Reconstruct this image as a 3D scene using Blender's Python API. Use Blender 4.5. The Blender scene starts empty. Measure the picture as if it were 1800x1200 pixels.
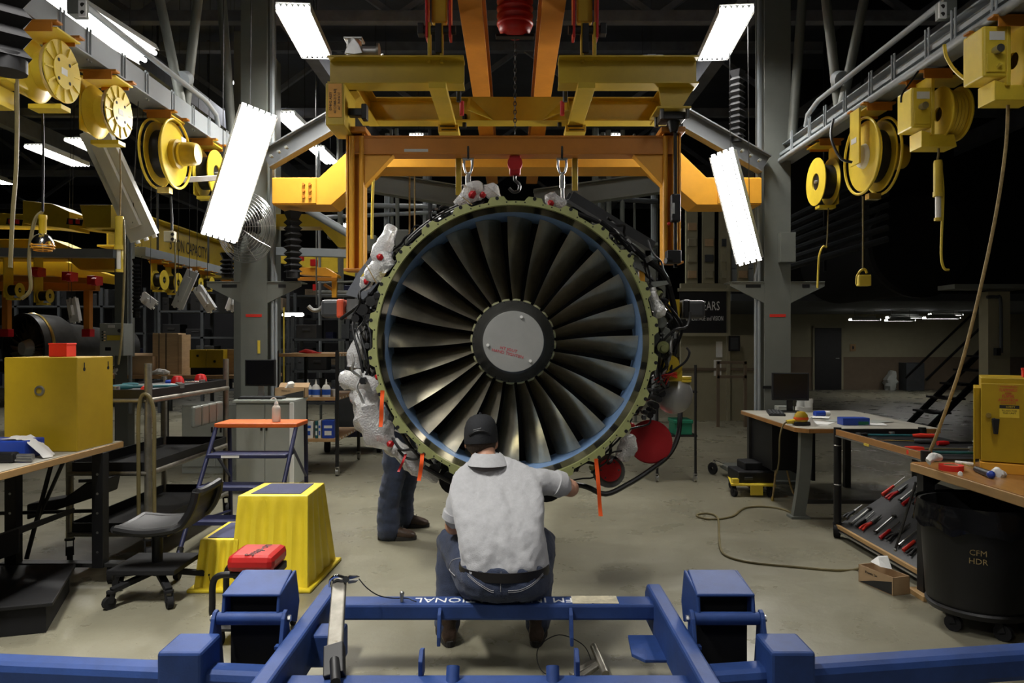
import bpy, bmesh, math, random
from mathutils import Vector, Matrix, noise as mnoise
random.seed(7)
sc = bpy.context.scene
COL = sc.collection
# ------------------------------------------------------------ camera, world, exposure
FPX = 1300.0      # focal length in pixels of the 1800 x 1200 frame
EYE = 1.5         # eye height
cam = bpy.data.cameras.new('camera'); camo = bpy.data.objects.new('camera', cam); COL.objects.link(camo)
cam.sensor_width = 36.0; cam.lens = FPX / 1800.0 * 36.0; cam.clip_start = 0.05; cam.clip_end = 200
camo.location = (0, 0, EYE); camo.rotation_euler = (math.pi / 2, 0, 0)
sc.camera = camo
w = bpy.data.worlds.new('world'); sc.world = w; w.use_nodes = True
w.node_tree.nodes['Background'].inputs[0].default_value = (0.55, 0.62, 0.75, 1)
w.node_tree.nodes['Background'].inputs[1].default_value = 0.004
sc.view_settings.view_transform = 'Standard'; sc.view_settings.look = 'None'
sc.view_settings.gamma = 1.0; sc.view_settings.use_curve_mapping = False
sc.view_settings.exposure = 0.0
TUBE_GLOW = 14.0      # emission of the fluorescent tubes
LAMP_W = 75.0         # watts of each high bay lamp
FRONT = (1.35, .15, .4, .05)   # the lamps over the near floor, relative to the others
FAR = .16             # lamps of the neighbouring bays
# ------------------------------------------------------------ helpers
V = Vector
def at(x, y, d):
    """world point seen at photo pixel x, y at distance d along the view"""
    return V(((x - 900) * d / FPX, d, EYE - (y - 600) * d / FPX))
def fl(x, y, z=0.0):
    """point on the level z seen at photo pixel x, y"""
    return at(x, y, (EYE - z) * FPX / (y - 600))
def frame(zdir, up=(0, 0, 1), loc=(0, 0, 0)):
    z = V(zdir).normalized(); u = V(up)
    if abs(z.dot(u.normalized())) > .99: u = V((0, 1, 0)) if abs(z.y) < .9 else V((1, 0, 0))
    x = u.cross(z).normalized(); y = z.cross(x)
    m = Matrix((x, y, z)).transposed().to_4x4(); m.translation = V(loc); return m
def trs(loc, rx=0, ry=0, rz=0):
    from mathutils import Euler
    return Matrix.Translation(V(loc)) @ Euler((rx, ry, rz)).to_matrix().to_4x4()
class MB:
    def __init__(s): s.v = []; s.f = []; s.sm = []
    def add(s, vs, fs, smooth=False, M=None):
        o = len(s.v)
        for p in vs:
            p = V(p); s.v.append(M @ p if M else p)
        for q in fs: s.f.append(tuple(i + o for i in q)); s.sm.append(smooth)
        return s
    def box(s, c, size, M=None, taper=1.0):
        x, y, z = [k / 2 for k in size]; c = V(c); t = taper
        vs = [c + V(p) for p in ((-x, -y, -z), (x, -y, -z), (x, y, -z), (-x, y, -z), (-x*t, -y*t, z), (x*t, -y*t, z), (x*t, y*t, z), (-x*t, y*t, z))]
        return s.add(vs, [(0,3,2,1),(4,5,6,7),(0,1,5,4),(1,2,6,5),(2,3,7,6),(3,0,4,7)], False, M)
    def rng(s, lo, hi, M=None):
        lo = V(lo); hi = V(hi); return s.box((lo + hi) / 2, hi - lo, M)
    def bar(s, a, b, w, h=None, up=(0, 0, 1)):
        a = V(a); b = V(b); h = h or w; L = (b - a).length
        return s.box((0, 0, L / 2), (w, h, L), frame(b - a, up, a))
    def cyl(s, a, b, r, n=16, r2=None, smooth=True):
        a = V(a); b = V(b); L = (b - a).length; r2 = r if r2 is None else r2
        return s.lathe([(0, 0), (r, 0), (r, 0), (r2, L), (r2, L), (0, L)], frame(b - a, (0, 0, 1), a), n, smooth)
    def lathe(s, prof, M=None, n=32, smooth=True, a0=0, a1=2 * math.pi):
        full = abs(a1 - a0 - 2 * math.pi) < 1e-6; m = n if full else n + 1
        rows = []; vs = []; fs = []
        for r, z in prof:
            if r < 1e-6: rows.append([len(vs)] * m); vs.append((0, 0, z))
            else:
                rows.append(list(range(len(vs), len(vs) + m)))
                vs += [(r * math.cos(a0 + (a1 - a0) * i / n), r * math.sin(a0 + (a1 - a0) * i / n), z) for i in range(m)]
        for k in range(len(prof) - 1):
            A, B = rows[k], rows[k + 1]
            if abs(prof[k][0] - prof[k+1][0]) < 1e-9 and abs(prof[k][1] - prof[k+1][1]) < 1e-9: continue
            for i in range(n):
                j = (i + 1) % m
                q = [A[i], A[j], B[j], B[i]]; q2 = []
                for x in q:
                    if x not in q2: q2.append(x)
                if len(q2) > 2: fs.append(tuple(q2))
        return s.add(vs, fs, smooth, M)
    def tube(s, pts, r, n=8, smooth=True, close=False, res=0):
        pts = [V(p) for p in pts]
        if res: pts = spline(pts, res)
        k = len(pts); rs = r if isinstance(r, (list, tuple)) else [r] * k
        if len(rs) != k: rs = [rs[0] + (rs[-1] - rs[0]) * i / (k - 1) for i in range(k)]
        vs = []; fs = []; prev = None
        for i, p in enumerate(pts):
            if close: t = pts[(i + 1) % k] - pts[i - 1]
            else: t = pts[min(i + 1, k - 1)] - pts[max(i - 1, 0)]
            if t.length < 1e-9: t = V((0, 0, 1))
            t.normalize()
            if prev is None:
                u = V((0, 0, 1)) if abs(t.z) < .9 else V((1, 0, 0)); x = u.cross(t).normalized()
            else: x = (prev - t * prev.dot(t)).normalized()
            prev = x; y = t.cross(x)
            for j in range(n):
                a = 2 * math.pi * j / n; vs.append(p + (x * math.cos(a) + y * math.sin(a)) * rs[i])
        for i in range(k if close else k - 1):
            for j in range(n):
                fs.append((i * n + j, i * n + (j + 1) % n, ((i + 1) % k) * n + (j + 1) % n, ((i + 1) % k) * n + j))
        s.add(vs, fs, smooth)
        if not close:
            o = len(s.v) - len(vs)
            s.f.append(tuple(o + j for j in range(n - 1, -1, -1))); s.sm.append(False)
            s.f.append(tuple(o + (k - 1) * n + j for j in range(n))); s.sm.append(False)
        return s
    def prism(s, poly, t, M=None, smooth=False):
        n = len(poly); vs = [(x, y, 0) for x, y in poly] + [(x, y, t) for x, y in poly]
        fs = [tuple(range(n - 1, -1, -1)), tuple(range(n, 2 * n))]
        s.add(vs, fs, False, M); o = len(s.v) - 2 * n
        for i in range(n):
            j = (i + 1) % n; s.f.append((o + i, o + j, o + n + j, o + n + i)); s.sm.append(smooth)
        return s
    def plate(s, pts, t):
        """extrude a planar polygon of world points by the vector t"""
        pts = [V(p) for p in pts]; t = V(t); n = len(pts)
        vs = pts + [p + t for p in pts]
        fs = [tuple(range(n - 1, -1, -1)), tuple(range(n, 2 * n))] + [(i, (i + 1) % n, n + (i + 1) % n, n + i) for i in range(n)]
        return s.add(vs, fs)
    def ibeam(s, a, b, h, w, t=.012, up=(0, 0, 1)):
        a = V(a); b = V(b); L = (b - a).length; x = w / 2; y = h / 2; k = t / 2
        poly = [(-x, -y), (x, -y), (x, -y + t), (k, -y + t), (k, y - t), (x, y - t), (x, y), (-x, y), (-x, y - t), (-k, y - t), (-k, -y + t), (-x, -y + t)]
        return s.prism(poly, L, frame(b - a, up, a))
    def chan(s, a, b, h, w, t=.01, up=(0, 0, 1), sgn=1):
        a = V(a); b = V(b); L = (b - a).length; y = h / 2
        poly = [(0, -y), (w, -y), (w, -y + t), (t, -y + t), (t, y - t), (w, y - t), (w, y), (0, y)]
        poly = [(p * sgn, q) for p, q in poly]
        return s.prism(poly, L, frame(b - a, up, a))
    def ball(s, c, r, n=16, m=10, sc3=(1, 1, 1), M=None):
        pr = [(r * math.sin(math.pi * i / m), -r * math.cos(math.pi * i / m)) for i in range(m + 1)]
        pr[0] = (0, -r); pr[-1] = (0, r)
        T = Matrix.Translation(V(c)) @ Matrix.Diagonal((*sc3, 1))
        return s.lathe(pr, (M @ T) if M else T, n)
    def grid(s, rows, smooth=True, wrap=False):
        n = len(rows[0]); vs = [p for r in rows for p in r]; fs = []
        for i in range(len(rows) - 1):
            for j in range(n if wrap else n - 1):
                k = (j + 1) % n; fs.append((i * n + j, i * n + k, (i + 1) * n + k, (i + 1) * n + j))
        return s.add(vs, fs, smooth)
    def caster(s, p, r=.05, w=.03, d=(0, 1, 0)):
        """wheel standing on the floor below p, fork and stem up to p"""
        p = V(p); x = V((-V(d).y, V(d).x, 0)).normalized(); c = V((p.x, p.y, r)) + V(d) * r * .4
        s.cyl(c - x * w / 2, c + x * w / 2, r, 16)
        for q in (-1, 1): s.bar(c + x * q * (w / 2 + .004), V((p.x, p.y, max(p.z - .01, 2 * r + .01))) + x * q * (w / 2 + .004), .006, r * .8)
        s.cyl((p.x, p.y, max(p.z - .012, 2 * r)), (p.x, p.y, p.z), w * .9, 10); return s
def spline(pts, res=6, close=False):
    out = []; n = len(pts)
    for i in range(n if close else n - 1):
        g = (lambda k: pts[k % n]) if close else (lambda k: pts[max(0, min(n - 1, k))])
        p0, p1, p2, p3 = g(i - 1), g(i), g(i + 1), g(i + 2)
        for k in range(res):
            t = k / res
            out.append(.5 * ((2 * p1) + (p2 - p0) * t + (2 * p0 - 5 * p1 + 4 * p2 - p3) * t * t + (3 * p1 - p0 - 3 * p2 + p3) * t ** 3))
    if not close: out.append(pts[-1])
    return out
OFF = {}
def mesh_obj(name, mb, m, off=V((0, 0, 0)), bevel=0):
    me = bpy.data.meshes.new(name)
    me.from_pydata([tuple(p - off) for p in mb.v], [], mb.f); me.polygons.foreach_set('use_smooth', mb.sm)
    bm = bmesh.new(); bm.from_mesh(me); bmesh.ops.recalc_face_normals(bm, faces=bm.faces[:]); bm.to_mesh(me); bm.free()
    me.materials.append(MAT[m] if isinstance(m, str) else m)
    o = bpy.data.objects.new(name, me); COL.objects.link(o)
    if bevel:
        b = o.modifiers.new('bevel', 'BEVEL'); b.width = bevel; b.segments = 2; b.limit_method = 'ANGLE'; b.angle_limit = math.radians(40)
    if any(mb.sm):
        e = o.modifiers.new('split', 'EDGE_SPLIT'); e.split_angle = math.radians(38); e.use_edge_sharp = False
    return o
def tag(o, label, cat, group=None, kind=None):
    if label: o['label'] = label
    if cat: o['category'] = cat
    if group: o['group'] = group
    if kind: o['kind'] = kind
    return o
def thing(name, label, cat, loc=(0, 0, 0), group=None, rz=0):
    o = bpy.data.objects.new(name, None); COL.objects.link(o); o.location = loc; o.empty_display_size = .1
    OFF[o] = V(loc); return tag(o, label, cat, group)
def part(par, name, mb, m, bevel=0, label=None):
    """a mesh given in world coordinates, parented to a thing or to one of its parts"""
    root = par
    while root not in OFF: root = root.parent
    o = mesh_obj(name, mb, m, OFF[root], bevel); o.parent = par
    if label: o['label'] = label
    return o
def single(name, mb, m, label, cat, group=None, bevel=0, kind=None):
    lo = V((min(p.x for p in mb.v), min(p.y for p in mb.v), min(p.z for p in mb.v))); hi = V((max(p.x for p in mb.v), max(p.y for p in mb.v), 0))
    off = V(((lo.x + hi.x) / 2, (lo.y + hi.y) / 2, lo.z))
    o = mesh_obj(name, mb, m, off, bevel); o.location = off; OFF[o] = off
    return tag(o, label, cat, group, kind)
def struct(name, mb, m, label=None, bevel=0):
    o = mesh_obj(name, mb, m, V((0, 0, 0)), bevel); OFF[o] = V((0, 0, 0)); o['kind'] = 'structure'
    if label: o['label'] = label
    return o
def lettering(par, text, M, size, m, name='lettering', ext=.0008, align='CENTER', sx=1.0):
    cu = bpy.data.curves.new('t', 'FONT'); cu.body = text; cu.size = size; cu.align_x = align; cu.align_y = 'CENTER'; cu.extrude = ext
    cu.resolution_u = 2; cu.space_line = 1.05
    to = bpy.data.objects.new('t', cu); COL.objects.link(to)
    me = bpy.data.meshes.new_from_object(to.evaluated_get(bpy.context.evaluated_depsgraph_get()))
    bpy.data.objects.remove(to); bpy.data.curves.remove(cu)
    root = par
    while root not in OFF: root = root.parent
    me.transform(Matrix.Translation(-OFF[root]) @ M @ Matrix.Diagonal((sx, 1, 1, 1))); me.materials.clear(); me.materials.append(MAT[m])
    o = bpy.data.objects.new(name, me); COL.objects.link(o); o.parent = par
    return o
def remesh(mb, vox, smooth_it=6, disp=None):
    """one continuous skin over overlapping closed pieces"""
    me = bpy.data.meshes.new('r'); me.from_pydata([tuple(p) for p in mb.v], [], mb.f)
    bm = bmesh.new(); bm.from_mesh(me); bmesh.ops.recalc_face_normals(bm, faces=bm.faces[:]); bm.to_mesh(me); bm.free()
    o = bpy.data.objects.new('r', me); COL.objects.link(o)
    r = o.modifiers.new('r', 'REMESH'); r.mode = 'VOXEL'; r.voxel_size = vox
    s = o.modifiers.new('s', 'SMOOTH'); s.factor = .5; s.iterations = smooth_it
    m2 = bpy.data.meshes.new_from_object(o.evaluated_get(bpy.context.evaluated_depsgraph_get()))
    out = MB(); ns = [v.normal.copy() for v in m2.vertices]
    out.v = [v.co.copy() for v in m2.vertices]; out.f = [tuple(p.vertices) for p in m2.polygons]; out.sm = [True] * len(out.f)
    if disp: out.v = [p + n * disp(p, n) for p, n in zip(out.v, ns)]
    bpy.data.objects.remove(o); bpy.data.meshes.remove(me); bpy.data.meshes.remove(m2)
    return out
def loft(mb, secs, n=16, power=2.0):
    """closed loft; sections are (centre, half width, half depth, x axis, y axis)"""
    rows = []
    for c, rx, ry, ax, ay in secs:
        c = V(c); ax = V(ax).normalized(); ay = V(ay).normalized(); row = []
        for j in range(n):
            a = 2 * math.pi * j / n; ca, sa = math.cos(a), math.sin(a); e = 2 / power
            row.append(c + ax * rx * math.copysign(abs(ca) ** e, ca) + ay * ry * math.copysign(abs(sa) ** e, sa))
        rows.append(row)
    o = len(mb.v); mb.grid(rows, True, True)
    mb.f.append(tuple(o + j for j in range(n))); mb.sm.append(True)
    k = o + (len(rows) - 1) * n; mb.f.append(tuple(k + j for j in range(n - 1, -1, -1))); mb.sm.append(True)
    return mb
def limb(mb, pts, rs, n=12):
    """tapered limb with rounded ends"""
    pts = [V(p) for p in pts]; k = 5; P2 = []; R2 = []
    for i in range(len(pts) - 1):
        for j in range(k):
            t = j / k; P2.append(pts[i].lerp(pts[i + 1], t)); R2.append(rs[i] + (rs[i + 1] - rs[i]) * t)
    P2.append(pts[-1]); R2.append(rs[-1])
    mb.tube(P2, R2, n); mb.ball(pts[0], rs[0], n, 8); mb.ball(pts[-1], rs[-1], n, 8)
    for i in range(1, len(pts) - 1): mb.ball(pts[i], rs[i], n, 8)
    return mb
# ------------------------------------------------------------ materials
MAT = {}
def mat(name, col, rough=.5, metal=0., var=.12, scale=5., bump=0., bscale=60., wear=0., wcol=(.05, .03, .02), wscale=9., emit=0., trans=0., ior=1.45, coat=0., stretch=None, sheen=0., alpha=1., rvar=0.):
    m = bpy.data.materials.new(name); MAT[name] = m; m.use_nodes = True
    nt = m.node_tree; N = nt.nodes; L = nt.links; b = N['Principled BSDF']
    b.inputs['Roughness'].default_value = rough; b.inputs['Metallic'].default_value = metal; b.inputs['IOR'].default_value = ior
    if trans: b.inputs['Transmission Weight'].default_value = trans
    if coat: b.inputs['Coat Weight'].default_value = coat; b.inputs['Coat Roughness'].default_value = .15
    if sheen: b.inputs['Sheen Weight'].default_value = sheen; b.inputs['Sheen Roughness'].default_value = .6
    if alpha < 1: b.inputs['Alpha'].default_value = alpha
    if emit:
        b.inputs['Emission Color'].default_value = (*col, 1); b.inputs['Emission Strength'].default_value = emit
        b.inputs['Base Color'].default_value = (*col, 1); return m
    tc = N.new('ShaderNodeTexCoord'); src = tc.outputs['Object']
    if stretch:
        mp = N.new('ShaderNodeMapping'); mp.inputs['Scale'].default_value = stretch; L.new(src, mp.inputs[0]); src = mp.outputs[0]
    no = N.new('ShaderNodeTexNoise'); no.inputs['Scale'].default_value = scale; no.inputs['Detail'].default_value = 6; no.inputs['Roughness'].default_value = .65; L.new(src, no.inputs['Vector'])
    cr = N.new('ShaderNodeValToRGB'); L.new(no.outputs['Fac'], cr.inputs[0])
    cr.color_ramp.elements[0].position = .3; cr.color_ramp.elements[1].position = .7
    cr.color_ramp.elements[0].color = (*[c * (1 - var) for c in col], 1); cr.color_ramp.elements[1].color = (*[min(1, c * (1 + var)) for c in col], 1)
    out = cr.outputs[0]
    if wear:
        n2 = N.new('ShaderNodeTexNoise'); n2.inputs['Scale'].default_value = wscale; n2.inputs['Detail'].default_value = 9; n2.inputs['Roughness'].default_value = .75; L.new(src, n2.inputs['Vector'])
        r2 = N.new('ShaderNodeValToRGB'); L.new(n2.outputs['Fac'], r2.inputs[0]); r2.color_ramp.elements[0].position = .72 - wear * .3; r2.color_ramp.elements[1].position = .80 - wear * .3
        mx = N.new('ShaderNodeMixRGB'); mx.inputs[2].default_value = (*wcol, 1); L.new(r2.outputs[0], mx.inputs[0]); L.new(out, mx.inputs[1]); out = mx.outputs[0]
    L.new(out, b.inputs['Base Color'])
    if rvar:
        mr = N.new('ShaderNodeMapRange'); mr.inputs['To Min'].default_value = rough - rvar; mr.inputs['To Max'].default_value = rough + rvar; L.new(no.outputs['Fac'], mr.inputs[0]); L.new(mr.outputs[0], b.inputs['Roughness'])
    if bump:
        n3 = N.new('ShaderNodeTexNoise'); n3.inputs['Scale'].default_value = bscale; n3.inputs['Detail'].default_value = 3; L.new(src, n3.inputs['Vector'])
        bp = N.new('ShaderNodeBump'); bp.inputs['Strength'].default_value = bump; bp.inputs['Distance'].default_value = .01; L.new(n3.outputs['Fac'], bp.inputs['Height']); L.new(bp.outputs[0], b.inputs['Normal'])
    return m
mat('yellow', (.54, .38, .022), .42, var=.14, wear=.18, wcol=(.16, .10, .02), scale=3, bump=.08)
mat('yellow_reel', (.76, .57, .05), .38, var=.08, wear=.1, wcol=(.3, .2, .03), scale=8)
mat('yellow_cab', (.45, .30, .010), .45, var=.1, wear=.12, wcol=(.22, .13, .02), scale=4, wscale=14)
mat('yellow_step', (.78, .60, .03), .45, var=.08, wear=.22, wcol=(.25, .2, .04), scale=3, wscale=6, bump=.1, bscale=90)
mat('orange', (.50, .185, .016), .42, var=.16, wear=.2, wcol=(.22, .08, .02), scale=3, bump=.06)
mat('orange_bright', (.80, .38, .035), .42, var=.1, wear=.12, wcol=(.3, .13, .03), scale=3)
mat('blue_stand', (.018, .052, .20), .62, var=.25, wear=.16, wcol=(.09, .045, .03), scale=5, bump=.06, bscale=120)
mat('olive', (.30, .32, .13), .42, var=.12, scale=14, wear=.1, wcol=(.12, .12, .05))
mat('barrel', (.20, .19, .10), .22, metal=.55, var=.25, scale=4, stretch=(1, 1, .3))
mat('barrel_reflection', (.025, .024, .018), .25, metal=.3, var=.25)
mat('blue_strip', (.19, .32, .56), .5, var=.15, scale=12)
mat('blade', (.78, .70, .54), .36, metal=.92, var=.3, scale=4, wear=.06, wcol=(.10, .09, .07), bump=.03, bscale=30, rvar=.07)
mat('spinner', (.055, .055, .05), .38, metal=.25, var=.2, scale=6)
mat('hub_disc', (.40, .405, .39), .42, metal=.3, var=.05, scale=10)
mat('olive_pale', (.50, .50, .30), .5, var=.1)
mat('red_ink', (.55, .03, .05), .6, var=.1)
mat('black', (.007, .007, .008), .5, var=.3)
mat('black_matte', (.004, .004, .005), .8, var=.3)
mat('black_gloss', (.008, .008, .009), .12, var=.2)
mat('rubber', (.005, .005, .006), .85, var=.3, bump=.1)
mat('dark_metal', (.06, .06, .06), .4, metal=.6, var=.3)
mat('charcoal', (.045, .047, .05), .55, var=.2)
mat('steel', (.42, .42, .41), .3, metal=.9, var=.15, scale=12)
mat('chrome', (.75, .75, .76), .12, metal=1., var=.05)
mat('alu', (.50, .50, .49), .4, metal=.75, var=.15, scale=9)
mat('worn_steel', (.24, .225, .19), .42, metal=.7, var=.3, scale=10, wear=.3, wcol=(.14, .10, .06), wscale=16)
mat('grey_paint', (.15, .16, .142), .5, var=.1, wear=.1, wcol=(.12, .12, .1), scale=3)
mat('grey_beam', (.25, .275, .29), .5, var=.08, scale=4, wear=.1, wcol=(.2, .2, .2))
mat('grey_dark', (.045, .05, .055), .6, var=.2)
mat('roof_steel', (.13, .14, .17), .7, var=.2)
mat('brace_grey', (.095, .10, .105), .6, var=.1)
mat('grey_cab', (.36, .38, .35), .5, var=.06)
mat('grey_plate', (.13, .14, .16), .55, var=.15)
mat('white_enamel', (.78, .79, .78), .35, var=.05)
mat('fixture_back', (.52, .53, .50), .4, metal=.2, var=.1, wear=.1, wcol=(.25, .25, .23))
mat('tube', (1., .98, .95), emit=TUBE_GLOW)
mat('tube_dim', (1., .97, .9), emit=3.0)
mat('red', (.50, .012, .012), .4, var=.12, wear=.08, wcol=(.15, .01, .01))
mat('red_cover', (.42, .008, .012), .45, var=.15)
mat('red_vinyl', (.50, .018, .016), .32, var=.1, bump=.05)
mat('red_box', (.75, .035, .015), .5, var=.06)
mat('streamer', (.85, .10, .01), .6, var=.1)
mat('tape_red', (.70, .03, .015), .6, var=.05)
mat('wrap', (.92, .92, .92), .15, var=.04, bump=1., bscale=95, trans=.5, ior=1.3, coat=.6)
mat('foil', (.80, .80, .78), .35, metal=.3, var=.1, bump=.9, bscale=60)
mat('brass', (.55, .40, .12), .3, metal=.9)
mat('rope', (.28, .20, .085), .8, var=.3, scale=40)
mat('cord', (.16, .13, .055), .6, var=.2)
mat('cord_yellow', (.68, .52, .06), .5, var=.1)
mat('wood_edge', (.44, .27, .11), .5, var=.2, scale=3, stretch=(8, 1, 8))
mat('wood_top', (.42, .40, .34), .4, var=.12, scale=5)
mat('wood_top_brown', (.36, .17, .05), .32, var=.2, scale=4, stretch=(6, 1, 1), coat=.3)
mat('shelf_wood', (.40, .24, .11), .55, var=.2, scale=4)
mat('cardboard', (.43, .29, .16), .75, var=.1, scale=6)
mat('crate', (.48, .33, .18), .7, var=.15, scale=4, stretch=(1, 1, 6))
mat('paper', (.75, .75, .72), .7, var=.05)
mat('rag', (.74, .73, .70), .85, var=.08, bump=.3)
mat('plastic_white', (.80, .80, .77), .4, var=.03)
mat('bottle', (.75, .72, .66), .35, var=.05, trans=.3)
mat('label_blue', (.02, .09, .45), .5, var=.1)
mat('blue_box', (.02, .06, .38), .4, var=.15)
mat('teal_tool', (.02, .12, .14), .4, var=.2)
mat('green_bin', (.01, .16, .09), .5, var=.1)
mat('navy', (.018, .022, .07), .45, var=.2)
mat('navy_pad', (.055, .06, .13), .8, var=.15, bump=.4, bscale=300)
mat('orange_step', (.62, .12, .02), .5, var=.2, wear=.25, wcol=(.3, .2, .12))
mat('cream', (.30, .275, .185), .8, var=.06)
mat('wainscot', (.16, .12, .08), .8, var=.08)
mat('wall_grey', (.13, .14, .15), .85, var=.1, scale=1)
mat('wall_dark', (.02, .02, .023), .9, var=.2, scale=1)
mat('ceiling', (.045, .05, .065), .9, var=.2, scale=1)
mat('sign_black', (.012, .012, .014), .5)
mat('white_ink', (.80, .80, .80), .6, var=.02)
mat('black_ink', (.02, .02, .02), .6)
mat('sticker', (.52, .47, .34), .7, var=.35, scale=18, wear=.45, wcol=(.05, .07, .15), wscale=25)
mat('hazard', (.60, .08, .03), .6)
mat('screen', (.006, .006, .008), .18)
mat('denim', (.026, .037, .074), .9, var=.4, scale=9, bump=.5, bscale=260, sheen=.1, wear=.12, wcol=(.085, .105, .16), wscale=5)
mat('denim_thread', (.30, .30, .32), .8)
mat('shirt', (.46, .46, .475), .9, var=.07, scale=60, bump=.25, bscale=220, sheen=.3)
mat('shirt_dark', (.08, .09, .12), .9, var=.1, bump=.2)
mat('cap', (.016, .017, .02), .8, var=.15, bump=.3, bscale=300)
mat('skin', (.55, .29, .19), .5, var=.1, scale=10, bump=.1, bscale=120)
mat('hair', (.045, .028, .018), .7, var=.3, bump=.6, bscale=200)
mat('leather', (.045, .026, .016), .5, var=.35, scale=12, bump=.3, bscale=90)
mat('sole', (.02, .018, .016), .8)
mat('belt', (.015, .013, .012), .45)
mat('shell_grey', (.34, .34, .33), .38, metal=.3, var=.1)
mat('glass_pane', (.05, .06, .07), .08, var=.1)
# painted concrete floor: broad stains, fine speckle, dark scuffs, a soft sheen
def floor_mat():
    m = bpy.data.materials.new('floor_paint'); MAT['floor_paint'] = m; m.use_nodes = True
    N = m.node_tree.nodes; L = m.node_tree.links; b = N['Principled BSDF']
    tc = N.new('ShaderNodeTexCoord')
    def nz(s, d=6, r=.6, st=None):
        src = tc.outputs['Object']
        if st:
            mp = N.new('ShaderNodeMapping'); mp.inputs['Scale'].default_value = st; mp.inputs['Rotation'].default_value = (0, 0, .5); L.new(src, mp.inputs[0]); src = mp.outputs[0]
        n = N.new('ShaderNodeTexNoise'); n.inputs['Scale'].default_value = s; n.inputs['Detail'].default_value = d; n.inputs['Roughness'].default_value = r; L.new(src, n.inputs['Vector']); return n
    def ramp(n, a, c0, bb, c1):
        r = N.new('ShaderNodeValToRGB'); L.new(n.outputs['Fac'], r.inputs[0]); e = r.color_ramp.elements
        e[0].position = a; e[0].color = (*c0, 1); e[1].position = bb; e[1].color = (*c1, 1); return r
    def mixm(a, c, bsock):
        x = N.new('ShaderNodeMixRGB'); x.blend_type = 'MULTIPLY'; x.inputs[0].default_value = c; L.new(a, x.inputs[1]); L.new(bsock, x.inputs[2]); return x.outputs[0]
    base = ramp(nz(.8), .3, (.200, .187, .133), .7, (.255, .241, .176)).outputs[0]
    base = mixm(base, .8, ramp(nz(7, 8, .75), .33, (.88, .87, .84), .5, (1, 1, 1)).outputs[0])
    base = mixm(base, .8, ramp(nz(3.2, 10, .8, (1, 3.2, 1)), .20, (.5, .46, .41), .36, (1, 1, 1)).outputs[0])
    base = mixm(base, .8, ramp(nz(42, 3, .5), .26, (.3, .27, .24), .32, (1, 1, 1)).outputs[0])
    L.new(base, b.inputs['Base Color'])
    rr = ramp(nz(2.2, 6), .3, (.22,) * 3, .7, (.42,) * 3); L.new(rr.outputs[0], b.inputs['Roughness'])
    bp = N.new('ShaderNodeBump'); bp.inputs['Strength'].default_value = .12; bp.inputs['Distance'].default_value = .01; L.new(nz(24, 5).outputs['Fac'], bp.inputs['Height']); L.new(bp.outputs[0], b.inputs['Normal'])
floor_mat()
# ------------------------------------------------------------ the building shell
X0, X1, Y0, Y1, ZC = -20., 17., -5., 27., 7.2
struct('floor', MB().rng((X0, Y0, -.2), (X1, Y1, 0)), 'floor_paint', 'worn beige painted concrete floor')
struct('ceiling', MB().rng((X0, Y0, ZC), (X1, Y1, ZC + .2)), 'ceiling', 'dark steel deck roof')
struct('wall_left', MB().rng((X0 - .2, Y0, 0), (X0, Y1, ZC)), 'wall_dark')
struct('wall_right', MB().rng((X1, Y0, 0), (X1 + .2, Y1, ZC)), 'wall_dark')
struct('wall_behind', MB().rng((X0, Y0 - .2, 0), (X1, Y0, ZC)), 'wall_grey')
struct('wall_back', MB().rng((X0, Y1, 0), (X1, Y1 + .2, ZC)), 'wall_dark')
# low office block with the cream wall at the far right
wo = struct('wall_far', MB().rng((4.6, 23, 1.02), (X1, 23.2, 2.35)), 'cream', 'cream painted far wall')
struct('trim_1', MB().rng((4.6, 22.985, 0), (X1, 23.2, 1.02)), 'wainscot', 'brown painted lower wall')
struct('ceiling_low', MB().rng((4.6, 15.5, 2.35), (X1, 23.2, 2.5)), 'wall_grey', 'underside of the mezzanine')
struct('wall_mezzanine', MB().rng((4.6, 15.5, 2.5), (X1, 15.7, ZC)), 'wall_dark', 'dark wall above the mezzanine edge')
dr = struct('door_1', MB().rng((9.39, 22.93, 0), (10.22, 22.985, 1.92)), 'black', 'dark closed door in the cream wall', .01)
part(dr, 'door_frame', MB().rng((9.33, 22.94, 0), (9.39, 22.985, 1.98)).rng((10.22, 22.94, 0), (10.28, 22.985, 1.98)).rng((9.33, 22.94, 1.92), (10.28, 22.985, 1.98)), 'cream')
part(dr, 'handle', MB().cyl((10.12, 22.93, .98), (10.12, 22.88, .98), .012, 8).cyl((10.12, 22.885, .98), (10.02, 22.885, .98), .009, 8), 'steel')
# ------------------------------------------------------------ the turbofan engine
CX, CZ = 0.008, 1.5
def pol(r, deg, d): a = math.radians(deg); return V((CX + r * math.cos(a), d, CZ + r * math.sin(a)))
def ring(mb, prof, n=96, smooth=True):
    """surface of revolution about the engine axis, profile of (radius, distance)"""
    rows = [[pol(r, 360 * j / n, d) for j in range(n)] for r, d in prof]
    return mb.grid(rows, smooth, True)
def blob(mb, pts, rs, n=14, amp=.22, f=16, res=4):
    pts = spline([V(p) for p in pts], res); k = len(pts); R = []
    for i in range(k):
        t = i / (k - 1) * (len(rs) - 1); j = min(int(t), len(rs) - 2); R.append(rs[j] + (rs[j + 1] - rs[j]) * (t - j))
    o = len(mb.v); mb.tube(pts, R, n)
    for i in range(o, len(mb.v)):
        c = pts[min((i - o) // n, k - 1)]; p = mb.v[i]; q = p - c
        mb.v[i] = c + q * (1 + amp * 2 * mnoise.noise(p * f) + amp * .9 * mnoise.noise(p * f * 3))
    return mb
eng = thing('jet_engine', 'large turbofan engine with blue rubbed ring and dark fan blades hanging from orange lifting frame', 'engine', (CX, 4.6, CZ - .9))
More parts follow.
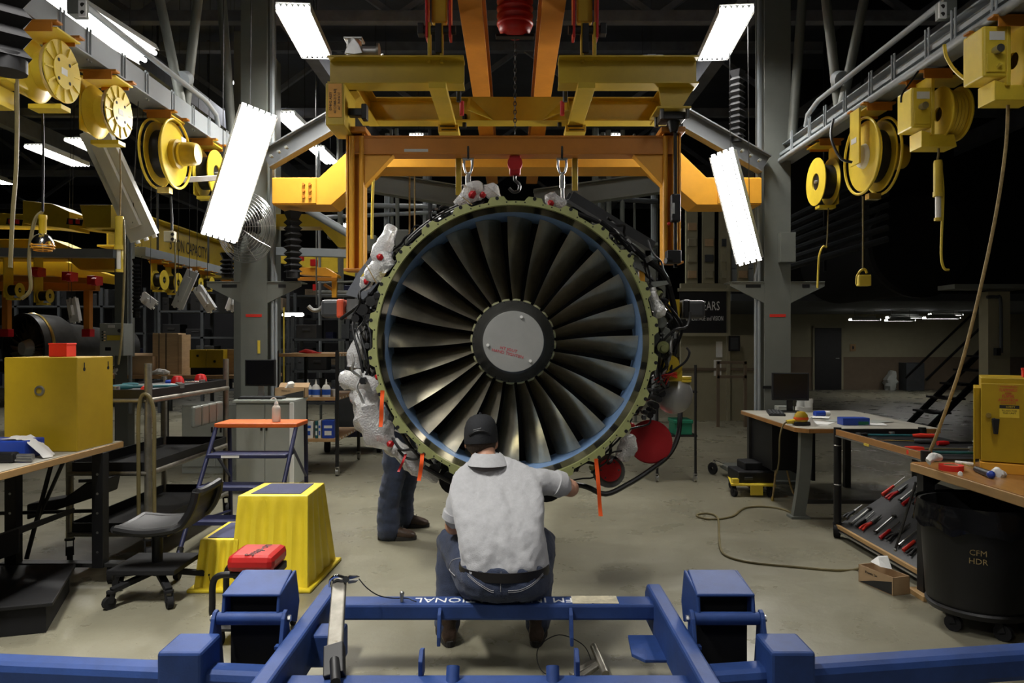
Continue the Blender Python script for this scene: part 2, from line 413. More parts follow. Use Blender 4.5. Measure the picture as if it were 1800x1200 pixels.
# flange with a bolt lug every 15 degrees
fm = MB(); N = 24 * 20; out = []; inn = []
for j in range(N):
    a = 360 * j / N; k = ((a - 6.5 + 7.5) % 15) - 7.5
    t = max(0., min(1., (4.0 - abs(k)) / 1.4)); t = t * t * (3 - 2 * t)
    out.append(.800 + .027 * t); inn.append(.777)
rows = [[pol(inn[j], 360 * j / N, 4.235) for j in range(N)], [pol(inn[j], 360 * j / N, 4.20) for j in range(N)], [pol(inn[j], 360 * j / N, 4.20) for j in range(N)], [pol(out[j], 360 * j / N, 4.20) for j in range(N)], [pol(out[j], 360 * j / N, 4.20) for j in range(N)], [pol(out[j], 360 * j / N, 4.222) for j in range(N)], [pol(.79, 360 * j / N, 4.222) for j in range(N)]]
fm.grid(rows, False, True)
flange = part(eng, 'fan_case_flange', fm, 'olive', label='olive green flange with bolt lugs')
hole = MB().cyl(pol(.818, 6.5, 4.205), pol(.818, 6.5, 4.1985), .0105, 12)
for k in range(24):
    part(flange, 'bolt_hole', MB().cyl(pol(.818, 6.5 + 15 * k, 4.21), pol(.818, 6.5 + 15 * k, 4.1985), .0105, 12), 'black_matte')
sm = MB()
for k in range(96):
    if k % 4: sm.cyl(pol(.792, 3.75 * k + 6.5, 4.21), pol(.792, 3.75 * k + 6.5, 4.1988), .0042, 8)
o = part(flange, 'rivet_hole', sm, 'black_matte'); o['kind'] = 'stuff'
case = part(eng, 'fan_case', ring(MB(), [(.777, 4.235), (.774, 4.425)]), 'barrel', label='polished olive inner case wall')
part(case, 'outer_shell', ring(MB(), [(.79, 4.222), (.79, 4.85), (.52, 5.05), (.45, 5.25), (.47, 5.9), (.40, 6.6), (.30, 6.9), (0.01, 6.92)]), 'charcoal')
pm = MB()
for k in range(12):
    a0 = 30 * k + 8; pts = [[pol(.7735, a0 + 11 * i / 6, d) for i in range(7)] for d in (4.24, 4.34)]; pm.grid(pts, True)
    part(case, 'reflection_patch', MB().grid([[pol(.7742, a0 + 13 * i / 6, d) for i in range(7)] for d in (4.238, 4.422)], True), 'barrel_reflection')  # dark patches paint the blades' reflections onto the polished case wall
part(eng, 'rub_strip', ring(MB(), [(.774, 4.425), (.7705, 4.44), (.7700, 4.76)]), 'blue_strip', label='blue rubbed ring around blade tips')
part(eng, 'shade_disc', ring(MB(), [(.772, 4.84), (.2, 4.84)], 64), 'black_matte')  # black disc put in for the shade behind the blades
part(eng, 'fan_hub', ring(MB(), [(.238, 4.475), (.238, 4.47), (.245, 4.50), (.25, 4.83)], 72), 'olive_pale')
def blade(theta):
    mb = MB(); nu, ns = 14, 9; front = []; back = []
    for i in range(nu + 1):
        u = i / nu; r = .236 + (.7675 - .236) * u
        e = u ** .8
        arc = .038 + .118 * e                    # chord across the wheel
        dep = .24 - .075 * u                      # chord along the axis
        g0, g1 = .75 - .35 * u, 1.42 - .02 * u    # blade angle at the leading and trailing edge
        le = 4.505 + .030 * u + .012 * math.sin(math.pi * u)
        sweep = .007 * math.sin(math.pi * u) - .010 * (1 - u) ** 2
        cam = .030 * (1 - .55 * u) + .012
        fr = []; bk = []
        for j in range(ns + 1):
            s = j / ns
            g = g0 + (g1 - g0) * s
            xx = sweep - arc * (math.sin(g) - math.sin(g0)) / (math.sin(g1) - math.sin(g0))
            dd = le + dep * (math.cos(g0) - math.cos(g)) / (math.cos(g0) - math.cos(g1))
            th = (.0075 - .004 * u) * math.sqrt(max(0, math.sin(math.pi * min(1, s * .9 + .08)))) + .0006
            a = theta + math.degrees(xx / r)
            fr.append(pol(r, a, dd - th * .7)); bk.append(pol(r, a - math.degrees(th * .7 / r), dd + th * .7))
        front.append(fr); back.append(bk)
    loop = [f + b[::-1] for f, b in zip(front, back)]
    mb.grid(loop, True, True)
    n = len(loop[0]); o = nu * n; mb.f.append(tuple(o + j for j in range(n))); mb.sm.append(False)
    return mb
for k in range(24):
    part(eng, 'fan_blade', blade(2.7 + 15 * k), 'blade')
    part(eng, 'blade_platform', MB().grid([[pol(rr, 2.7 + 15 * k - 1.5 - 11 * t, dd + .035 * abs(t - .5)) for t in (0, .25, .5, .75, 1)] for rr, dd in ((.243, 4.472), (.262, 4.51), (.262, 4.70))], True), 'olive_pale')
sp = part(eng, 'spinner', ring(MB(), [(.245, 4.50), (.2490, 4.475), (.2470, 4.462), (.230, 4.42), (.210, 4.36), (.193, 4.30), (.180, 4.268), (.174, 4.260)], 96), 'spinner', label='dark conical spinner ring')
for k in range(36):
    part(sp, 'bolt', MB().cyl(pol(.2370, 10 * k + 3, 4.45), pol(.2380, 10 * k + 3, 4.434), .0036, 8), 'dark_metal')
hd = part(eng, 'spinner_cap', ring(MB(), [(.1765, 4.266), (.1760, 4.252), (.1735, 4.249), (.12, 4.248), (.0005, 4.248)], 72), 'hub_disc', label='flat grey cap with red stencilling')
for a in (72, 188, 311): part(hd, 'fastener', MB().cyl(pol(.148, a, 4.25), pol(.148, a, 4.238), .009, 12), 'plastic_white')
def facing(p, roll=0): return Matrix.Translation(V(p)) @ Matrix.Rotation(math.pi / 2, 4, 'X') @ Matrix.Rotation(roll, 4, 'Z')
lettering(hd, 'HT JOUT\nHAND TIGHTEN', facing((CX - .03, 4.2475, CZ - .058), math.radians(-14)), .023, 'red_ink', sx=1.1)
# accessories, hoses and wrapped ends round the fan case
def epart(name, mb, m, label=None, bevel=0): return part(eng, name, mb, m, bevel, label)
def hose(pts, r, m='rubber', name='hose', n=8): return epart(name, MB().tube([at(*p) for p in pts], r, n, res=5), m)
hose([(600, 560, 4.75), (650, 520, 4.5), (690, 470, 4.4), (745, 415, 4.35), (800, 375, 4.35), (850, 352, 4.4)], .012)
hose([(655, 500, 4.5), (700, 445, 4.42), (770, 385, 4.4), (825, 358, 4.45)], .009)
hose([(690, 440, 4.5), (705, 428, 4.42), (715, 415, 4.4), (745, 405, 4.4), (790, 375, 4.4)], .007)
hose([(1055, 390, 4.3), (1100, 425, 4.35), (1135, 455, 4.4), (1165, 480, 4.45), (1180, 520, 4.5), (1188, 570, 4.55), (1185, 620, 4.5)], .019)
hose([(1000, 370, 4.35), (1060, 395, 4.32), (1110, 440, 4.35)], .014)
hose([(1135, 455, 4.4), (1143, 490, 4.4), (1142, 500, 4.4)], .006)
for dx, r in ((0, .013), (9, .009), (-8, .007)):
    hose([(1150 + dx, 520, 4.42), (1172 + dx, 545, 4.42), (1190 + dx, 575, 4.5), (1180 + dx, 610, 4.45), (1170 + dx, 650, 4.42)], r)
hose([(1160, 665, 4.4), (1185, 650, 4.4), (1205, 635, 4.42), (1212, 620, 4.45), (1208, 612, 4.5)], .007)
hose([(1165, 600, 4.4), (1185, 580, 4.38), (1205, 575, 4.4), (1212, 560, 4.42), (1213, 548, 4.42)], .008, 'dark_metal')
hose([(1165, 660, 4.4), (1178, 625, 4.36), (1180, 600, 4.36), (1190, 582, 4.4)], .009, 'alu')
for i, (r, dd) in enumerate(((.014, 0), (.012, .03), (.016, .06))):
    hose([(995, 848, 4.35 + dd), (1030, 855, 4.4 + dd), (1065, 868, 4.4 + dd), (1105, 850, 4.45 + dd), (1140, 828, 4.5 + dd), (1175, 800, 4.6 + dd), (1192, 765, 4.7 + dd), (1196, 720, 4.8 + dd)], r, 'black')
hose([(1060, 800, 4.3), (1085, 775, 4.26), (1105, 755, 4.28), (1140, 745, 4.4), (1143, 730, 4.45)], .006, 'black')
for k, dx in enumerate((0, 12, 22)):
    hose([(632 + dx, 545, 4.6), (620 + dx, 575, 4.5), (632 + dx, 625, 4.42), (640 + dx, 660, 4.4), (650 + dx, 640, 4.38), (652 + dx, 590, 4.4), (640 + dx, 550, 4.5)], .008, 'black')
hose([(668, 690, 4.3), (690, 730, 4.26), (715, 775, 4.26), (735, 800, 4.3), (760, 815, 4.35)], .009, 'black')
hose([(690, 770, 4.35), (705, 790, 4.28), (725, 790, 4.26), (735, 805, 4.28), (715, 805, 4.3), (700, 790, 4.32)], .008, 'black')
hose([(745, 820, 4.3), (790, 845, 4.3), (830, 858, 4.32), (880, 865, 4.34)], .014, 'black')
for (x, y, s) in ((640, 545, .05), (655, 530, .045), (628, 560, .035), (650, 560, .04), (662, 590, .03), (663, 620, .028), (765, 822, .05), (790, 838, .055), (735, 805, .04), (1165, 600, .05), (1178, 640, .035), (1160, 690, .035), (1150, 712, .03), (1140, 728, .028), (1155, 700, .03), (1146, 722, .022), (1168, 676, .028), (1100, 440, .03), (1078, 428, .025)):
    p = at(x, y, 4.5); epart('accessory_housing', MB().cyl(p - V((0, .06, 0)), p + V((0, .12, 0)), s * .7, 10).box(p, (s, .1, s * 1.1), None), 'dark_metal' if x % 2 else 'black', bevel=.004)
# wiring looms and small tubes hugging the case
rn = random.Random(12)
for a0, a1, cnt, r0, r1 in ((150, 200, 14, .83, .95), (200, 262, 9, .83, .90), (-48, -5, 10, .83, .93), (-8, 28, 16, .83, .96), (28, 62, 7, .83, .90), (112, 150, 9, .83, .89), (-90, -48, 7, .84, .92)):
    for k in range(cnt):
        b0 = rn.uniform(a0, a1 - 8); b1 = b0 + rn.uniform(8, 22); rr = rn.uniform(r0, r1); dd = rn.uniform(4.28, 4.7); n = 6
        epart('wiring_loom', MB().tube([pol(rr + rn.uniform(-.03, .03), b0 + (b1 - b0) * i / n, dd + rn.uniform(-.04, .04)) for i in range(n + 1)], rn.uniform(.004, .011), 6, res=3), rn.choice(('black', 'black', 'rubber', 'dark_metal', 'alu', 'charcoal')))
    for k in range(cnt // 2):
        p = pol(rn.uniform(r0, r1 - .03), rn.uniform(a0, a1), rn.uniform(4.32, 4.6)); s = rn.uniform(.015, .035)
        epart('connector', MB().cyl(p - V((0, s, 0)), p + V((0, s, 0)), s * .6, 8).box(p, (s, s, s * 1.3)), rn.choice(('black', 'dark_metal', 'alu', 'charcoal', 'olive')), bevel=.003)
# hex couplings on the fuel lines
for (x, y, d, r) in ((1103, 426, 4.34, .02), (1140, 455, 4.38, .022), (797, 372, 4.34, .014), (775, 385, 4.34, .014), (748, 408, 4.33, .014), (1176, 628, 4.34, .012), (1186, 590, 4.34, .012)):
    p = at(x, y, d); q = (p - pol(0, 0, d)).normalized(); t = V((-q.z, 0, q.x)); epart('hose_coupling', MB().cyl(p - t * .016, p + t * .016, r, 6, smooth=False), 'steel')
# tube runs with bright fittings on the upper left
for k in range(2):
    epart('fuel_tube', MB().tube([pol(.845 + .018 * k, 112 + 3 * i, 4.30 + .03 * k) for i in range(9)], .006, 8), 'dark_metal')
epart('chute_rail', MB().chan(at(996, 352, 4.6), at(1140, 440, 4.75), .10, .06, .006, (0, -1, 0)), 'charcoal', 'dark channel rail above fan case')
# gusset and bracket plates
gp = epart('side_plate', MB().plate([at(*p, 4.62) for p in ((668, 428), (692, 440), (672, 505), (655, 530), (607, 518), (630, 478))], (0, .012, 0)), 'grey_plate', 'grey side plate with yellow placards')
part(gp, 'placard', MB().plate([at(*p, 4.615) for p in ((640, 478), (650, 487), (644, 492), (634, 487))], (0, .003, 0)), 'yellow_reel')
part(gp, 'placard', MB().plate([at(*p, 4.40) for p in ((668, 473), (679, 480), (670, 492), (661, 486))], (0, .004, 0)), 'yellow_reel')
epart('mount_bracket', MB().plate([at(*p, 4.4) for p in ((1140, 495), (1172, 493), (1176, 499), (1150, 505))], (0, .1, 0)), 'grey_paint')
epart('mount_bracket', MB().plate([at(*p, 4.42) for p in ((1124, 475), (1133, 474), (1134, 495), (1126, 496))], (0, .03, 0)), 'orange_bright')
epart('gearbox_plate', MB().plate([at(*p, 4.40) for p in ((1110, 445), (1122, 450), (1135, 480), (1118, 470))], (0, .05, 0)), 'grey_paint')
q = epart('gearbox_plate', MB().plate([at(*p, 4.42) for p in ((1150, 565), (1178, 578), (1182, 600), (1170, 622), (1150, 640))], (0, .08, 0)), 'grey_paint', bevel=.005)
for a in range(4): part(q, 'bolt', MB().cyl(at(1162 + 5 * (a % 2), 586 + 7 * (a // 2), 4.42), at(1162 + 5 * (a % 2), 586 + 7 * (a // 2), 4.41), .006, 6), 'steel')
epart('oil_fitting', MB().cyl(at(1162, 566, 4.5), at(1162, 566, 4.36), .035, 18), 'grey_paint')
epart('oil_fitting', MB().cyl(at(1166, 610, 4.5), at(1166, 610, 4.37), .036, 18).cyl(at(1166, 610, 4.4), at(1168, 612, 4.34), .02, 14), 'olive')
epart('yellow_housing', MB().cyl(at(1178, 640, 4.6), at(1178, 640, 4.42), .055, 16).box(at(1182, 655, 4.5), (.1, .1, .1)), 'yellow', bevel=.008)
for k in range(4): epart('red_wire', MB().tube([at(1150 + 6 * k, 668 + 4 * k, 4.42), at(1170 + 3 * k, 658, 4.38), at(1190, 664 - 3 * k, 4.4)], .004, 6, res=4), 'red')
# oil tank, starter covers
tk = epart('oil_tank', MB().ball(at(1184, 694, 4.62), .118, 32, 20), 'shell_grey', 'grey round oil tank with yellow cap')
part(tk, 'filler_neck', MB().cyl(at(1199, 664, 4.62), at(1200, 690, 4.60), .048, 20), 'shell_grey')
part(tk, 'cap', MB().lathe([(0, 0), (.055, 0), (.057, .008), (.055, .016), (.05, .018), (.057, .022), (.057, .034), (0, .036)], frame((0, 0, 1), loc=at(1199, 671, 4.6)), 24), 'yellow_reel')
rc = epart('round_cover', MB().cyl(at(1143, 776, 4.75), at(1143, 776, 4.60), .135, 40).cyl(at(1143, 776, 4.61), at(1143, 776, 4.592), .128, 40), 'red_cover', 'large round red protective cover', .004)
part(rc, 'duct', MB().cyl(at(1143, 776, 5.3), at(1143, 776, 4.74), .139, 32).tube([pol(.139 * 0, 0, 5)] * 2, .001, 4), 'black')
sc2 = epart('port_flange', MB().cyl(at(1070, 828, 4.6), at(1070, 828, 4.46), .098, 28), 'grey_paint')
part(sc2, 'port_cover', MB().cyl(at(1072, 826, 4.47), at(1072, 826, 4.435), .068, 28), 'red', label='small round red port cover')
for a in range(6): part(sc2, 'bolt', MB().cyl(at(1072, 826, 4.44) + V((.053 * math.cos(a * 1.047), 0, .053 * math.sin(a * 1.047))), at(1072, 826, 4.428) + V((.053 * math.cos(a * 1.047), 0, .053 * math.sin(a * 1.047))), .006, 6), 'dark_metal')
epart('gearbox', MB().cyl(at(960, 850, 5.4), at(960, 850, 4.5), .11, 20).cyl(at(800, 840, 5.4), at(800, 840, 4.5), .10, 20), 'black')
# trunnion bumpers at both sides
for s, px, py in ((-1, 588, 543), (1, 1216, 544)):
    c = at(px, py, 4.9)
    b = epart('trunnion_bumper', MB().box(c, (.145, .16, .118)), 'charcoal', 'dark padded trunnion bumper', .022)
    part(b, 'collar', MB().box(c + V((-s * .055, -.004, 0)), (.05, .165, .124)), 'hazard' if s < 0 else 'black', .015, 'orange painted collar' if s < 0 else None)
    part(b, 'arm', MB().cyl(c, c + V((-s * .22, 0, 0)), .03, 14).box(c + V((-s * .12, 0, .0)), (.06, .08, .13)), 'yellow' if s > 0 else 'steel')
# clear bubble wrap round disconnected ports
W = lambda pts, rs, label=None, m='wrap', **k: epart('bubble_wrap', blob(MB(), [at(*p) for p in pts], rs, **k), m, label)
W([(690, 398, 4.42), (678, 425, 4.4), (668, 448, 4.4), (676, 460, 4.38), (660, 478, 4.4), (645, 486, 4.42)], [.03, .055, .05, .06, .06, .03], 'crumpled clear wrap on upper left port')
W([(655, 484, 4.5), (645, 498, 4.5), (636, 506, 4.5)], [.025, .045, .02])
W([(640, 545, 4.55), (634, 590, 4.5), (626, 620, 4.5), (622, 645, 4.5)], [.02, .035, .05, .045], 'clear wrap hanging at left of fan')
W([(608, 668, 4.5), (625, 668, 4.45), (650, 672, 4.42), (662, 690, 4.42)], [.05, .06, .05, .03])
W([(622, 690, 4.5), (640, 700, 4.46), (650, 730, 4.42), (668, 765, 4.42), (690, 785, 4.42)], [.04, .08, .095, .09, .03], 'large bundle of clear wrap at lower left')
W([(685, 780, 4.45), (710, 800, 4.42), (735, 820, 4.4), (770, 845, 4.4)], [.05, .06, .05, .02])
W([(800, 360, 4.4), (818, 348, 4.4), (832, 335, 4.4), (830, 322, 4.4)], [.02, .045, .075, .05], 'clear wrap with red plug on top of fan case')
W([(856, 346, 4.4), (864, 336, 4.4), (872, 325, 4.4)], [.03, .06, .02])
W([(962, 350, 4.42), (972, 350, 4.4), (984, 356, 4.4), (992, 350, 4.4)], [.03, .045, .04, .02], 'small wrapped plug beside right sling')
W([(1147, 505, 4.3), (1150, 528, 4.3), (1158, 545, 4.3), (1152, 558, 4.32)], [.018, .03, .042, .012], 'silver foil wrap on right of fan case', 'foil')
W([(1112, 765, 4.4), (1105, 780, 4.38), (1098, 800, 4.38), (1105, 808, 4.38)], [.02, .055, .05, .015], 'clear wrap between the red covers')
for x, y, d, r in ((668, 452, 4.33, .022), (646, 494, 4.46, .026), (830, 342, 4.33, .028), (848, 342, 4.36, .02), (667, 770, 4.36, .02), (665, 662, 4.36, .02), (968, 357, 4.36, .02), (1110, 748, 4.38, .02), (686, 780, 4.34, .022)):
    epart('red_plug', blob(MB(), [at(x - 4, y - 4, d), at(x, y, d), at(x + 5, y + 3, d)], [r * .5, r, r * .6], amp=.1), 'red_cover')
for a, b in (((642, 462), (662, 498)), ((813, 346), (830, 360))):
    epart('cable_tie', MB().bar(at(*a, 4.32), at(*b, 4.32), .006, .003, (0, -1, 0)), 'rope')
# warning streamers
for k, pts in enumerate(([(672, 686), (671, 715), (669, 750)], [(742, 797), (741, 815), (736, 845)], [(713, 798), (708, 812), (700, 829)], [(1048, 806), (1052, 855), (1056, 907)])):
    wd = .022 if k != 2 else .014; mb = MB(); L = [at(x, y, 4.17) for x, y in pts]; L = spline(L, 5); rows = []
    for i, p in enumerate(L): rows.append([p + V((-wd / 2, .006 * math.sin(i * .9), 0)), p + V((wd / 2, .008 * math.sin(i * .9 + 1), 0))])
    mb.grid(rows); mb.grid([[q + V((0, .0015, 0)) for q in r] for r in rows])
    epart('warning_streamer', mb, 'streamer' if k != 2 else 'red_cover', ['orange streamer at left of fan', 'orange streamer at lower left', 'dark red streamer at lower left', 'long orange streamer at lower right'][k])

# ------------------------------------------------------------ orange lifting frame
lf = thing('lifting_gantry', 'orange steel lifting frame with two hanging legs above the engine', 'lifting frame', (0, 5.0, 2.0))
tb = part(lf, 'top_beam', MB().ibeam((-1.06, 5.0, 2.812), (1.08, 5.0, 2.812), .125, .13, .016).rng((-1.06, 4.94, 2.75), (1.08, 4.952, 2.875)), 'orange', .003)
part(tb, 'stencil', MB().rng((-.72, 4.9385, 2.762), (-.56, 4.9405, 2.785)), 'fixture_back')
for s in (-1, 1):
    x = s * 1.06 + .01; zb = 1.97 if s < 0 else 2.02
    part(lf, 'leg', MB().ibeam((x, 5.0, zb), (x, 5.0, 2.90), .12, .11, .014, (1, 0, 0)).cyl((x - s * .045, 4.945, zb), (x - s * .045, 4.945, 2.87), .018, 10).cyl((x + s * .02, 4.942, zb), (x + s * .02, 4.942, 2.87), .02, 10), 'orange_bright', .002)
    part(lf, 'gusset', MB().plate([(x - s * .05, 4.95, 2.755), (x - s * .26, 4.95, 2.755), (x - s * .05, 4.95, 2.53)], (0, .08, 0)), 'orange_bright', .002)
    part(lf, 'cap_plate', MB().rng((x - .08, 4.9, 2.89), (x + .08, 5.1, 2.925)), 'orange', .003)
    part(lf, 'foot', MB().box((x, 4.96, zb + .006), (.13, .14, .016)), 'orange', .002)
part(lf, 'hanger_plate', MB().rng((-.385, 5.05, 2.50), (-.345, 5.06, 2.77)), 'yellow', .002)
part(lf, 'hanger_plate', MB().rng((.41, 5.05, 2.53), (.45, 5.06, 2.77)), 'yellow', .002)
# crank shaft on the right leg
cs = thing('hoist_crank_shaft', 'black vertical crank shaft with handle box beside right orange leg', 'shaft', at(1187, 465, 4.85))
part(cs, 'shaft', MB().cyl(at(1187, 215, 4.85), at(1187, 470, 4.85), .012, 12), 'black')
part(cs, 'handle_box', MB().box(at(1187, 366, 4.83), (.06, .06, .18)), 'black', .01)
part(cs, 'window', MB().box(at(1184, 366, 4.795), (.014, .006, .07)), 'alu')
part(cs, 'gear_case', MB().box(at(1183, 452, 4.83), (.09, .09, .085)).cyl(at(1170, 458, 4.78), at(1180, 458, 4.8), .018, 12), 'black', .006)
part(cs, 'knob', MB().ball(at(1176, 393, 4.8), .012, 12, 8), 'red')
# slings with shackle and turnbuckle
for px, y1, lab in ((823, 345, 'steel shackle and turnbuckle holding the left top of engine'), (988, 352, 'steel shackle and turnbuckle holding the right top of engine')):
    t = thing('lifting_shackle', lab, 'shackle', at(px, y1, 4.75), 'engine lifting shackles')
    c = at(px, 292, 4.75)
    part(t, 'bow', MB().tube([c + V((-.024, 0, .05)), c + V((-.026, 0, .0)), c + V((-.012, 0, -.045)), c + V((.012, 0, -.045)), c + V((.026, 0, 0)), c + V((.024, 0, .05))], .008, 8, res=4), 'steel')
    part(t, 'pin', MB().cyl(c + V((-.036, 0, .046)), c + V((.036, 0, .046)), .009, 10), 'steel')
    part(t, 'chain_link', MB().tube([c + V((0, .014 * math.cos(a), .085 + .04 * math.sin(a))) for a in [k * math.pi / 6 for k in range(12)]], .007, 6, close=True), 'dark_metal')
    part(t, 'turnbuckle', MB().cyl(c + V((0, 0, -.04)), at(px + 1, y1, 4.75), .011, 10).cyl(c + V((0, 0, -.06)), c + V((0, 0, -.14)), .017, 10), 'steel')
# ------------------------------------------------------------ yellow spreader above it
sf = thing('spreader_frame', 'heavy yellow spreader frame of I-beams above the orange lifting frame', 'spreader', (0, 5.2, 2.87))
ZT, ZB = 3.33, 3.15
for x0, x1 in ((-1.18, -.31), (.30, 1.195)):
    part(sf, 'front_beam', MB().ibeam((x0, 4.8, (ZT + ZB) / 2), (x1, 4.8, (ZT + ZB) / 2), ZT - ZB, .15, .012), 'yellow', .002)
rb = part(sf, 'rear_beam', MB().ibeam((-1.1, 5.62, 3.245), (1.14, 5.62, 3.245), .18, .15, .012), 'yellow', .002)
part(sf, 'centre_trough', MB().rng((-.31, 5.54, 3.155), (.40, 5.56, 3.33)).plate([(-.33, 5.55, 3.33), (-.33, 5.30, 3.16), (-.15, 5.55, 3.16)], (.02, 0, 0)).plate([(.40, 5.55, 3.33), (.40, 5.30, 3.16), (.22, 5.55, 3.16)], (.02, 0, 0)), 'yellow', .002)
for s in (-1, 1):
    x = s * .475 + (.0 if s < 0 else .0)
    part(sf, 'rail_plate', MB().rng((x - .055, 4.70, 3.11), (x + .055, 6.1, 3.15)), 'yellow', .002)
    sd = part(sf, 'saddle', MB().rng((x - .075, 5.50, 3.06), (x + .075, 5.74, 3.112)), 'yellow', .003)
    part(sd, 'stencil', MB().rng((x - .06, 5.4975, 3.095), (x + .05, 5.499, 3.105)).rng((x - .05, 5.4975, 3.07), (x + .06, 5.499, 3.078)), 'black_ink')
    part(sf, 'side_beam', MB().ibeam((s * 1.1 + .02, 4.85, 3.24), (s * 1.1 + .02, 5.66, 3.24), .18, .12, .012), 'yellow', .002)
    part(sf, 'post', MB().rng((x - .05 + s * .02, 4.77, 3.3), (x - .03 + s * .02, 4.83, 3.56)).rng((x + .03 + s * .02, 4.77, 3.3), (x + .05 + s * .02, 4.83, 3.56)), 'yellow', .002)
    for q in (-1, 1):
        cl = part(sf, 'clevis_plate', MB().plate([(x + q * .075 - .008, 4.76, 3.46), (x + q * .075 - .008, 4.86, 3.46), (x + q * .075 - .008, 4.88, 3.8), (x + q * .075 - .008, 4.74, 3.8)], (.016, 0, 0)), 'red', .003, 'red painted clevis side plate')
    part(sf, 'pin', MB().cyl((x - .11, 4.8, 3.52), (x + .11, 4.8, 3.52), .028, 16).box((x + s * .115, 4.8, 3.52), (.04, .07, .07)).rng((x - .02, 4.76, 3.36), (x + .02, 4.80, 3.55)), 'black', .003)
    part(sf, 'hook_shank', MB().box((x, 4.85, 3.72), (.1, .06, .28)), 'yellow', .01)
    for q in range(3): part(sf, 'spring_pin', MB().cyl((s * .36, 5.0 + q * .3, 3.22), (s * .36, 5.0 + q * .3, 3.12), .016, 10), 'red' if q % 2 else 'black')
eb = part(sf, 'end_bracket', MB().rng((-1.19, 4.72, 2.88), (-1.07, 5.05, 3.15)), 'yellow', .006, 'yellow end bracket with orange stencilled plate')
pl = part(eb, 'name_plate', MB().rng((-1.172, 4.716, 2.93), (-1.085, 4.7205, 3.145)), 'orange_bright')
for k, (tx, ox) in enumerate((('074H2 ASSY', -.028), ('4012388-215 60J', 0.), ('AC 3UHCC', .026))):
    lettering(pl, tx, Matrix.Translation(V((-1.128 + ox, 4.7150, 3.032))) @ Matrix.Rotation(math.pi / 2, 4, 'X') @ Matrix.Rotation(math.pi / 2, 4, 'Z'), .023, 'black_ink', sx=1.0)
part(eb, 'latch', MB().box((-1.02, 4.86, 3.0), (.1, .06, .05)).box((-.965, 4.85, 3.0), (.035, .07, .1)), 'black', .006)
rbk = part(sf, 'bolt_plate', MB().plate([(.93, 4.74, 2.995), (1.15, 4.74, 2.995), (1.15, 5.0, 2.995), (.93, 5.0, 2.995)], (0, 0, .015)).plate([(1.19, 4.8, 3.16), (.95, 4.8, 3.16), (.97, 4.8, 3.01), (1.10, 4.8, 3.01)], (0, .015, 0)), 'yellow', .002)
part(rbk, 'bracket', MB().box((1.045, 4.86, 2.965), (.16, .14, .05)).cyl((1.06, 4.85, 2.95), (1.06, 4.85, 2.87), .045, 16, .025), 'black', .006)
for q in range(4): part(rbk, 'bolt', MB().cyl((.965 + .165 * (q % 2), 4.76 + .18 * (q // 2), 2.93), (.965 + .165 * (q % 2), 4.76 + .18 * (q // 2), 2.995), .014, 6, smooth=False), 'dark_metal')
# valve body standing on the left front beam
vb = thing('valve_body', 'grey cast valve body standing on left end of yellow spreader', 'valve', at(622, 102, 4.8) + V((0, 0, 0)))
c = V((-1.03, 4.83, ZT))
part(vb, 'body', MB().cyl(c + V((0, 0, 0)), c + V((0, 0, .13)), .05, 16).cyl(c + V((-.02, 0, .06)), c + V((.15, 0, .06)), .036, 16), 'alu')
part(vb, 'top_flange', MB().box(c + V((0, 0, .135)), (.12, .1, .014)), 'alu', .004)
part(vb, 'tri_flange', MB().prism([(.06 * math.cos(a) * (1.15 if k % 2 == 0 else .72), .06 * math.sin(a) * (1.15 if k % 2 == 0 else .72)) for k, a in enumerate([math.radians(90 + 60 * q) for q in range(6)])], .02, frame((0, -1, 0), loc=c + V((.01, -.05, .06)))), 'alu', .004)
part(vb, 'end_flange', MB().cyl(c + V((.15, 0, .06)), c + V((.165, 0, .06)), .055, 18), 'worn_steel')
# orange crane rails running overhead along the bay
for s in (-1, 1):
    single('crane_runway', MB().ibeam((s * .265, 3.0, 3.80), (s * .265, 10.0, 3.80), .34, .15, .016), 'orange', ['orange overhead crane rail left of the red hoist', 'orange overhead crane rail right of the red hoist'][s > 0], 'rail', 'overhead crane rails', .002)
ho = thing('chain_hoist', 'red ribbed chain hoist with black chain and red hook block over the engine', 'hoist', (.02, 5.0, 2.57))
mb = MB(); prof = [(0, 3.555), (.06, 3.56), (.10, 3.585), (.115, 3.62)]
for k in range(6): z = 3.63 + k * .05; prof += [(.115, z), (.123, z + .008), (.123, z + .022), (.108, z + .03)]
part(ho, 'motor', mb.lathe([(r, z) for r, z in prof] + [(0, prof[-1][1])], Matrix.Translation((.02, 5.0, 0)), 28), 'red')
part(ho, 'yoke', MB().box((.02, 5.0, 3.56), (.26, .06, .02)), 'black', .004)
mb = MB()
for k in range(28):
    z = 2.77 + k * .028; a = (k % 2) * math.pi / 2
    mb.tube([V((.02 + .009 * math.cos(t) * math.cos(a), 5.0 + .009 * math.cos(t) * math.sin(a), z + .018 * math.sin(t))) for t in [q * math.pi / 4 for q in range(8)]], .0035, 5, close=True)
part(ho, 'chain', mb, 'dark_metal')
hb = part(ho, 'hook_block', MB().box((.02, 5.0, 2.69), (.075, .06, .14)).cyl((.02, 4.965, 2.70), (.02, 5.035, 2.70), .05, 18), 'red', .012)
part(hb, 'hook', MB().tube([V((.02, 5.0, 2.62)), V((.02, 5, 2.59)), V((.05, 5, 2.56)), V((.045, 5, 2.52)), V((.01, 5, 2.51)), V((-.02, 5, 2.535))], .011, 8, res=4), 'dark_metal')
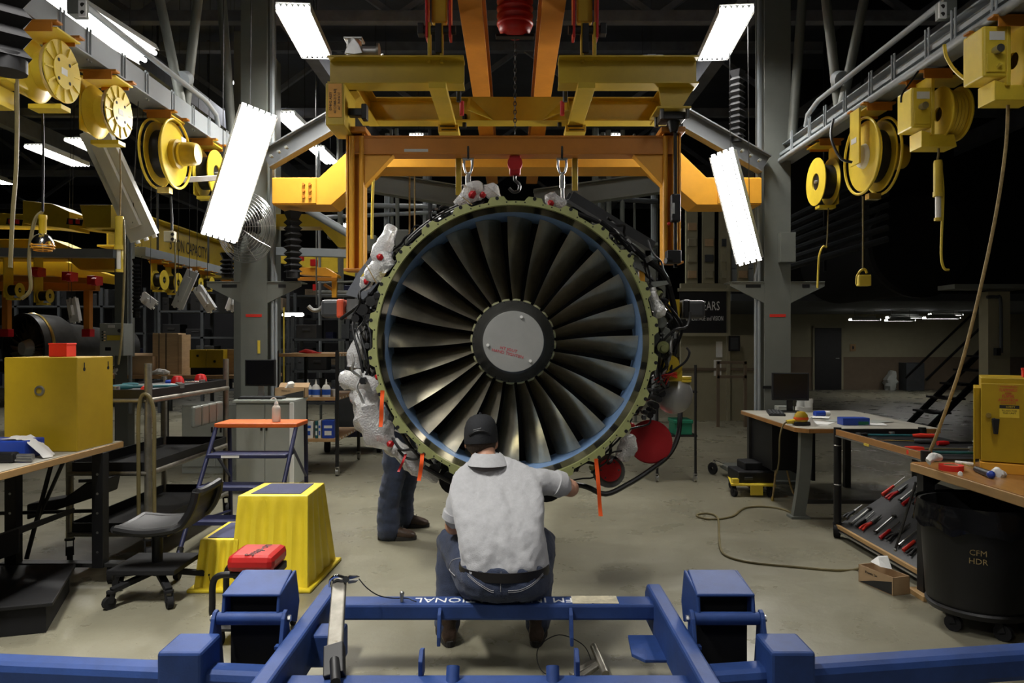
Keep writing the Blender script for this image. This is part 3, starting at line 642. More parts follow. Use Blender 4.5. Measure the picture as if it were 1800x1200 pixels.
# gooseneck cross beam between the columns
gb = thing('gooseneck_beam', 'long orange cross beam with dropped bolted ends between grey columns', 'beam', (0, 7.8, 2.9))
pr = [(-1.42, 3.29), (1.46, 3.29), (1.9, 2.905), (2.56, 2.905), (2.56, 3.185), (2.0, 3.185), (1.6, 3.57), (-1.56, 3.57), (-1.98, 3.185), (-2.46, 3.185), (-2.46, 2.905), (-1.86, 2.905)]
part(gb, 'beam', MB().plate([(x, 7.6, z) for x, z in pr], (0, .42, 0)), 'orange_bright', .004)
for s, xe in ((-1, -2.46), (1, 2.56)):
    xi = xe - s * .45
    spp = part(gb, 'splice_plate', MB().rng((min(xe, xi), 7.583, 2.915), (max(xe, xi), 7.6, 3.175)), 'orange_bright', .003)
    for q in range(6): part(spp, 'bolt', MB().cyl((xi + s * (.06 + .065 * (q % 2)), 7.583, 2.98 + .065 * (q // 2)), (xi + s * (.06 + .065 * (q % 2)), 7.565, 2.98 + .065 * (q // 2)), .016, 6, smooth=False), 'orange')
def bellows(name, label, c, zt, zb, r, pitch=.065):
    prof = [(0, zb), (r * .9, zb)]; z = zb
    while z < zt - pitch: prof += [(r * 1.0, z), (r * .62, z + pitch / 2)]; z += pitch
    prof += [(r, zt), (0, zt)]
    t = thing(name, label, 'bellows', (c[0], c[1], zb), 'screw jack bellows')
    part(t, 'boot', MB().lathe(prof, Matrix.Translation((c[0], c[1], 0)), 4 if r < .12 else 6, False), 'rubber')
    part(t, 'base', MB().cyl((c[0], c[1], zb - .06), (c[0], c[1], zb + .02), r * .7, 14), 'black'); return t
p = at(515, 400, 7.75); bellows('screw_bellows', 'black rubber screw bellows below left end of orange cross beam', (p.x, p.y), at(515, 372, 7.75).z, at(515, 478, 7.75).z, .10)
p = at(1296, 200, 7.75); bellows('screw_bellows', 'black rubber screw bellows above right end of orange cross beam', (p.x, p.y), at(1296, 125, 7.75).z, at(1296, 240, 7.75).z, .09)
p = at(12, 50, 3.3); bellows('screw_bellows', 'large black rubber bellows at the top left corner of view', (p.x, p.y), 3.6, at(20, 104, 3.3).z, .115, .09)
# ------------------------------------------------------------ blue engine stand in the foreground
st = thing('engine_stand', 'blue steel engine transport stand that the seated mechanic sits on', 'engine stand', (0, 3.0, 0))
xb = part(st, 'cross_beam', MB().rng((-.80, 3.34, .238), (.665, 3.46, .312)), 'blue_stand', .012)
lettering(xb, 'CFM INTERNATIONAL', Matrix.Translation((-.055, 3.40, .3125)) @ Matrix.Rotation(math.pi, 4, 'Z'), .083, 'white_ink', sx=.94)
part(xb, 'sticker', MB().rng((.275, 3.352, .312), (.485, 3.452, .3138)), 'sticker', label='worn beige sticker')
for x in (-.325, .265):
    part(xb, 'tab', MB().plate([(x - .008, 3.34, .30), (x - .008, 3.30, .28), (x - .008, 3.27, .19), (x - .008, 3.27, .15), (x - .008, 3.34, .20)], (.016, 0, 0)), 'blue_stand', .003)
for x in (-.855, .675):
    part(st, 'side_rail', MB().plate([(x - .035, 1.6, .345), (x - .035, 3.53, .345), (x - .035, 3.57, .30), (x - .035, 3.57, .16), (x - .035, 1.6, .16)], (.07, 0, 0)), 'blue_stand', .012)
part(st, 'near_cross_beam', MB().rng((-.82, 2.58, .17), (.645, 2.72, .278)), 'blue_stand', .012)
for x in (-.335, .24):
    part(st, 'tab', MB().plate([(x - .008, 2.70, .26), (x - .008, 2.78, .26), (x - .008, 2.78, .35), (x - .008, 2.74, .36), (x - .008, 2.70, .33)], (.016, 0, 0)), 'blue_stand', .003)
for x in (-.215, .148): part(st, 'socket_tube', MB().cyl((x, 2.62, .20), (x, 2.70, .315), .024, 18), 'blue_stand', .004)
part(st, 'foot_plate', MB().plate([(.52, 3.32, .17), (.665, 3.32, .17), (.665, 3.06, .17), (.55, 3.06, .17), (.505, 3.12, .17)], (0, 0, .014)), 'blue_stand', .003)
part(st, 'foot_plate', MB().rng((-.83, 3.02, .165), (-.70, 3.16, .30)), 'blue_stand', .01)
part(st, 'outrigger', MB().bar((-.84, 2.80, .20), (-2.6, 2.96, .20), .12, .12), 'blue_stand', .03)
part(st, 'outrigger', MB().bar((.66, 2.80, .20), (2.7, 3.10, .20), .12, .12), 'blue_stand', .03)
def caster_unit(s, x0):
    """hinged wheel housing outside a side rail; x0 its inner side, s its direction"""
    xi, xo = x0, x0 + s * .235; a, b = min(xi, xo), max(xi, xo)
    h = part(st, 'wheel_housing', MB().plate([(a, 2.98, .47), (b, 2.98, .47), (b - .015, 3.20, .503), (a + .015, 3.20, .503)], (0, 0, .012))
        .plate([(a, 2.97, .40), (a, 2.985, .48), (a, 3.21, .51), (a, 3.26, .36), (a, 3.22, .28), (a, 3.02, .37)], (.014, 0, 0))
        .plate([(b - .014, 2.97, .40), (b - .014, 2.985, .48), (b - .014, 3.21, .51), (b - .014, 3.26, .36), (b - .014, 3.22, .28), (b - .014, 3.02, .37)], (.014, 0, 0))
        .rng((a + .014, 3.2, .36), (b - .014, 3.215, .505)), 'blue_stand', .005, 'blue hinged wheel housing')
    part(h, 'recess_shade', MB().rng((a + .014, 3.04, .04), (b - .014, 3.055, .465)), 'black_matte')  # matt black sheet added as the shade inside the open housing
    part(h, 'hinge_tube', MB().cyl((a - .02, 2.98, .385), (b + .02, 2.98, .385), .026, 18), 'blue_stand')
    for q in (a - .03, b + .014):
        ch = part(h, 'cheek_plate', MB().plate([(q, 2.86, .14), (q, 2.945, .395), (q, 2.962, .415), (q, 2.985, .42), (q, 3.005, .40), (q, 3.02, .3), (q, 3.05, .14)], (.016, 0, 0)), 'blue_stand', .003)
        part(ch, 'bolt', MB().cyl((q - .014, 2.98, .385), (q + .03, 2.98, .385), .013, 6, smooth=False), 'steel')
    part(h, 'wheel', MB().lathe([(.03, -.05), (.12, -.05), (.135, -.035), (.135, .035), (.12, .05), (.03, .05)], trs(((a + b) / 2, 3.20, .136), 0, math.pi / 2, 0), 28), 'rubber')
    lug = a + .30 if s < 0 else a - .065
    part(h, 'lifting_eye', MB().lathe([(.014, 0), (.032, 0), (.032, .012), (.014, .012), (.014, 0)], Matrix.Translation((b + .055 if s < 0 else a - .055, 2.93, .285)), 20).box((b + .022 if s < 0 else a - .022, 2.93, .291), (.05, .03, .012)), 'blue_stand')
    part(st, 'axle_beam', MB().rng((a - .01, 2.80, .155), (b + .01, 2.93, .225)), 'blue_stand', .015)
    bx = part(st, 'ballast_block', MB().rng((xo - .02 if s > 0 else xo - .145, 2.735, .06), (xo + .145 if s > 0 else xo + .02, 2.925, .35)), 'blue_stand', .012)
caster_unit(-1, -.935); caster_unit(1, .745)
# lever bar clamped to the left rail, pliers and lockwire
lv = thing('lever_bar', 'worn grey metal lever bar standing on left rail of blue stand', 'lever', (-.66, 2.75, .28))
a, b = at(597, 1018, 3.25), at(588, 1150, 2.80)
part(lv, 'bar', MB().bar(a, b, .062, .022, (0, -1, .4)), 'worn_steel', .006)
part(lv, 'clevis', MB().bar(b + V((0, 0, .03)), at(588, 1190, 2.68), .075, .04, (0, -1, .4)).cyl(at(574, 1172, 2.72), at(604, 1172, 2.72), .016, 12), 'black', .004)
part(lv, 'pull_rod', MB().cyl(at(588, 1160, 2.72), at(590, 1199, 2.6), .018, 10), 'black')
pk = thing('pliers', 'steel lockwire pliers lying on top of grey lever bar', 'pliers', at(605, 1022, 3.22))
part(pk, 'jaw', MB().plate([at(*p, 3.2) for p in ((612, 1012), (626, 1012), (632, 1014), (618, 1018), (610, 1019))], (0, .012, 0)), 'chrome', .002)
part(pk, 'jaw', MB().plate([at(*p, 3.205) for p in ((610, 1020), (620, 1019), (631, 1019), (625, 1024), (612, 1026))], (0, .012, 0)), 'steel', .002)
part(pk, 'pivot', MB().cyl(at(608, 1018, 3.19), at(608, 1018, 3.22), .014, 14), 'chrome')
part(pk, 'grip', MB().tube([at(605, 1015, 3.21), at(592, 1012, 3.22), at(582, 1018, 3.24), at(580, 1030, 3.26)], .008, 8, res=4), 'chrome')
part(pk, 'grip', MB().tube([at(605, 1022, 3.21), at(592, 1020, 3.22), at(586, 1028, 3.22), at(585, 1040, 3.24)], .008, 8, res=4), 'dark_metal')
lw = thing('wire_lanyard', 'thin dark wire lanyard with small pin lying on blue cross beam', 'lanyard', at(700, 1052, 3.40))
part(lw, 'wire', MB().tube([at(631, 1017, 3.2), at(645, 1033, 3.28), at(665, 1046, 3.34), at(690, 1051, 3.37), at(715, 1051, 3.38), at(725, 1055, 3.36), at(732, 1057, 3.36)], .0025, 6, res=5), 'black')
part(lw, 'pin', MB().cyl((-.502, 3.372, .316), (-.502, 3.372, .35), .009, 10).ball((-.502, 3.372, .352), .011, 10, 8), 'steel')
tl = thing('bearing_puller', 'brown metal puller tool lying on floor behind near blue beam', 'tool', fl(1050, 1180, .05))
p = fl(1050, 1178, .03)
part(tl, 'arm', MB().bar(p + V((-.12, -.03, -.01)), p + V((.02, .06, .02)), .035, .025).bar(p + V((-.1, -.09, .0)), p + V((.02, .03, .02)), .03, .02), 'worn_steel', .005)
part(tl, 'handle', MB().cyl(p + V((.03, -.06, .01)), p + V((.0, .14, .05)), .018, 12), 'worn_steel')
part(tl, 'lanyard', MB().tube([p + V((-.02, .05, .02)), p + V((-.05, .16, .05)), p + V((-.16, .2, .08)), p + V((-.26, .12, .05)), p + V((-.25, .0, .0)), p + V((-.15, -.06, -.02))], .0025, 6, res=6), 'black')

# ------------------------------------------------------------ people
from mathutils.bvhtree import BVHTree
def hand(mb, w, d, n, curl=.5, flip=1):
    """palm and five fingers; w wrist, d pointing direction, n palm normal"""
    d = V(d).normalized(); n = V(n); n = (n - d * n.dot(d)).normalized(); s = d.cross(n) * flip; w = V(w)
    loft(mb, [(w, .028, .02, s, n), (w + d * .03, .036, .017, s, n), (w + d * .065, .043, .016, s, n), (w + d * .095, .042, .013, s, n)], 12)
    for k, (o, L, r) in enumerate(((-.032, .066, .0082), (-.011, .076, .0088), (.011, .072, .0086), (.031, .058, .0078))):
        p = w + d * .088 + s * o; pts = [p - d * .02, p]; ang = .25 * curl
        for q in range(3):
            ang += curl * .55; p = p + (d * math.cos(ang) + n * math.sin(ang)) * L * (.42, .32, .26)[q]; pts.append(p)
        limb(mb, pts, [r * 1.1, r * 1.1, r, r * .92, r * .8], 8)
    p = w + d * .03 - s * .03; q = p + (d * .55 - s * .6 + n * .3).normalized() * .045
    limb(mb, [p, q, q + (d * .9 - s * .1 + n * .35).normalized() * .034, q + (d * .9 + n * .6).normalized() * .06], [.014, .011, .010, .008], 8)
def boot(par, ankle, toe, name='boot'):
    """laced work boot; ankle on the shaft axis, toe direction horizontal"""
    a = V(ankle); t = V(toe); t.z = 0; t.normalize(); x = V((t.y, -t.x, 0)); z = V((0, 0, 1)); g = V((a.x, a.y, 0))
    mb = MB()
    loft(mb, [(g - t * .075 + z * .035, .030, .02, x, z), (g - t * .06 + z * .055, .037, .045, x, z), (g + z * .06, .041, .05, x, z), (g + t * .07 + z * .055, .046, .046, x, z), (g + t * .13 + z * .045, .05, .036, x, z), (g + t * .175 + z * .038, .045, .028, x, z), (g + t * .205 + z * .032, .025, .016, x, z)], 16, 2.4)
    loft(mb, [(g - t * .012 + z * .04, .040, .058, x, t), (g - t * .015 + z * .10, .043, .055, x, t), (g - t * .015 + z * .155, .048, .055, x, t), (g - t * .015 + z * .17, .046, .052, x, t)], 16)
    bo = part(par, name, remesh(mb, .008, 4), 'leather', label='brown leather work boot')
    prof = []
    for k in range(28):
        q = 2 * math.pi * k / 28; ww = .047 if math.cos(q) > 0 else .041
        prof.append(g + t * (.065 + .148 * math.cos(q)) + x * ww * math.copysign(abs(math.sin(q)) ** .7, math.sin(q)) + z * .001)
    part(bo, 'sole', MB().plate(prof, (0, 0, .03)), 'sole', .003)
    lc = MB()
    for k in range(4): lc.tube([g + t * (.045 + .02 * (3 - k)) + x * q + z * (.095 + .018 * k) for q in (-.028, 0, .028)], .003, 6, res=3)
    part(bo, 'laces', lc, 'black'); return bo
def wrinkle(p, n, amp=.004, f=9, sx=1, sz=1):
    q = V((p.x * f * sx, p.y * f, p.z * f * sz)); return amp * (1 - abs(mnoise.noise(q)) * 3.2) + amp * .5 * mnoise.noise(q * 2.7)
AX, AY = (1, 0, 0), (0, 1, 0)
# --- seated mechanic seen from behind
m1 = thing('person', 'mechanic in grey polo shirt, jeans and black cap seated with back to us', 'person', (0, 3.42, .31))
hL, hR = at(838, 1016, 3.43), at(932, 1016, 3.43)
kL, kR = at(793, 952, 3.86), at(950, 950, 3.86)
aL, aR = at(787, 1108, 3.70), at(944, 1106, 3.70)
sR, sL = at(938, 836, 3.62), at(812, 838, 3.62)
eR, eL = at(1003, 858, 3.72), at(797, 924, 3.66)
wR, wL = at(985, 842, 3.97), at(835, 872, 3.93)
hc = at(846, 772, 3.79)
spine = [(at(886, 1022, 3.43), .20, .145), (at(886, 990, 3.44), .188, .13), (at(882, 930, 3.47), .195, .128), (at(876, 880, 3.54), .215, .125), (at(872, 848, 3.59), .215, .115), (at(868, 826, 3.64), .165, .095), (at(862, 808, 3.68), .08, .07)]
body = MB()
loft(body, [(c + V((0, .03, -.01)), rx * .72, ry * .55, AX, (0, 1, .4)) for c, rx, ry in spine], 18)
limb(body, [at(860, 815, 3.70), at(853, 795, 3.745), hc + V((0, -.0, -.02))], [.048, .050, .052])
loft(body, [(hc + V((.008, .03, -.125)), .03, .03, AX, AY), (hc + V((.006, .03, -.10)), .052, .06, AX, AY), (hc + V((.004, .015, -.05)), .068, .085, AX, AY), (hc, .077, .097, AX, AY), (hc + V((0, -.004, .05)), .076, .095, AX, AY), (hc + V((0, -.004, .09)), .055, .07, AX, AY), (hc + V((0, -.004, .112)), .02, .025, AX, AY)], 18)
body.ball(hc + V((.004, .113, -.02)), .016, 10, 8, (.9, 1.2, 1.5)); body.ball(hc + V((.004, .10, -.062)), .018, 10, 8, (1.4, .5, .5)); body.ball(hc + V((.004, .095, .018)), .022, 12, 8, (2.6, .6, .5))
for q in (-1, 1): body.ball(hc + V((q * .079, -.002, -.02)), .020, 10, 8, (.4, .85, 1.55))
limb(body, [sR + V((-.03, .02, -.03)), eR, wR], [.045, .044, .028]); limb(body, [sL + V((.03, .02, -.03)), eL, wL], [.045, .044, .028])
hand(body, wR, (at(975, 830, 4.2) - wR), (-.4, .2, -.8), .7, 1); hand(body, wL, (at(850, 852, 4.2) - wL), (.3, .2, -.8), .7, -1)
for h, k, a in ((hL, kL, aL), (hR, kR, aR)): limb(body, [h, k, a], [.075, .05, .036])
bd = part(m1, 'body', remesh(body, .0065, 5), 'skin')
for q in (-1, 1):
    part(bd, 'eye', MB().ball(hc + V((q * .032, .098, .0)), .011, 10, 8), 'plastic_white')
sh = MB()
loft(sh, [(at(886, 1003, 3.435), .188, .140, AX, AY), (at(885, 990, 3.44), .203, .152, AX, AY), (at(882, 960, 3.455), .205, .15, AX, (0, 1, .15)), (at(880, 930, 3.475), .206, .145, AX, (0, 1, .25)), (at(876, 890, 3.525), .222, .140, AX, (0, 1, .35)), (at(873, 858, 3.575), .232, .130, AX, (0, 1, .5)), (at(868, 834, 3.62), .200, .108, AX, (0, 1, .6)), (at(864, 818, 3.66), .135, .082, AX, (0, 1, .7)), (at(858, 804, 3.70), .068, .062, AX, (0, 1, .8))], 22, 2.3)
limb(sh, [at(915, 852, 3.66), at(950, 846, 3.675), at(984, 852, 3.70)], [.075, .071, .066])
limb(sh, [at(828, 856, 3.65), at(810, 880, 3.645), at(801, 908, 3.64)], [.078, .073, .064])
def shirt_fold(p, n):
    u = (p.z - .42) / .5
    d = .010 * mnoise.noise(V((p.x * 9, p.z * 7 + p.x * 9, 1.3))) + .006 * mnoise.noise(V((p.x * 26 + p.z * 14, p.z * 16 - p.x * 8, 4.))) + .003 * mnoise.noise(V((p.x * 45 - p.z * 30, p.z * 40, 2.)))
    low = max(0, 1 - max(0, (p.z - .46)) / .22)
    d += low * .014 * mnoise.noise(V((p.x * 22, p.z * 9, 9.))) + low * .006 * math.sin(p.x * 70 + p.z * 30)
    return d
shm = remesh(sh, .010, 14, shirt_fold)
shirt = part(m1, 'shirt', shm, 'shirt', label='heather grey short sleeved polo shirt')
c0 = at(857, 803, 3.70)
cm = MB(); rows = []
for k in range(21):
    a = math.radians(-200 + 220 * k / 20); r0, r1 = .070, .092
    e = V((math.cos(a), math.sin(a) * .9, 0))
    rows.append([c0 + e * .058 + V((0, .016, .016)), c0 + e * .063 + V((0, .014, .021)), c0 + e * .078 + V((0, .004, .010)), c0 + e * .104 + V((0, -.016, -.034)), c0 + e * .098 + V((0, -.012, -.036))])
cm.grid(rows); part(shirt, 'collar', cm, 'shirt')
for e0, e1, r in ((at(975, 848, 3.685), at(987, 852, 3.70), .0665), (at(802, 900, 3.632), at(799, 912, 3.637), .0645)):
    part(shirt, 'sleeve_cuff', MB().cyl(e0, e1, r, 22), 'shirt')
jn = MB()
loft(jn, [(at(886, 1046, 3.43), .150, .105, AX, AY), (at(886, 1032, 3.425), .195, .150, AX, AY), (at(886, 1012, 3.425), .206, .158, AX, AY), (at(886, 992, 3.435), .196, .148, AX, AY), (at(886, 984, 3.44), .190, .142, AX, AY)], 22, 2.5)
for h, k, a in ((hL, kL, aL), (hR, kR, aR)):
    limb(jn, [h + V((0, 0, -.005)), h.lerp(k, .55) + V((0, 0, .01)), k, k.lerp(a, .5) + V((0, -.015, 0)), a + V((0, 0, .035))], [.098, .090, .076, .070, .064], 14)
def jean_fold(p, n): return .009 * mnoise.noise(V((p.x * 10 + p.z * 8, p.y * 9, p.z * 20))) + .007 * (.35 - abs(mnoise.noise(V((p.x * 16 - p.z * 12, p.y * 14, p.z * 26 + p.x * 20)))))
jnm = remesh(jn, .010, 5, jean_fold)
zmin = min(p.z for p in jnm.v)
for p in jnm.v:                      # seat of the trousers rests flat on the beam
    if 3.33 < p.y < 3.47 and p.z < .3135: p.z = .3135
jeans = part(m1, 'jeans', jnm, 'denim', label='worn blue denim jeans')
def on_mesh(mb, pts, lift=.002):
    t = BVHTree.FromPolygons([tuple(p) for p in mb.v], mb.f); o = V((0, 0, EYE)); out = []
    for x, y in pts:
        d = (at(x, y, 1) - o).normalized(); h = t.ray_cast(o, d)
        if h[0] is not None: out.append(h[0] - d * lift)
    return out
def stitch(name, pts, r=.0016, m='denim_thread', par=None, mesh=None, res=5):
    P2 = on_mesh(mesh or jnm, [(p.x, p.y) for p in spline([V((x, y, 0)) for x, y in pts], res)])
    if len(P2) > 2: part(par or jeans, name, MB().tube(P2, r, 5), m)
for o in (0, 3):
    stitch('pocket_stitch', [(822, 1008 + o), (838, 1022 + o), (860, 1036 + o), (868, 1038 + o)])
    stitch('pocket_stitch', [(893, 1038 + o), (915, 1036 + o), (938, 1024 + o), (955, 1006 + o)])
stitch('seam', [(881, 1004), (880, 1020), (880, 1040)]); stitch('seam', [(812, 980), (795, 985), (790, 1000), (800, 1012)], .003)
bl = MB(); bt = BVHTree.FromPolygons([tuple(p) for p in jnm.v], jnm.f); rows = []
for k in range(48):
    a = 2 * math.pi * k / 48; row = []
    for y, e in ((987, .006), (987, .010), (1003, .012), (1003, .006)):
        c = at(886, y + 3 * math.sin(a) * 0 + 2, 3.432); row.append(c + V((math.cos(a) * (.199 + e), math.sin(a) * (.152 + e), 0)))
    rows.append(row)
rows.append(rows[0]); bl.grid(rows, True); blt = part(jeans, 'belt', bl, 'belt', label='black leather belt')
for x in (842, 880, 921):
    stitch('belt_loop', [(x, 994), (x - 1, 1000), (x - 1, 1004)], .005, 'denim', jeans, bl, 3)
    a = at(x, 988, 3.27); 
for k, a in ((kL, aL), (kR, aR)): boot(m1, a + V((0, -.0, 0)), (.12 if a.x > 0 else -.25, 1, 0))
cp = MB(); zt = V((-.03, .10, 1)).normalized(); fx = V((1, 0, .06)).normalized(); fy = zt.cross(fx)
CM = Matrix((fx, fy, zt)).transposed().to_4x4(); CM.translation = hc + V((-.002, -.006, .012))
prof = [(.0005, .118), (.03, .116), (.055, .105), (.074, .083), (.0855, .052), (.089, .02), (.089, -.018), (.087, -.03)]
cp.lathe(prof, CM @ Matrix.Diagonal((.97, 1.16, 1, 1)), 36)
cp.lathe([(.085, -.03), (.086, .02), (.08, .055), (.05, .10), (.0005, .112)], CM @ Matrix.Diagonal((.97, 1.16, 1, 1)), 36)
cap = part(m1, 'cap', cp, 'cap', label='black baseball cap')
vis = MB(); rows = []
for i in range(5):
    t = i / 4; rows.append([CM @ V(((.084 + .008 * t) * math.sin(a) * (1 - .12 * t), .085 * math.cos(a) + .075 * t * max(0, math.cos(a)) + .01, -.02 - .012 * abs(math.sin(a)) - .02 * t)) for a in [math.radians(-75 + 15 * j) for j in range(11)]])
vis.grid(rows); vis.grid([[p + V((0, 0, .003)) for p in r] for r in rows]); part(cap, 'visor', vis, 'cap')
part(cap, 'button', MB().ball(CM @ V((0, 0, .119)), .008, 10, 6), 'cap')
part(cap, 'strap', MB().tube([CM @ V((.0885 * .97 * math.sin(a), -.0885 * 1.16 * math.cos(a) - .003, .012 + .022 * math.cos(a * 2.2))) for a in [math.radians(-38 + 7.6 * j) for j in range(11)]], .006, 6), 'black')
lettering(cap, '~~~~~', CM @ Matrix.Translation((-.012, -.104, .045)) @ Matrix.Rotation(math.pi / 2, 4, 'X') @ Matrix.Rotation(.2, 4, 'Z'), .014, 'white_ink', 'embroidery')
hr = MB(); hr.lathe([(.081, .0), (.0815, -.02), (.079, -.045), (.068, -.066), (.052, -.078)], CM @ Matrix.Diagonal((.97, 1.13, 1, 1)), 28, True, math.radians(185), math.radians(355))
part(m1, 'hair', hr, 'hair')
# --- second mechanic standing behind the engine, only the legs show
m2 = thing('person', 'person in jeans and brown boots standing behind the engine, only legs visible', 'person', (-.86, 5.7, 0))
aa, ab = V((-.935, 5.60, .10)), V((-.88, 5.98, .10))
ka, kb = V((-.895, 5.62, .50)), V((-.82, 5.93, .50))
ha, hb = V((-.90, 5.68, .90)), V((-.90, 5.86, .90))
b2 = MB(); c2 = V((-.88, 5.77, .95))
loft(b2, [(V((-.90, 5.77, .85)), .10, .15, AX, AY), (V((-.89, 5.77, 1.0)), .10, .15, AX, AY), (V((-.86, 5.77, 1.22)), .11, .17, AX, AY), (V((-.80, 5.77, 1.42)), .10, .18, AX, AY), (V((-.77, 5.77, 1.5)), .06, .08, AX, AY)], 16)
limb(b2, [V((-.78, 5.77, 1.46)), V((-.73, 5.77, 1.60))], [.055, .052])
hd2 = V((-.70, 5.77, 1.66)); loft(b2, [(hd2 + V((.02, 0, -.12)), .04, .035, AX, AY), (hd2 + V((.01, 0, -.06)), .085, .065, AX, AY), (hd2, .097, .077, AX, AY), (hd2 + V((-.01, 0, .06)), .09, .072, AX, AY), (hd2 + V((-.01, 0, .11)), .03, .025, AX, AY)], 16)
b2.ball(hd2 + V((.105, 0, -.02)), .015, 8, 6); 
for q in (-1, 1): b2.ball(hd2 + V((0, q * .078, -.01)), .02, 8, 6, (.8, .4, 1.4))
for q in (-1, 1):
    s2 = V((-.79, 5.77 + q * .17, 1.40)); e2 = V((-.68, 5.77 + q * .20, 1.15)); w2 = V((-.47, 5.77 + q * .12, 1.2)); limb(b2, [s2, e2, w2], [.05, .042, .028]); hand(b2, w2, (.9, -q * .2, .1), (0, 0, -1), .5, q)
for h, k, a in ((ha, ka, aa), (hb, kb, ab)): limb(b2, [h, k, a], [.075, .05, .036])
part(m2, 'body', remesh(b2, .008, 4), 'skin')
s3 = MB(); loft(s3, [(V((-.90, 5.77, .90)), .125, .175, AX, AY), (V((-.89, 5.77, 1.0)), .122, .17, AX, AY), (V((-.86, 5.77, 1.22)), .13, .19, AX, AY), (V((-.80, 5.77, 1.42)), .115, .20, AX, AY), (V((-.765, 5.77, 1.51)), .07, .085, AX, AY)], 18)
for q in (-1, 1): limb(s3, [V((-.79, 5.77 + q * .16, 1.40)), V((-.72, 5.77 + q * .19, 1.24))], [.07, .064])
part(m2, 'shirt', remesh(s3, .012, 5, lambda p, n: wrinkle(p, n, .003)), 'shirt_dark')
j2 = MB(); loft(j2, [(V((-.90, 5.77, .80)), .12, .165, AX, AY), (V((-.90, 5.77, .92)), .125, .17, AX, AY), (V((-.895, 5.77, 1.0)), .115, .16, AX, AY)], 18)
for h, k, a in ((ha, ka, aa), (hb, kb, ab)): limb(j2, [h, h.lerp(k, .5), k, k.lerp(a, .6) + V((-.02, 0, 0)), a + V((0, 0, -.03))], [.10, .096, .085, .082, .088], 14)
part(m2, 'jeans', remesh(j2, .012, 4, jean_fold), 'denim')
part(m2, 'hair', MB().ball(hd2 + V((-.02, 0, .03)), .1, 18, 12, (1, .82, .9)), 'hair')
boot(m2, aa, (1, .02, 0)); boot(m2, ab, (1, .05, 0))
# ------------------------------------------------------------ left side of the bay
def pbox(par, name, lo, hi, m, bevel=.003, label=None): return part(par, name, MB().rng(lo, hi), m, bevel, label)
# wooden work bench on casters
wb = thing('work_bench', 'wooden topped work bench with black legs at left edge below yellow cabinet', 'bench', (-3.0, 4.0, 0))
tp = part(wb, 'top', MB().rng((-3.4, 2.6, .812), (-2.53, 4.82, .85)), 'wood_edge', .004)
part(tp, 'top_sheet', MB().rng((-3.395, 2.605, .85), (-2.537, 4.812, .854)), 'wood_top', label='pale worn bench surface')
for x in (-2.56, -3.1):
    for y in (4.6, 3.35):
        lg = part(wb, 'leg', MB().rng((x - .035, y - .035, .10), (x + .035, y + .035, .812)), 'black', .003)
        if y > 4:
            for k in range(5): part(lg, 'adjusting_hole', MB().cyl((x, y - .036, .2 + .12 * k), (x, y - .034, .2 + .12 * k), .008, 8), 'steel')
for x in (-2.5, -3.16): part(wb, 'caster', MB().caster((x, 4.62, .115), .048, .032, (.3, -1, 0)), 'rubber')
for x in (-2.56, -3.1): part(wb, 'caster', MB().caster((x, 3.35, .1), .045, .03), 'rubber')
part(wb, 'foot_rail', MB().rng((-3.18, 4.58, .10), (-2.44, 4.66, .125)), 'dark_metal', .003)
part(wb, 'brace', MB().cyl((-3.02, 4.6, .15), (-2.86, 4.62, .80), .014, 8).cyl((-2.98, 4.62, .35), (-2.78, 4.62, .80), .012, 8).cyl((-3.3, 4.64, .42), (-2.56, 4.64, .44), .012, 8), 'black')
part(wb, 'lower_tray', MB().plate([(-3.3, 4.5, .24), (-2.66, 4.5, .46), (-2.66, 4.5, .49), (-3.3, 4.5, .27)], (0, -.5, 0)).plate([(-3.3, 4.0, .14), (-2.66, 4.0, .36), (-2.66, 4.0, .49), (-3.3, 4.0, .27)], (0, -.01, 0)), 'black_matte', .003)
tr = thing('drip_tray', 'black plastic tray with jagged parts under the left work bench', 'tray', (-2.85, 4.7, .3))
part(tr, 'pan', MB().plate([(-3.1, 4.72, .36), (-2.62, 4.72, .52), (-2.60, 4.72, .62), (-2.72, 4.72, .60), (-2.86, 4.72, .50), (-3.1, 4.72, .46)], (0, .2, 0)), 'black', .01)
part(tr, 'rim', MB().bar((-2.75, 4.70, .615), (-2.58, 4.70, .62), .02, .02), 'black')
cb = thing('storage_cabinet', 'yellow metal cabinet with round vent standing on left wooden bench', 'cabinet', (-2.76, 4.52, .854))
bx = part(cb, 'body', MB().rng((-2.975, 4.33, .854), (-2.545, 4.72, 1.407)), 'yellow_cab', .006)
part(cb, 'vent', MB().lathe([(.017, -.0), (.027, -.004), (.031, .002), (.027, .01), (.017, .01)], frame((0, -1, 0), loc=(-2.765, 4.331, 1.212)), 24).cyl((-2.765, 4.331, 1.212), (-2.765, 4.334, 1.212), .017, 16), 'steel', label='round metal bung vent')
for y in (4.40, 4.66): part(cb, 'keyhole_slot', MB().cyl((-2.546, y, 1.335), (-2.5435, y, 1.335), .012, 10).rng((-2.546, y - .004, 1.335), (-2.5435, y + .004, 1.375)), 'black_matte')
rbx = thing('paper_box', 'small bright red box standing on top of left yellow cabinet', 'box', (-2.76, 4.55, 1.407))
part(rbx, 'box', MB().rng((-2.82, 4.5, 1.407), (-2.71, 4.6, 1.487)), 'red_box', .004)
part(rbx, 'lid', MB().rng((-2.822, 4.498, 1.48), (-2.708, 4.602, 1.49)), 'red_box', .002)
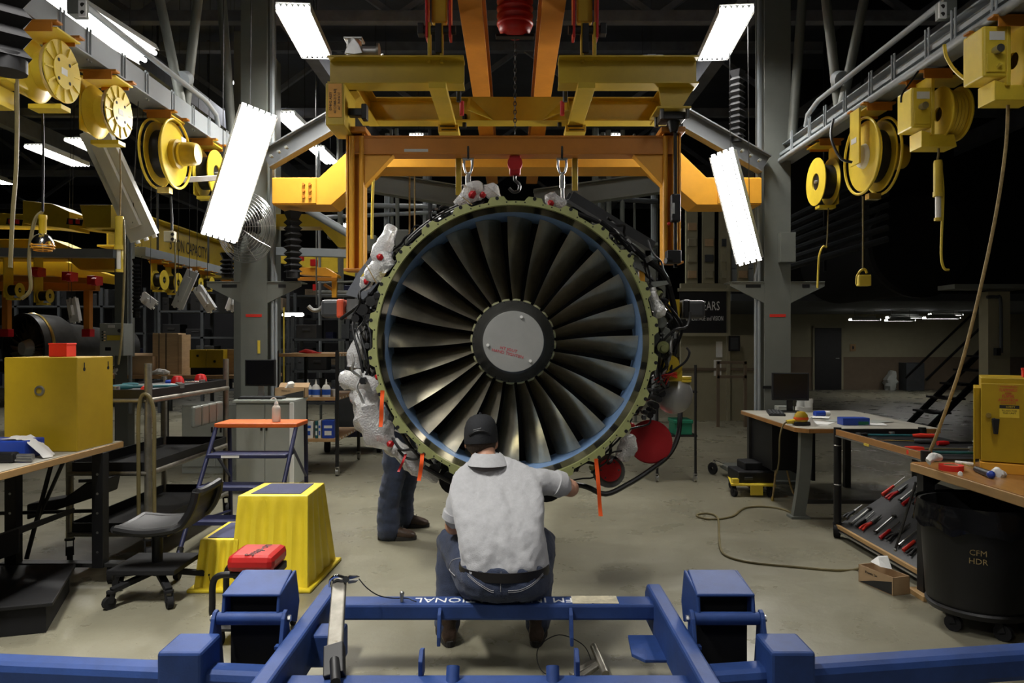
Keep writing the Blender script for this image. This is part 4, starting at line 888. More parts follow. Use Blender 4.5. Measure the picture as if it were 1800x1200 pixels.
# things lying on the bench
bb = thing('tissue_carton', 'blue and white carton lying on left bench at picture edge', 'carton', (-2.80, 4.14, .854))
part(bb, 'body', MB().box((-2.80, 4.14, .905), (.26, .18, .10), None), 'blue_box', .008)
part(bb, 'label_panel', MB().rng((-2.92, 4.048, .87), (-2.85, 4.0495, .935)), 'paper')
rg = MB(); rows = []
for i in range(13):
    r = []
    for j in range(7):
        u, v = i / 12, j / 6; x = -2.82 + .24 * u + .02 * math.sin(5 * v); y = 4.07 + .14 * v
        z = .962 - .105 * max(0, (u - .45) / .55) ** 1.4 + .012 * mnoise.noise(V((u * 6, v * 6, 2)))
        r.append(V((x, y, max(z, .857))))
    rows.append(r)
rg.grid(rows); rg.grid([[p + V((0, 0, .002)) for p in r] for r in rows])
single('shop_rag', rg, 'rag', 'white paper shop towel draped over blue carton on left bench', 'rag')
dg = thing('heat_gun', 'black hand tool with silver nozzle lying on left bench', 'tool', (-2.66, 3.95, .854))
part(dg, 'body', MB().box((-2.70, 3.95, .882), (.11, .06, .055)).box((-2.80, 3.93, .873), (.14, .03, .03)), 'black', .012)
part(dg, 'nozzle', MB().cyl((-2.65, 3.96, .882), (-2.57, 3.97, .88), .018, 14).cyl((-2.65, 3.94, .868), (-2.56, 3.95, .866), .008, 8), 'steel')
# black low platform on the floor
fp = thing('floor_step', 'low black metal step lying on floor at lower left', 'step', (-2.6, 3.9, 0))
part(fp, 'deck', MB().plate([(-3.4, 4.40, .14), (-2.63, 4.46, .14), (-2.36, 3.80, .14), (-3.3, 3.50, .14)], (0, 0, .02)), 'black', .004)
part(fp, 'skirt', MB().plate([(-3.36, 4.38, 0), (-2.65, 4.43, 0), (-2.40, 3.81, 0), (-3.28, 3.53, 0)], (0, 0, .14)), 'black_matte', .003)
# steel tube tool cart
tc = thing('tool_cart', 'tall grey tube framed tool cart with black trays behind left bench', 'cart', (-2.72, 5.7, 0))
for x, y in ((-2.99, 5.0), (-2.46, 5.0), (-2.46, 6.36), (-2.99, 6.36)):
    ps = part(tc, 'post', MB().cyl((x, y, .16), (x, y, 1.35 if x > -2.5 else 1.2), .024, 14), 'worn_steel')
    part(tc, 'caster', MB().caster((x, y, .17), .06, .035, (.5, -.8, 0)), 'rubber')
for z in (1.10, .61, .20):
    sh_ = part(tc, 'tray', MB().rng((-2.99, 5.0, z), (-2.46, 6.36, z + .008)).rng((-2.99, 4.99, z), (-2.46, 5.0, z + .075)).rng((-2.46, 5.0, z), (-2.45, 6.36, z + .075)).rng((-3.0, 5.0, z), (-2.99, 6.36, z + .075)).rng((-2.99, 6.35, z), (-2.46, 6.36, z + .075)), 'black', .002, 'black steel tray')
    part(sh_, 'edge_rail', MB().cyl((-2.99, 4.985, z + .0), (-2.46, 4.985, z + .0), .015, 10).cyl((-2.445, 5.0, z + .0), (-2.445, 6.36, z), .018, 10), 'worn_steel')
for dx in (-.045, .06):
    part(tc, 'hose', MB().tube([V((-2.46 + dx, 4.965, .22)), V((-2.46 + dx, 4.96, .7)), V((-2.46 + dx, 4.96, 1.0)), V((-2.46 + dx * .6, 4.955, 1.12)), V((-2.46, 4.955, 1.15))], .013, 8, res=5), 'cord')
def socket_tool(label, p, dr, L=.22, head='red', shaft='steel', name='ratchet_handle', r=.014, cat='tool', group='tools on the left cart'):
    p = V(p); d = V(dr).normalized(); t = thing(name, label, cat, p, group)
    part(t, 'shaft', MB().cyl(p + V((0, 0, r)), p + d * L + V((0, 0, r)), r * .6, 10), shaft)
    part(t, 'grip', MB().tube([p + V((0, 0, r)), p - d * L * .15 + V((0, 0, r)), p - d * L * .4 + V((0, 0, r))], [r * .8, r * 1.15, r], 10), head)
    part(t, 'head', MB().cyl(p + d * L + V((0, 0, 0)), p + d * L + V((0, 0, 2 * r)), r * 1.3, 12), 'steel'); return t
zz = 1.155
part(tc, 'foam_insert', MB().rng((-2.985, 5.005, 1.108), (-2.465, 6.345, 1.155)), 'charcoal', .003)
for lab, x, y, dx, dy, L, hm, sh2, nm in (
    ('red handled screwdriver nearest the corner post of left cart', -2.56, 5.16, -.3, .9, .2, 'red_box', 'steel', 'screwdriver'),
    ('long teal pistol wrench lying on left cart tray', -2.74, 5.34, 1, .5, .32, 'teal_tool', 'teal_tool', 'torque_wrench'),
    ('teal air ratchet crossing the long wrench on left cart', -2.80, 5.55, 1, .2, .28, 'teal_tool', 'steel', 'air_ratchet'),
    ('short chrome ratchet in front of the wrenches on left cart', -2.90, 5.15, .5, -.15, .18, 'black', 'chrome', 'ratchet_handle'),
    ('blue grip extension bar at back of left cart tray', -2.70, 5.95, 1, .1, .2, 'blue_box', 'chrome', 'extension_bar')):
    socket_tool(lab, (x, y, zz), (dx, dy, 0), L, hm, sh2, nm, .018)
for k, (x, y) in enumerate(((-2.60, 5.75), (-2.56, 6.08))):
    t = thing('impact_socket', ['glossy red round lamp body on left cart, the nearer one', 'glossy red round lamp body on left cart, the farther one'][k], 'lamp', (x, y, zz), 'red lamps on the left cart')
    part(t, 'body', MB().lathe([(0, 0), (.045, 0), (.05, .02), (.045, .05), (.03, .075), (0, .08)], Matrix.Translation((x, y, zz)), 18), 'red')
    part(t, 'ring', MB().lathe([(.046, 0), (.054, .004), (.054, .014), (.049, .02)], Matrix.Translation((x, y, zz)), 18), 'chrome')
pw = thing('parts_wrap', 'pale striped parts roll hanging below rail of left tool cart', 'roll', (-2.45, 6.2, .75))
for k in range(4): part(pw, 'pouch', MB().box((-2.40, 5.62 + .14 * k, 0.93), (.035, .13, .16)), 'grey_paint', .014)
# rolling step ladder with orange top
ld = thing('step_ladder', 'navy rolling step ladder with worn orange top platform', 'ladder', (-1.85, 4.8, 0))
def LP(u, v, z): return V((-2.30 + .62 * u, 5.75 + .30 * v, z))
def LT(z): return -2.17 * (1 - z / .83)
part(ld, 'platform', MB().plate([LP(-.02, -.05, .83), LP(1.02, -.05, .83), LP(1.02, 1, .83), LP(-.02, 1, .83)], (0, 0, .035)), 'orange_step', .008, 'worn orange top platform')
for s, (z, f) in enumerate(((.625, LT(.625)), (.415, LT(.415)), (.205, LT(.205)))):
    sp_ = part(ld, 'tread', MB().plate([LP(.02, f - .2, z), LP(.98, f - .2, z), LP(.98, f + .5, z), LP(.02, f + .5, z)], (0, 0, .028)), 'navy', .004)
    if s == 0: part(sp_, 'sticker', MB().plate([LP(.2, f - .205, z + .004), LP(.42, f - .205, z + .004), LP(.42, f - .205, z + .022), LP(.2, f - .205, z + .022)], (0, -.001, 0)), 'paper')
for u in (0, 1):
    part(ld, 'front_rail', MB().tube([LP(u, 0, .83), LP(u, -2.17, .03)], .016, 10), 'navy')
    part(ld, 'rear_leg', MB().tube([LP(u, .9, .83), LP(u, .95, .5), LP(u, 1.0, .06)], .016, 10), 'navy')
    part(ld, 'brace', MB().cyl(LP(u, LT(.42), .42), LP(u, 1.0, .30), .011, 8).cyl(LP(u, LT(.7), .7), LP(u, .96, .4), .011, 8).cyl(LP(u, LT(.2), .2), LP(u, 1.0, .12), .011, 8), 'navy')
    part(ld, 'foot', MB().cyl(LP(u, -2.2, 0), LP(u, -2.05, .07), .022, 10), 'rubber'); part(ld, 'caster', MB().caster(LP(u, 1.0, .075), .033, .02), 'rubber')
bo_ = thing('wash_bottle', 'translucent plastic wash bottle with bent spout on orange ladder top', 'bottle', LP(.70, .45, .866))
p = LP(.70, .35, .866)
part(bo_, 'body', MB().lathe([(0, 0), (.03, 0), (.033, .006), (.033, .105), (.028, .12), (.016, .13), (.016, .135), (0, .135)], Matrix.Translation(p), 24), 'bottle')
part(bo_, 'cap', MB().cyl(p + V((0, 0, .135)), p + V((0, 0, .158)), .017, 16, .013), 'plastic_white')
part(bo_, 'spout', MB().tube([p + V((0, 0, .155)), p + V((-.003, 0, .18)), p + V((-.025, 0, .188)), p + V((-.045, 0, .175))], .004, 8, res=4), 'plastic_white')
# yellow moulded two step stool
ys = thing('step_stool', 'yellow moulded plastic two step stool with dark blue treads', 'step stool', (-1.5, 4.75, 0))
def ribbed(bot, top, zt, z0=0.0, nr=4, amp=.022):
    """tapered hollow block with fluted sides; bot and top are corner lists"""
    mb = MB(); rows = []; n = 4; lv = 14
    def per(c, t):
        out = []
        for i in range(4):
            a, b = V((*c[i], 0)), V((*c[(i + 1) % 4], 0)); e = (b - a); nn = V((e.y, -e.x, 0)).normalized()
            for k in range(28):
                u = k / 28; w = .5 - .5 * math.cos(2 * math.pi * u * nr); w = max(0, min(1, w * 1.8 - .5)); edge = min(1, min(u, 1 - u) * 12)
                out.append(a + e * u - nn * amp * w * edge * t)
        return out
    for q in range(lv + 1):
        t = q / lv; c = [(bot[i][0] + (top[i][0] - bot[i][0]) * t, bot[i][1] + (top[i][1] - bot[i][1]) * t) for i in range(4)]
        rows.append([p + V((0, 0, z0 + (zt - z0) * t)) for p in per(c, min(1, max(0, (1 - t) * 5)) * min(1, max(0, t * 12)))])
    mb.grid(rows, True, True); o = len(mb.v) - len(rows[-1]); mb.f.append(tuple(range(o, len(mb.v)))); mb.sm.append(False); return mb
ub = [(-1.70, 4.43), (-1.225, 4.43), (-1.20, 5.05), (-1.70, 5.03)]; ut = [(-1.68, 4.53), (-1.25, 4.53), (-1.255, 4.95), (-1.66, 4.95)]
part(ys, 'upper_block', ribbed(ub, ut, .555), 'yellow_step', .006)
part(ys, 'upper_tread', MB().plate([(-1.62, 4.585, .553), (-1.31, 4.585, .553), (-1.315, 4.915, .553), (-1.60, 4.915, .553)], (0, 0, .006)), 'navy_pad', .003, 'dark blue anti-slip pad')
lb = [(-1.91, 4.43), (-1.66, 4.43), (-1.66, 5.0), (-1.91, 5.0)]; ltp = [(-1.89, 4.48), (-1.66, 4.48), (-1.66, 4.93), (-1.89, 4.93)]
part(ys, 'lower_block', ribbed(lb, ltp, .30, nr=4), 'yellow_step', .006)
part(ys, 'lower_tread', MB().plate([(-1.86, 4.52, .298), (-1.685, 4.52, .298), (-1.685, 4.90, .298), (-1.86, 4.90, .298)], (0, 0, .006)), 'navy_pad', .003, 'dark blue anti-slip pad')
part(ys, 'base_flange', MB().plate([(-1.94, 4.40, 0), (-1.20, 4.40, 0), (-1.17, 5.08, 0), (-1.94, 5.04, 0)], (0, 0, .022)), 'yellow_step', .008)
# red mechanic's seat
rs_ = thing('creeper_seat', 'red padded rolling mechanic seat on black tube frame behind blue stand', 'stool', (-1.24, 3.8, 0))
SX, SY = -1.300, 3.78
part(rs_, 'cushion', MB().box((SX, SY, .395), (.235, .25, .085), trs((0, 0, 0), 0, 0, 0)), 'red_vinyl', .03, 'red vinyl cushion')
lettering(rs_.children[0], 'Snap-on', Matrix.Translation((SX + .01, SY - .01, .4385)) @ Matrix.Rotation(math.radians(80), 4, 'Z'), .07, 'black_ink', sx=.9)
part(rs_, 'pan', MB().rng((SX - .09, SY - .10, .315), (SX + .12, SY + .1, .355)), 'black', .006)
for y in (SY - .09, SY + .09):
    part(rs_, 'tube_frame', MB().tube([V((SX - .05, y, .335)), V((SX - .15, y, .335)), V((SX - .19, y, .30)), V((SX - .195, y, .2)), V((SX - .19, y, .13)), V((SX - .13, y, .085)), V((SX + .12, y, .085))], .016, 10, res=5), 'black')
part(rs_, 'tool_tray', MB().rng((SX - .16, SY - .15, .075), (SX + .16, SY + .15, .09)), 'black', .003)
for x in (-.14, .14):
    for y in (-.13, .13): part(rs_, 'caster', MB().caster((SX + x, SY + y, .078), .028, .02), 'rubber')
# black moulded low chair
bc = thing('low_chair', 'black moulded low rolling chair beside yellow step stool', 'chair', (-2.1, 4.5, 0))
mb = MB(); rows = []
for i in range(15):
    t = i / 14
    if t < .6: u = t / .6; c = V((-2.28 + .34 * u, 4.36 + .03 * u, .43 - .02 * math.sin(math.pi * u)))
    else: u = (t - .6) / .4; c = V((-1.94 + .10 * math.sin(u * 1.4), 4.39 + .02, .43 + .20 * u ** 1.3))
    wd = .17 + .02 * math.sin(math.pi * t); rows.append([c + V((0.03 * k * k, k * wd, .025 * k * k)) for k in (-1, -.6, -.2, .2, .6, 1)])
mb.grid(rows); mb.grid([[p + V((-.02 * (i > 9), 0, -.045)) for p in r] for i, r in enumerate(rows)])
e = MB(); 
part(bc, 'seat_shell', mb, 'black')
part(bc, 'seat_rim', MB().tube([r[0] + V((0, 0, -.02)) for r in rows], .024, 8).tube([r[-1] + V((0, 0, -.02)) for r in rows], .024, 8).tube([p + V((0, 0, -.02)) for p in rows[0]], .024, 8).tube([p + V((0, 0, -.02)) for p in rows[-1]], .024, 8), 'black')
part(bc, 'column', MB().cyl((-2.1, 4.38, .12), (-2.1, 4.38, .40), .03, 14).box((-2.1, 4.38, .38), (.2, .18, .03)), 'black')
for k in range(5):
    a = math.radians(72 * k + 20); q = V((-2.1 + .27 * math.cos(a), 4.38 + .27 * math.sin(a), .1))
    part(bc, 'spoke', MB().bar((-2.1, 4.38, .15), q, .04, .03), 'black_matte', .004); part(bc, 'caster', MB().caster(q, .035, .03, (math.cos(a), math.sin(a), 0)), 'rubber')
part(bc, 'tool_tray', MB().rng((-2.30, 4.2, .17), (-1.92, 4.56, .20)), 'black_matte', .004)
# grey cabinet with monitor
gc = thing('base_cabinet', 'grey two door base cabinet with keyboard and monitor on top', 'cabinet', (-2.6, 7.2, 0))
GX0, GX1, GY = -2.72, -2.14, 7.28
part(gc, 'body', MB().rng((GX0, GY, .08), (GX1, GY + .42, .90)), 'grey_cab', .004)
part(gc, 'top', MB().rng((GX0 - .02, GY - .03, .90), (GX1 + .01, GY + .44, .925)), 'grey_cab', .003)
for k in range(2):
    d_ = part(gc, 'door', MB().rng((GX0 + .01 + k * .285, GY - .012, .1), (GX0 + .285 + k * .285, GY, .88)), 'grey_cab', .004)
    part(d_, 'handle', MB().box((GX0 + (.26 if k == 0 else .31), GY - .02, .66), (.018, .02, .07)), 'black', .004)
part(gc, 'corner_post', MB().rng((GX1 - .04, GY - .04, 0), (GX1, GY - .012, .9)), 'white_enamel', .003)
g2 = thing('base_cabinet', 'grey low cabinet without monitor, farther left behind tool cart', 'cabinet', (-3.4, 8.2, 0))
part(g2, 'body', MB().rng((-3.75, 8.4, 0), (-2.98, 8.9, .78)), 'grey_cab', .004)
for k in range(2): part(part(g2, 'door', MB().rng((-3.74 + .38 * k, 8.388, .08), (-3.37 + .38 * k, 8.4, .76)), 'grey_cab', .004), 'handle', MB().box((-3.40 + .1 * k, 8.38, .5), (.016, .02, .06)), 'black')
def monitor(label, c, w_, h_, rz=0, tilt=0):
    t = thing('monitor', label, 'monitor', (c[0], c[1], c[2])); Mx = trs(c, 0, 0, rz)
    sx_ = part(t, 'bezel', MB().box((0, 0, .12 + h_ / 2), (w_, .035, h_), Mx), 'black', .006)
    part(sx_, 'screen', MB().box((0, -.0185, .125 + h_ / 2), (w_ - .03, .003, h_ - .03), Mx), 'screen')
    part(t, 'stand', MB().rng((-.03, .01, .01), (.03, .035, .2), Mx), 'alu' if w_ < .33 else 'black', .004); part(t, 'foot', MB().rng((-.1, -.07, 0), (.1, .1, .012), Mx), 'black', .004); return t
def keyboard(label, c, rz=0):
    t = thing('keyboard', label, 'keyboard', c); Mx = trs(c, 0, 0, rz); part(t, 'case', MB().rng((-.22, -.075, 0), (.22, .075, .02), Mx), 'black', .005)
    for r in range(4): part(t, 'key_row', MB().rng((-.21, -.06 + .032 * r, .02), (.21, -.036 + .032 * r, .027), Mx), 'charcoal', .002)
    return t
monitor('black monitor on grey cabinet below left column', (-2.57, 7.56, .925), .31, .27)
keyboard('black keyboard on grey cabinet below left monitor', (-2.50, 7.40, .925))
# open shelf cart with bottles
sc_ = thing('shelf_cart', 'black framed shelf cart with brown wooden shelves left of engine', 'cart', (-2.3, 8.8, 0))
HX0, HX1, HY0, HY1 = -2.62, -1.95, 8.25, 9.4
for x, y in ((HX0, HY0), (HX1, HY0), (HX1, HY1), (HX0, HY1)):
    part(sc_, 'post', MB().rng((x - .018, y - .018, .10), (x + .018, y + .018, 1.40)), 'black', .002); part(sc_, 'caster', MB().caster((x, y, .105), .045, .03), 'steel')
for z in (1.33, .84, .38):
    s_ = part(sc_, 'shelf', MB().rng((HX0, HY0, z), (HX1, HY1, z + .035)), 'shelf_wood', .003)
    for k in range(7): part(s_, 'slot', MB().rng((HX1, HY0 + .12 + .15 * k, z + .008), (HX1 + .002, HY0 + .17 + .15 * k, z + .026)), 'paper')
def glue(label, x, y, z, s=1, g='white bottles on the shelf cart'):
    t = thing('glue_bottle', label, 'bottle', (x, y, z), g)
    b_ = part(t, 'body', MB().lathe([(0, 0), (.04 * s, 0), (.043 * s, .01), (.043 * s, .10 * s), (.03 * s, .13 * s), (.016 * s, .14 * s), (0, .14 * s)], Matrix.Translation((x, y, z)) @ Matrix.Diagonal((1.15, .8, 1, 1)), 20), 'plastic_white')
    part(b_, 'label_band', MB().lathe([(.0436 * s, .025 * s), (.0438 * s, .085 * s)], Matrix.Translation((x, y, z)) @ Matrix.Diagonal((1.15, .8, 1, 1)), 20), 'label_blue')
    part(t, 'nozzle', MB().cyl((x, y, z + .138 * s), (x, y, z + .20 * s), .015 * s, 12, .004), 'plastic_white')
for k, (x, y) in enumerate(((-2.30, 8.33), (-2.205, 8.32), (-2.095, 8.34))): glue(['white glue bottle with blue label next to cardboard carton', 'middle white glue bottle with blue label on shelf cart', 'white glue bottle with blue label nearest the black post'][k], x, y, .876)
for k, (x, y) in enumerate(((-2.20, 8.6), (-2.06, 8.5), (-2.01, 8.42))):
    t = thing('sealant_cup', ['small clear cup behind the glue bottles', 'small clear cup right of the glue bottles', 'small clear cup at post of shelf cart'][k], 'cup', (x, y, .876), 'cups on the shelf cart')
    part(t, 'cup', MB().lathe([(0, 0), (.028, 0), (.033, .07), (.030, .07), (.026, .005)], Matrix.Translation((x, y, .876)), 16), 'bottle'); part(t, 'lid', MB().cyl((x, y, .946), (x, y, .956), .035, 16), 'plastic_white')
cx_ = thing('wipes_carton', 'open cardboard wipes carton on grey cabinet beside glue bottles', 'carton', (-2.45, 7.7, .925))
def carton(t, c, w_, d_, h_, rz=0, flap=True, txt=None):
    Mx = trs(c, 0, 0, rz); k = .004
    b_ = part(t, 'body', MB().rng((-w_/2, -d_/2, 0), (w_/2, -d_/2 + k, h_), Mx).rng((-w_/2, d_/2 - k, 0), (w_/2, d_/2, h_), Mx).rng((-w_/2, -d_/2, 0), (-w_/2 + k, d_/2, h_), Mx).rng((w_/2 - k, -d_/2, 0), (w_/2, d_/2, h_), Mx).rng((-w_/2, -d_/2, 0), (w_/2, d_/2, k), Mx), 'cardboard')
    part(b_, 'panel', MB().plate([Mx @ V(p) for p in ((-w_/2 + .01, -d_/2 - .0006, .005), (w_/2 - .01, -d_/2 - .0006, .005), (w_/2 - .01, -d_/2 - .0006, h_ * .75), (-w_/2 + w_*.45, -d_/2 - .0006, h_ * .4))], (0, -.0005, 0)), 'black_ink' if txt else 'cardboard')
    if flap: part(t, 'flap', MB().plate([Mx @ V(p) for p in ((-w_/2, d_/2, h_), (w_/2, d_/2, h_), (w_/2, d_/2 + .06, h_ + .04), (-w_/2, d_/2 + .06, h_ + .04))], (0, 0, .003)), 'cardboard')
    if txt: lettering(b_, txt, Mx @ Matrix.Translation((-w_ * .12, -d_/2 - .001, h_ * .72)) @ Matrix.Rotation(math.pi / 2, 4, 'X'), h_ * .2, 'black_ink')
carton(cx_, (-2.27, 7.62, .925), .31, .14, .10, .0, True, 'Promix Lio')
tis = blob(MB(), [V((-2.30, 7.62, 1.0)), V((-2.27, 7.61, 1.05)), V((-2.24, 7.62, 1.06))], [.05, .035, .01], amp=.4); part(cx_, 'tissue', tis, 'paper')
# manuals on the bottom shelf
for k, (x, w_, h_, m_) in enumerate(((-2.50, .03, .19, 'blue_box'), (-2.455, .05, .20, 'teal_tool'), (-2.39, .03, .18, 'plastic_white'), (-2.30, .14, .185, 'paper'), (-2.19, .03, .19, 'teal_tool'), (-2.155, .028, .2, 'paper'), (-2.06, .13, .20, 'blue_box'))):
    t = thing('manual_box', ['slim blue binder at left end of bottom shelf', 'teal carton on bottom shelf of shelf cart', 'slim white carton between teal ones on bottom shelf', 'wide white printed carton on bottom shelf', 'slim teal carton right of wide white one', 'slim pale carton on bottom shelf', 'blue and white carton nearest post on bottom shelf'][k], 'carton', (x, 8.35, .416), 'cartons on the bottom shelf')
    b_ = part(t, 'body', MB().rng((x - w_ / 2, 8.28, .416), (x + w_ / 2, 8.44, .416 + h_)), m_, .002)
    part(b_, 'print', MB().rng((x - w_ * .3, 8.2785, .45), (x + w_ * .3, 8.2795, .50)).rng((x - w_ * .35, 8.2785, .53), (x + w_ * .35, 8.2795, .56)), 'label_blue' if m_ == 'paper' else 'paper')
rr_ = thing('rag_pile', 'crumpled red rag on top shelf of shelf cart', 'rag', (-2.3, 8.5, 1.366)); part(rr_, 'cloth', blob(MB(), [V((-2.42, 8.4, 1.38)), V((-2.33, 8.42, 1.385)), V((-2.22, 8.4, 1.375))], [.015, .03, .01], amp=.5), 'red'); part(rr_, 'corner', blob(MB(), [V((-2.27, 8.38, 1.375)), V((-2.16, 8.39, 1.372))], [.012, .006], amp=.4), 'red')
bt_ = thing('blue_dolly', 'low dark blue dolly on casters behind the shelf cart', 'dolly', (-1.75, 10, 0)); part(bt_, 'deck', MB().rng((-2.6, 9.9, .22), (-1.72, 10.6, .30)), 'navy', .005)
for x in (-2.5, -1.80): part(bt_, 'caster', MB().caster((x, 9.98, .225), .085, .05), 'rubber')
part(bt_, 'parts_case', MB().rng((-2.4, 10.0, .3), (-2.1, 10.5, .9)), 'grey_dark', .01)
# yellow twin cabinet, crate and clutter on the far bench behind the cart
fb = thing('far_bench', 'long brown bench with clutter behind the left tool cart', 'bench', (-4.6, 10.5, 0))
part(fb, 'top', MB().rng((-6.4, 10.3, .98), (-3.45, 11.1, 1.03)), 'shelf_wood', .004)
for x in (-6.3, -4.9, -3.55): part(fb, 'leg', MB().rng((x - .04, 10.4, 0), (x + .04, 10.48, .98)), 'black')
yc = thing('locker_pair', 'small yellow twin locker cabinet on far bench left of column', 'cabinet', (-4.3, 10.5, 1.03))
for k in range(2):
    d_ = part(yc, 'locker', MB().rng((-4.535 + .24 * k, 10.4, 1.13), (-4.30 + .24 * k, 10.7, 1.385)), 'yellow_cab', .004); part(d_, 'knob', MB().cyl((-4.42 + .24 * k, 10.4, 1.30 - .08 * k), (-4.42 + .24 * k, 10.385, 1.30 - .08 * k), .016, 12), 'black')
part(yc, 'base', MB().rng((-4.53, 10.42, 1.03), (-4.07, 10.7, 1.13)), 'black')
single('crate_board', MB().rng((-4.06, 10.55, 1.03), (-3.62, 10.60, 1.39)), 'crate', 'bare plywood board leaning beside yellow twin locker', 'board', bevel=.003)
wc = thing('shipping_crate', 'tall wooden shipping crate with black straps on far bench', 'crate', (-4.95, 10.7, 1.03))
part(wc, 'box', MB().rng((-5.13, 10.55, 1.03), (-4.76, 10.8, 1.62)), 'crate', .006); part(wc, 'side_board', MB().rng((-4.75, 10.53, 1.03), (-4.70, 10.82, 1.60)), 'crate', .004)
for k in range(2): part(wc, 'strap', MB().rng((-5.04 + .1 * k, 10.545, 1.03), (-5.03 + .1 * k, 10.55, 1.62)), 'black')
oc = thing('open_carton', 'open cardboard carton with raised flap on far bench', 'carton', (-5.4, 10.5, 1.03)); carton(oc, (-5.32, 10.55, 1.03), .5, .3, .26, .05, True)
part(oc, 'paper_flap', MB().plate([(-5.75, 10.4, 1.42), (-5.66, 10.4, 1.43), (-5.52, 10.42, 1.30), (-5.6, 10.42, 1.29)], (0, .004, 0)), 'paper')
single('shop_rag', blob(MB(), [V((-5.52, 10.36, 1.03)), V((-5.5, 10.36, 1.12)), V((-5.47, 10.36, 1.2))], [.05, .06, .02], amp=.4), 'rag', 'white rag standing in front of open carton on far bench', 'rag')
single('shop_rag', blob(MB(), [V((-5.05, 10.35, 1.05)), V((-4.93, 10.35, 1.08)), V((-4.8, 10.36, 1.05))], [.02, .05, .02], amp=.4), 'rag', 'pale cloth bundle in front of tall crate', 'rag')
# ------------------------------------------------------------ right side of the bay
# computer desk beside the right column
dk = thing('computer_desk', 'long desk with pale top and grey curved leg beside right column', 'desk', (2.9, 7, 0))
part(dk, 'top', MB().plate([(2.40, 7.74, .745), (2.38, 6.22, .745), (2.46, 6.13, .745), (3.55, 6.13, .745), (3.55, 7.74, .745)], (0, 0, .035)), 'wood_top', .004)
part(dk, 'edge_band', MB().plate([(2.395, 7.74, .74), (2.373, 6.215, .74), (2.458, 6.122, .74), (3.55, 6.122, .74), (3.55, 6.135, .74), (2.465, 6.135, .74), (2.388, 6.222, .74), (2.408, 7.74, .74)], (0, 0, .036)), 'wood_top_brown', .002)
mb = MB(); pts = [V((2.50 - .07 * (1 - z / .74) ** 2.2, 6.3, z)) for z in (.02, .1, .25, .45, .74)]; sp_ = spline(pts, 4)
part(dk, 'leg', MB().grid([[p + V((-.05, -.03, 0)), p + V((.05, -.03, 0)), p + V((.05, .03, 0)), p + V((-.05, .03, 0))] for p in sp_], False, True).rng((2.36, 6.24, 0), (2.52, 6.36, .02)), 'grey_paint')
for x, y in ((2.46, 7.62), (3.45, 6.3), (3.45, 7.62)): part(dk, 'leg', MB().rng((x - .03, y - .03, 0), (x + .03, y + .03, .745)), 'dark_metal', .003)
part(dk, 'modesty_panel', MB().rng((2.8, 6.9, .2), (2.83, 7.7, .7)), 'black_matte')
part(dk, 'stretcher', MB().rng((2.46, 6.29, .12), (3.45, 6.33, .15)), 'dark_metal')
part(dk, 'drawer_unit', MB().rng((2.46, 7.0, .28), (2.72, 7.6, .74)), 'black', .004)
monitor('large black monitor turned away on right desk beside column', (2.84, 7.55, .78), .36, .28, -.18)
keyboard('black keyboard on right desk in front of monitor', (2.62, 7.35, .78), 1.3)
def tape(label, c, r, h, m, name='tape_roll', axis=(0, 0, 1), g=None):
    t = thing(name, label, 'tape', c, g); Mx = frame(axis, loc=c)
    part(t, 'roll', MB().lathe([(r * .62, 0), (r, 0), (r, h), (r * .62, h), (r * .62, 0)], Mx, 28), m); part(t, 'core', MB().lathe([(r * .56, 0), (r * .62, 0), (r * .62, h), (r * .56, h), (r * .56, 0)], Mx, 28), 'cardboard'); return t
c = fl(1413, 722, .78)
tape('wide white tape roll at bottom of stack on right desk', c, .085, .045, 'plastic_white')
tape('white tape roll, middle left of stack on right desk', c + V((-.035, 0, .045)), .04, .042, 'plastic_white', g='small white tape rolls on the desk'); tape('white tape roll, middle right of stack on right desk', c + V((.038, -.02, .045)), .042, .042, 'plastic_white', g='small white tape rolls on the desk')
tape('white tape roll, top left of stack on right desk', c + V((-.03, 0, .087)), .04, .042, 'plastic_white', g='small white tape rolls on the desk'); tape('white tape roll, top right of stack on right desk', c + V((.04, -.02, .087)), .045, .042, 'plastic_white', g='small white tape rolls on the desk')
single('tissue_box', MB().box(c + V((-.17, .1, .022)), (.16, .12, .044)), 'grey_cab', 'flat grey paper box behind keyboard on right desk', 'box', bevel=.004)
for k, (x, y, s, rz) in enumerate(((2.62, 6.72, .22, .4), (2.72, 6.52, .24, .9), (2.96, 6.7, .24, .2), (3.1, 6.42, .26, -.3), (3.25, 6.6, .24, .5), (2.9, 6.95, .2, 1.1))):
    t = single('paper_sheet', MB().box((0, 0, .001 + .0016 * k), (s, s * .75, .0016), trs((x, y, .78), 0, 0, rz)), 'paper' if k % 2 else 'grey_cab', ['paper sheet beside keyboard on right desk', 'paper sheet under yellow sander on right desk', 'paper sheet right of tape stack', 'grey document sheet at front of right desk', 'paper sheet near blue carton on right desk', 'grey sheet behind tape stack on right desk'][k], 'paper')
sd_ = thing('hand_sander', 'yellow and orange palm sander on right desk', 'sander', at(1408, 748, 6.35)); p = at(1408, 745, 6.35); p.z = .782
part(sd_, 'pad', MB().box(p + V((0, 0, .018)), (.14, .1, .03)), 'black', .01)
part(sd_, 'body', MB().lathe([(0, .03), (.05, .03), (.058, .05), (.05, .09), (.03, .115), (0, .12)], Matrix.Translation(p) @ Matrix.Diagonal((1.05, .85, 1, 1)), 20), 'yellow_cab')
part(sd_, 'stripe', MB().lathe([(.0585, .048), (.0595, .056), (.056, .07)], Matrix.Translation(p) @ Matrix.Diagonal((1.06, .86, 1, 1)), 20), 'streamer')
part(sd_, 'handle', MB().cyl(p + V((-.05, 0, .035)), p + V((-.13, -.02, .03)), .022, 12, .016), 'yellow_reel')
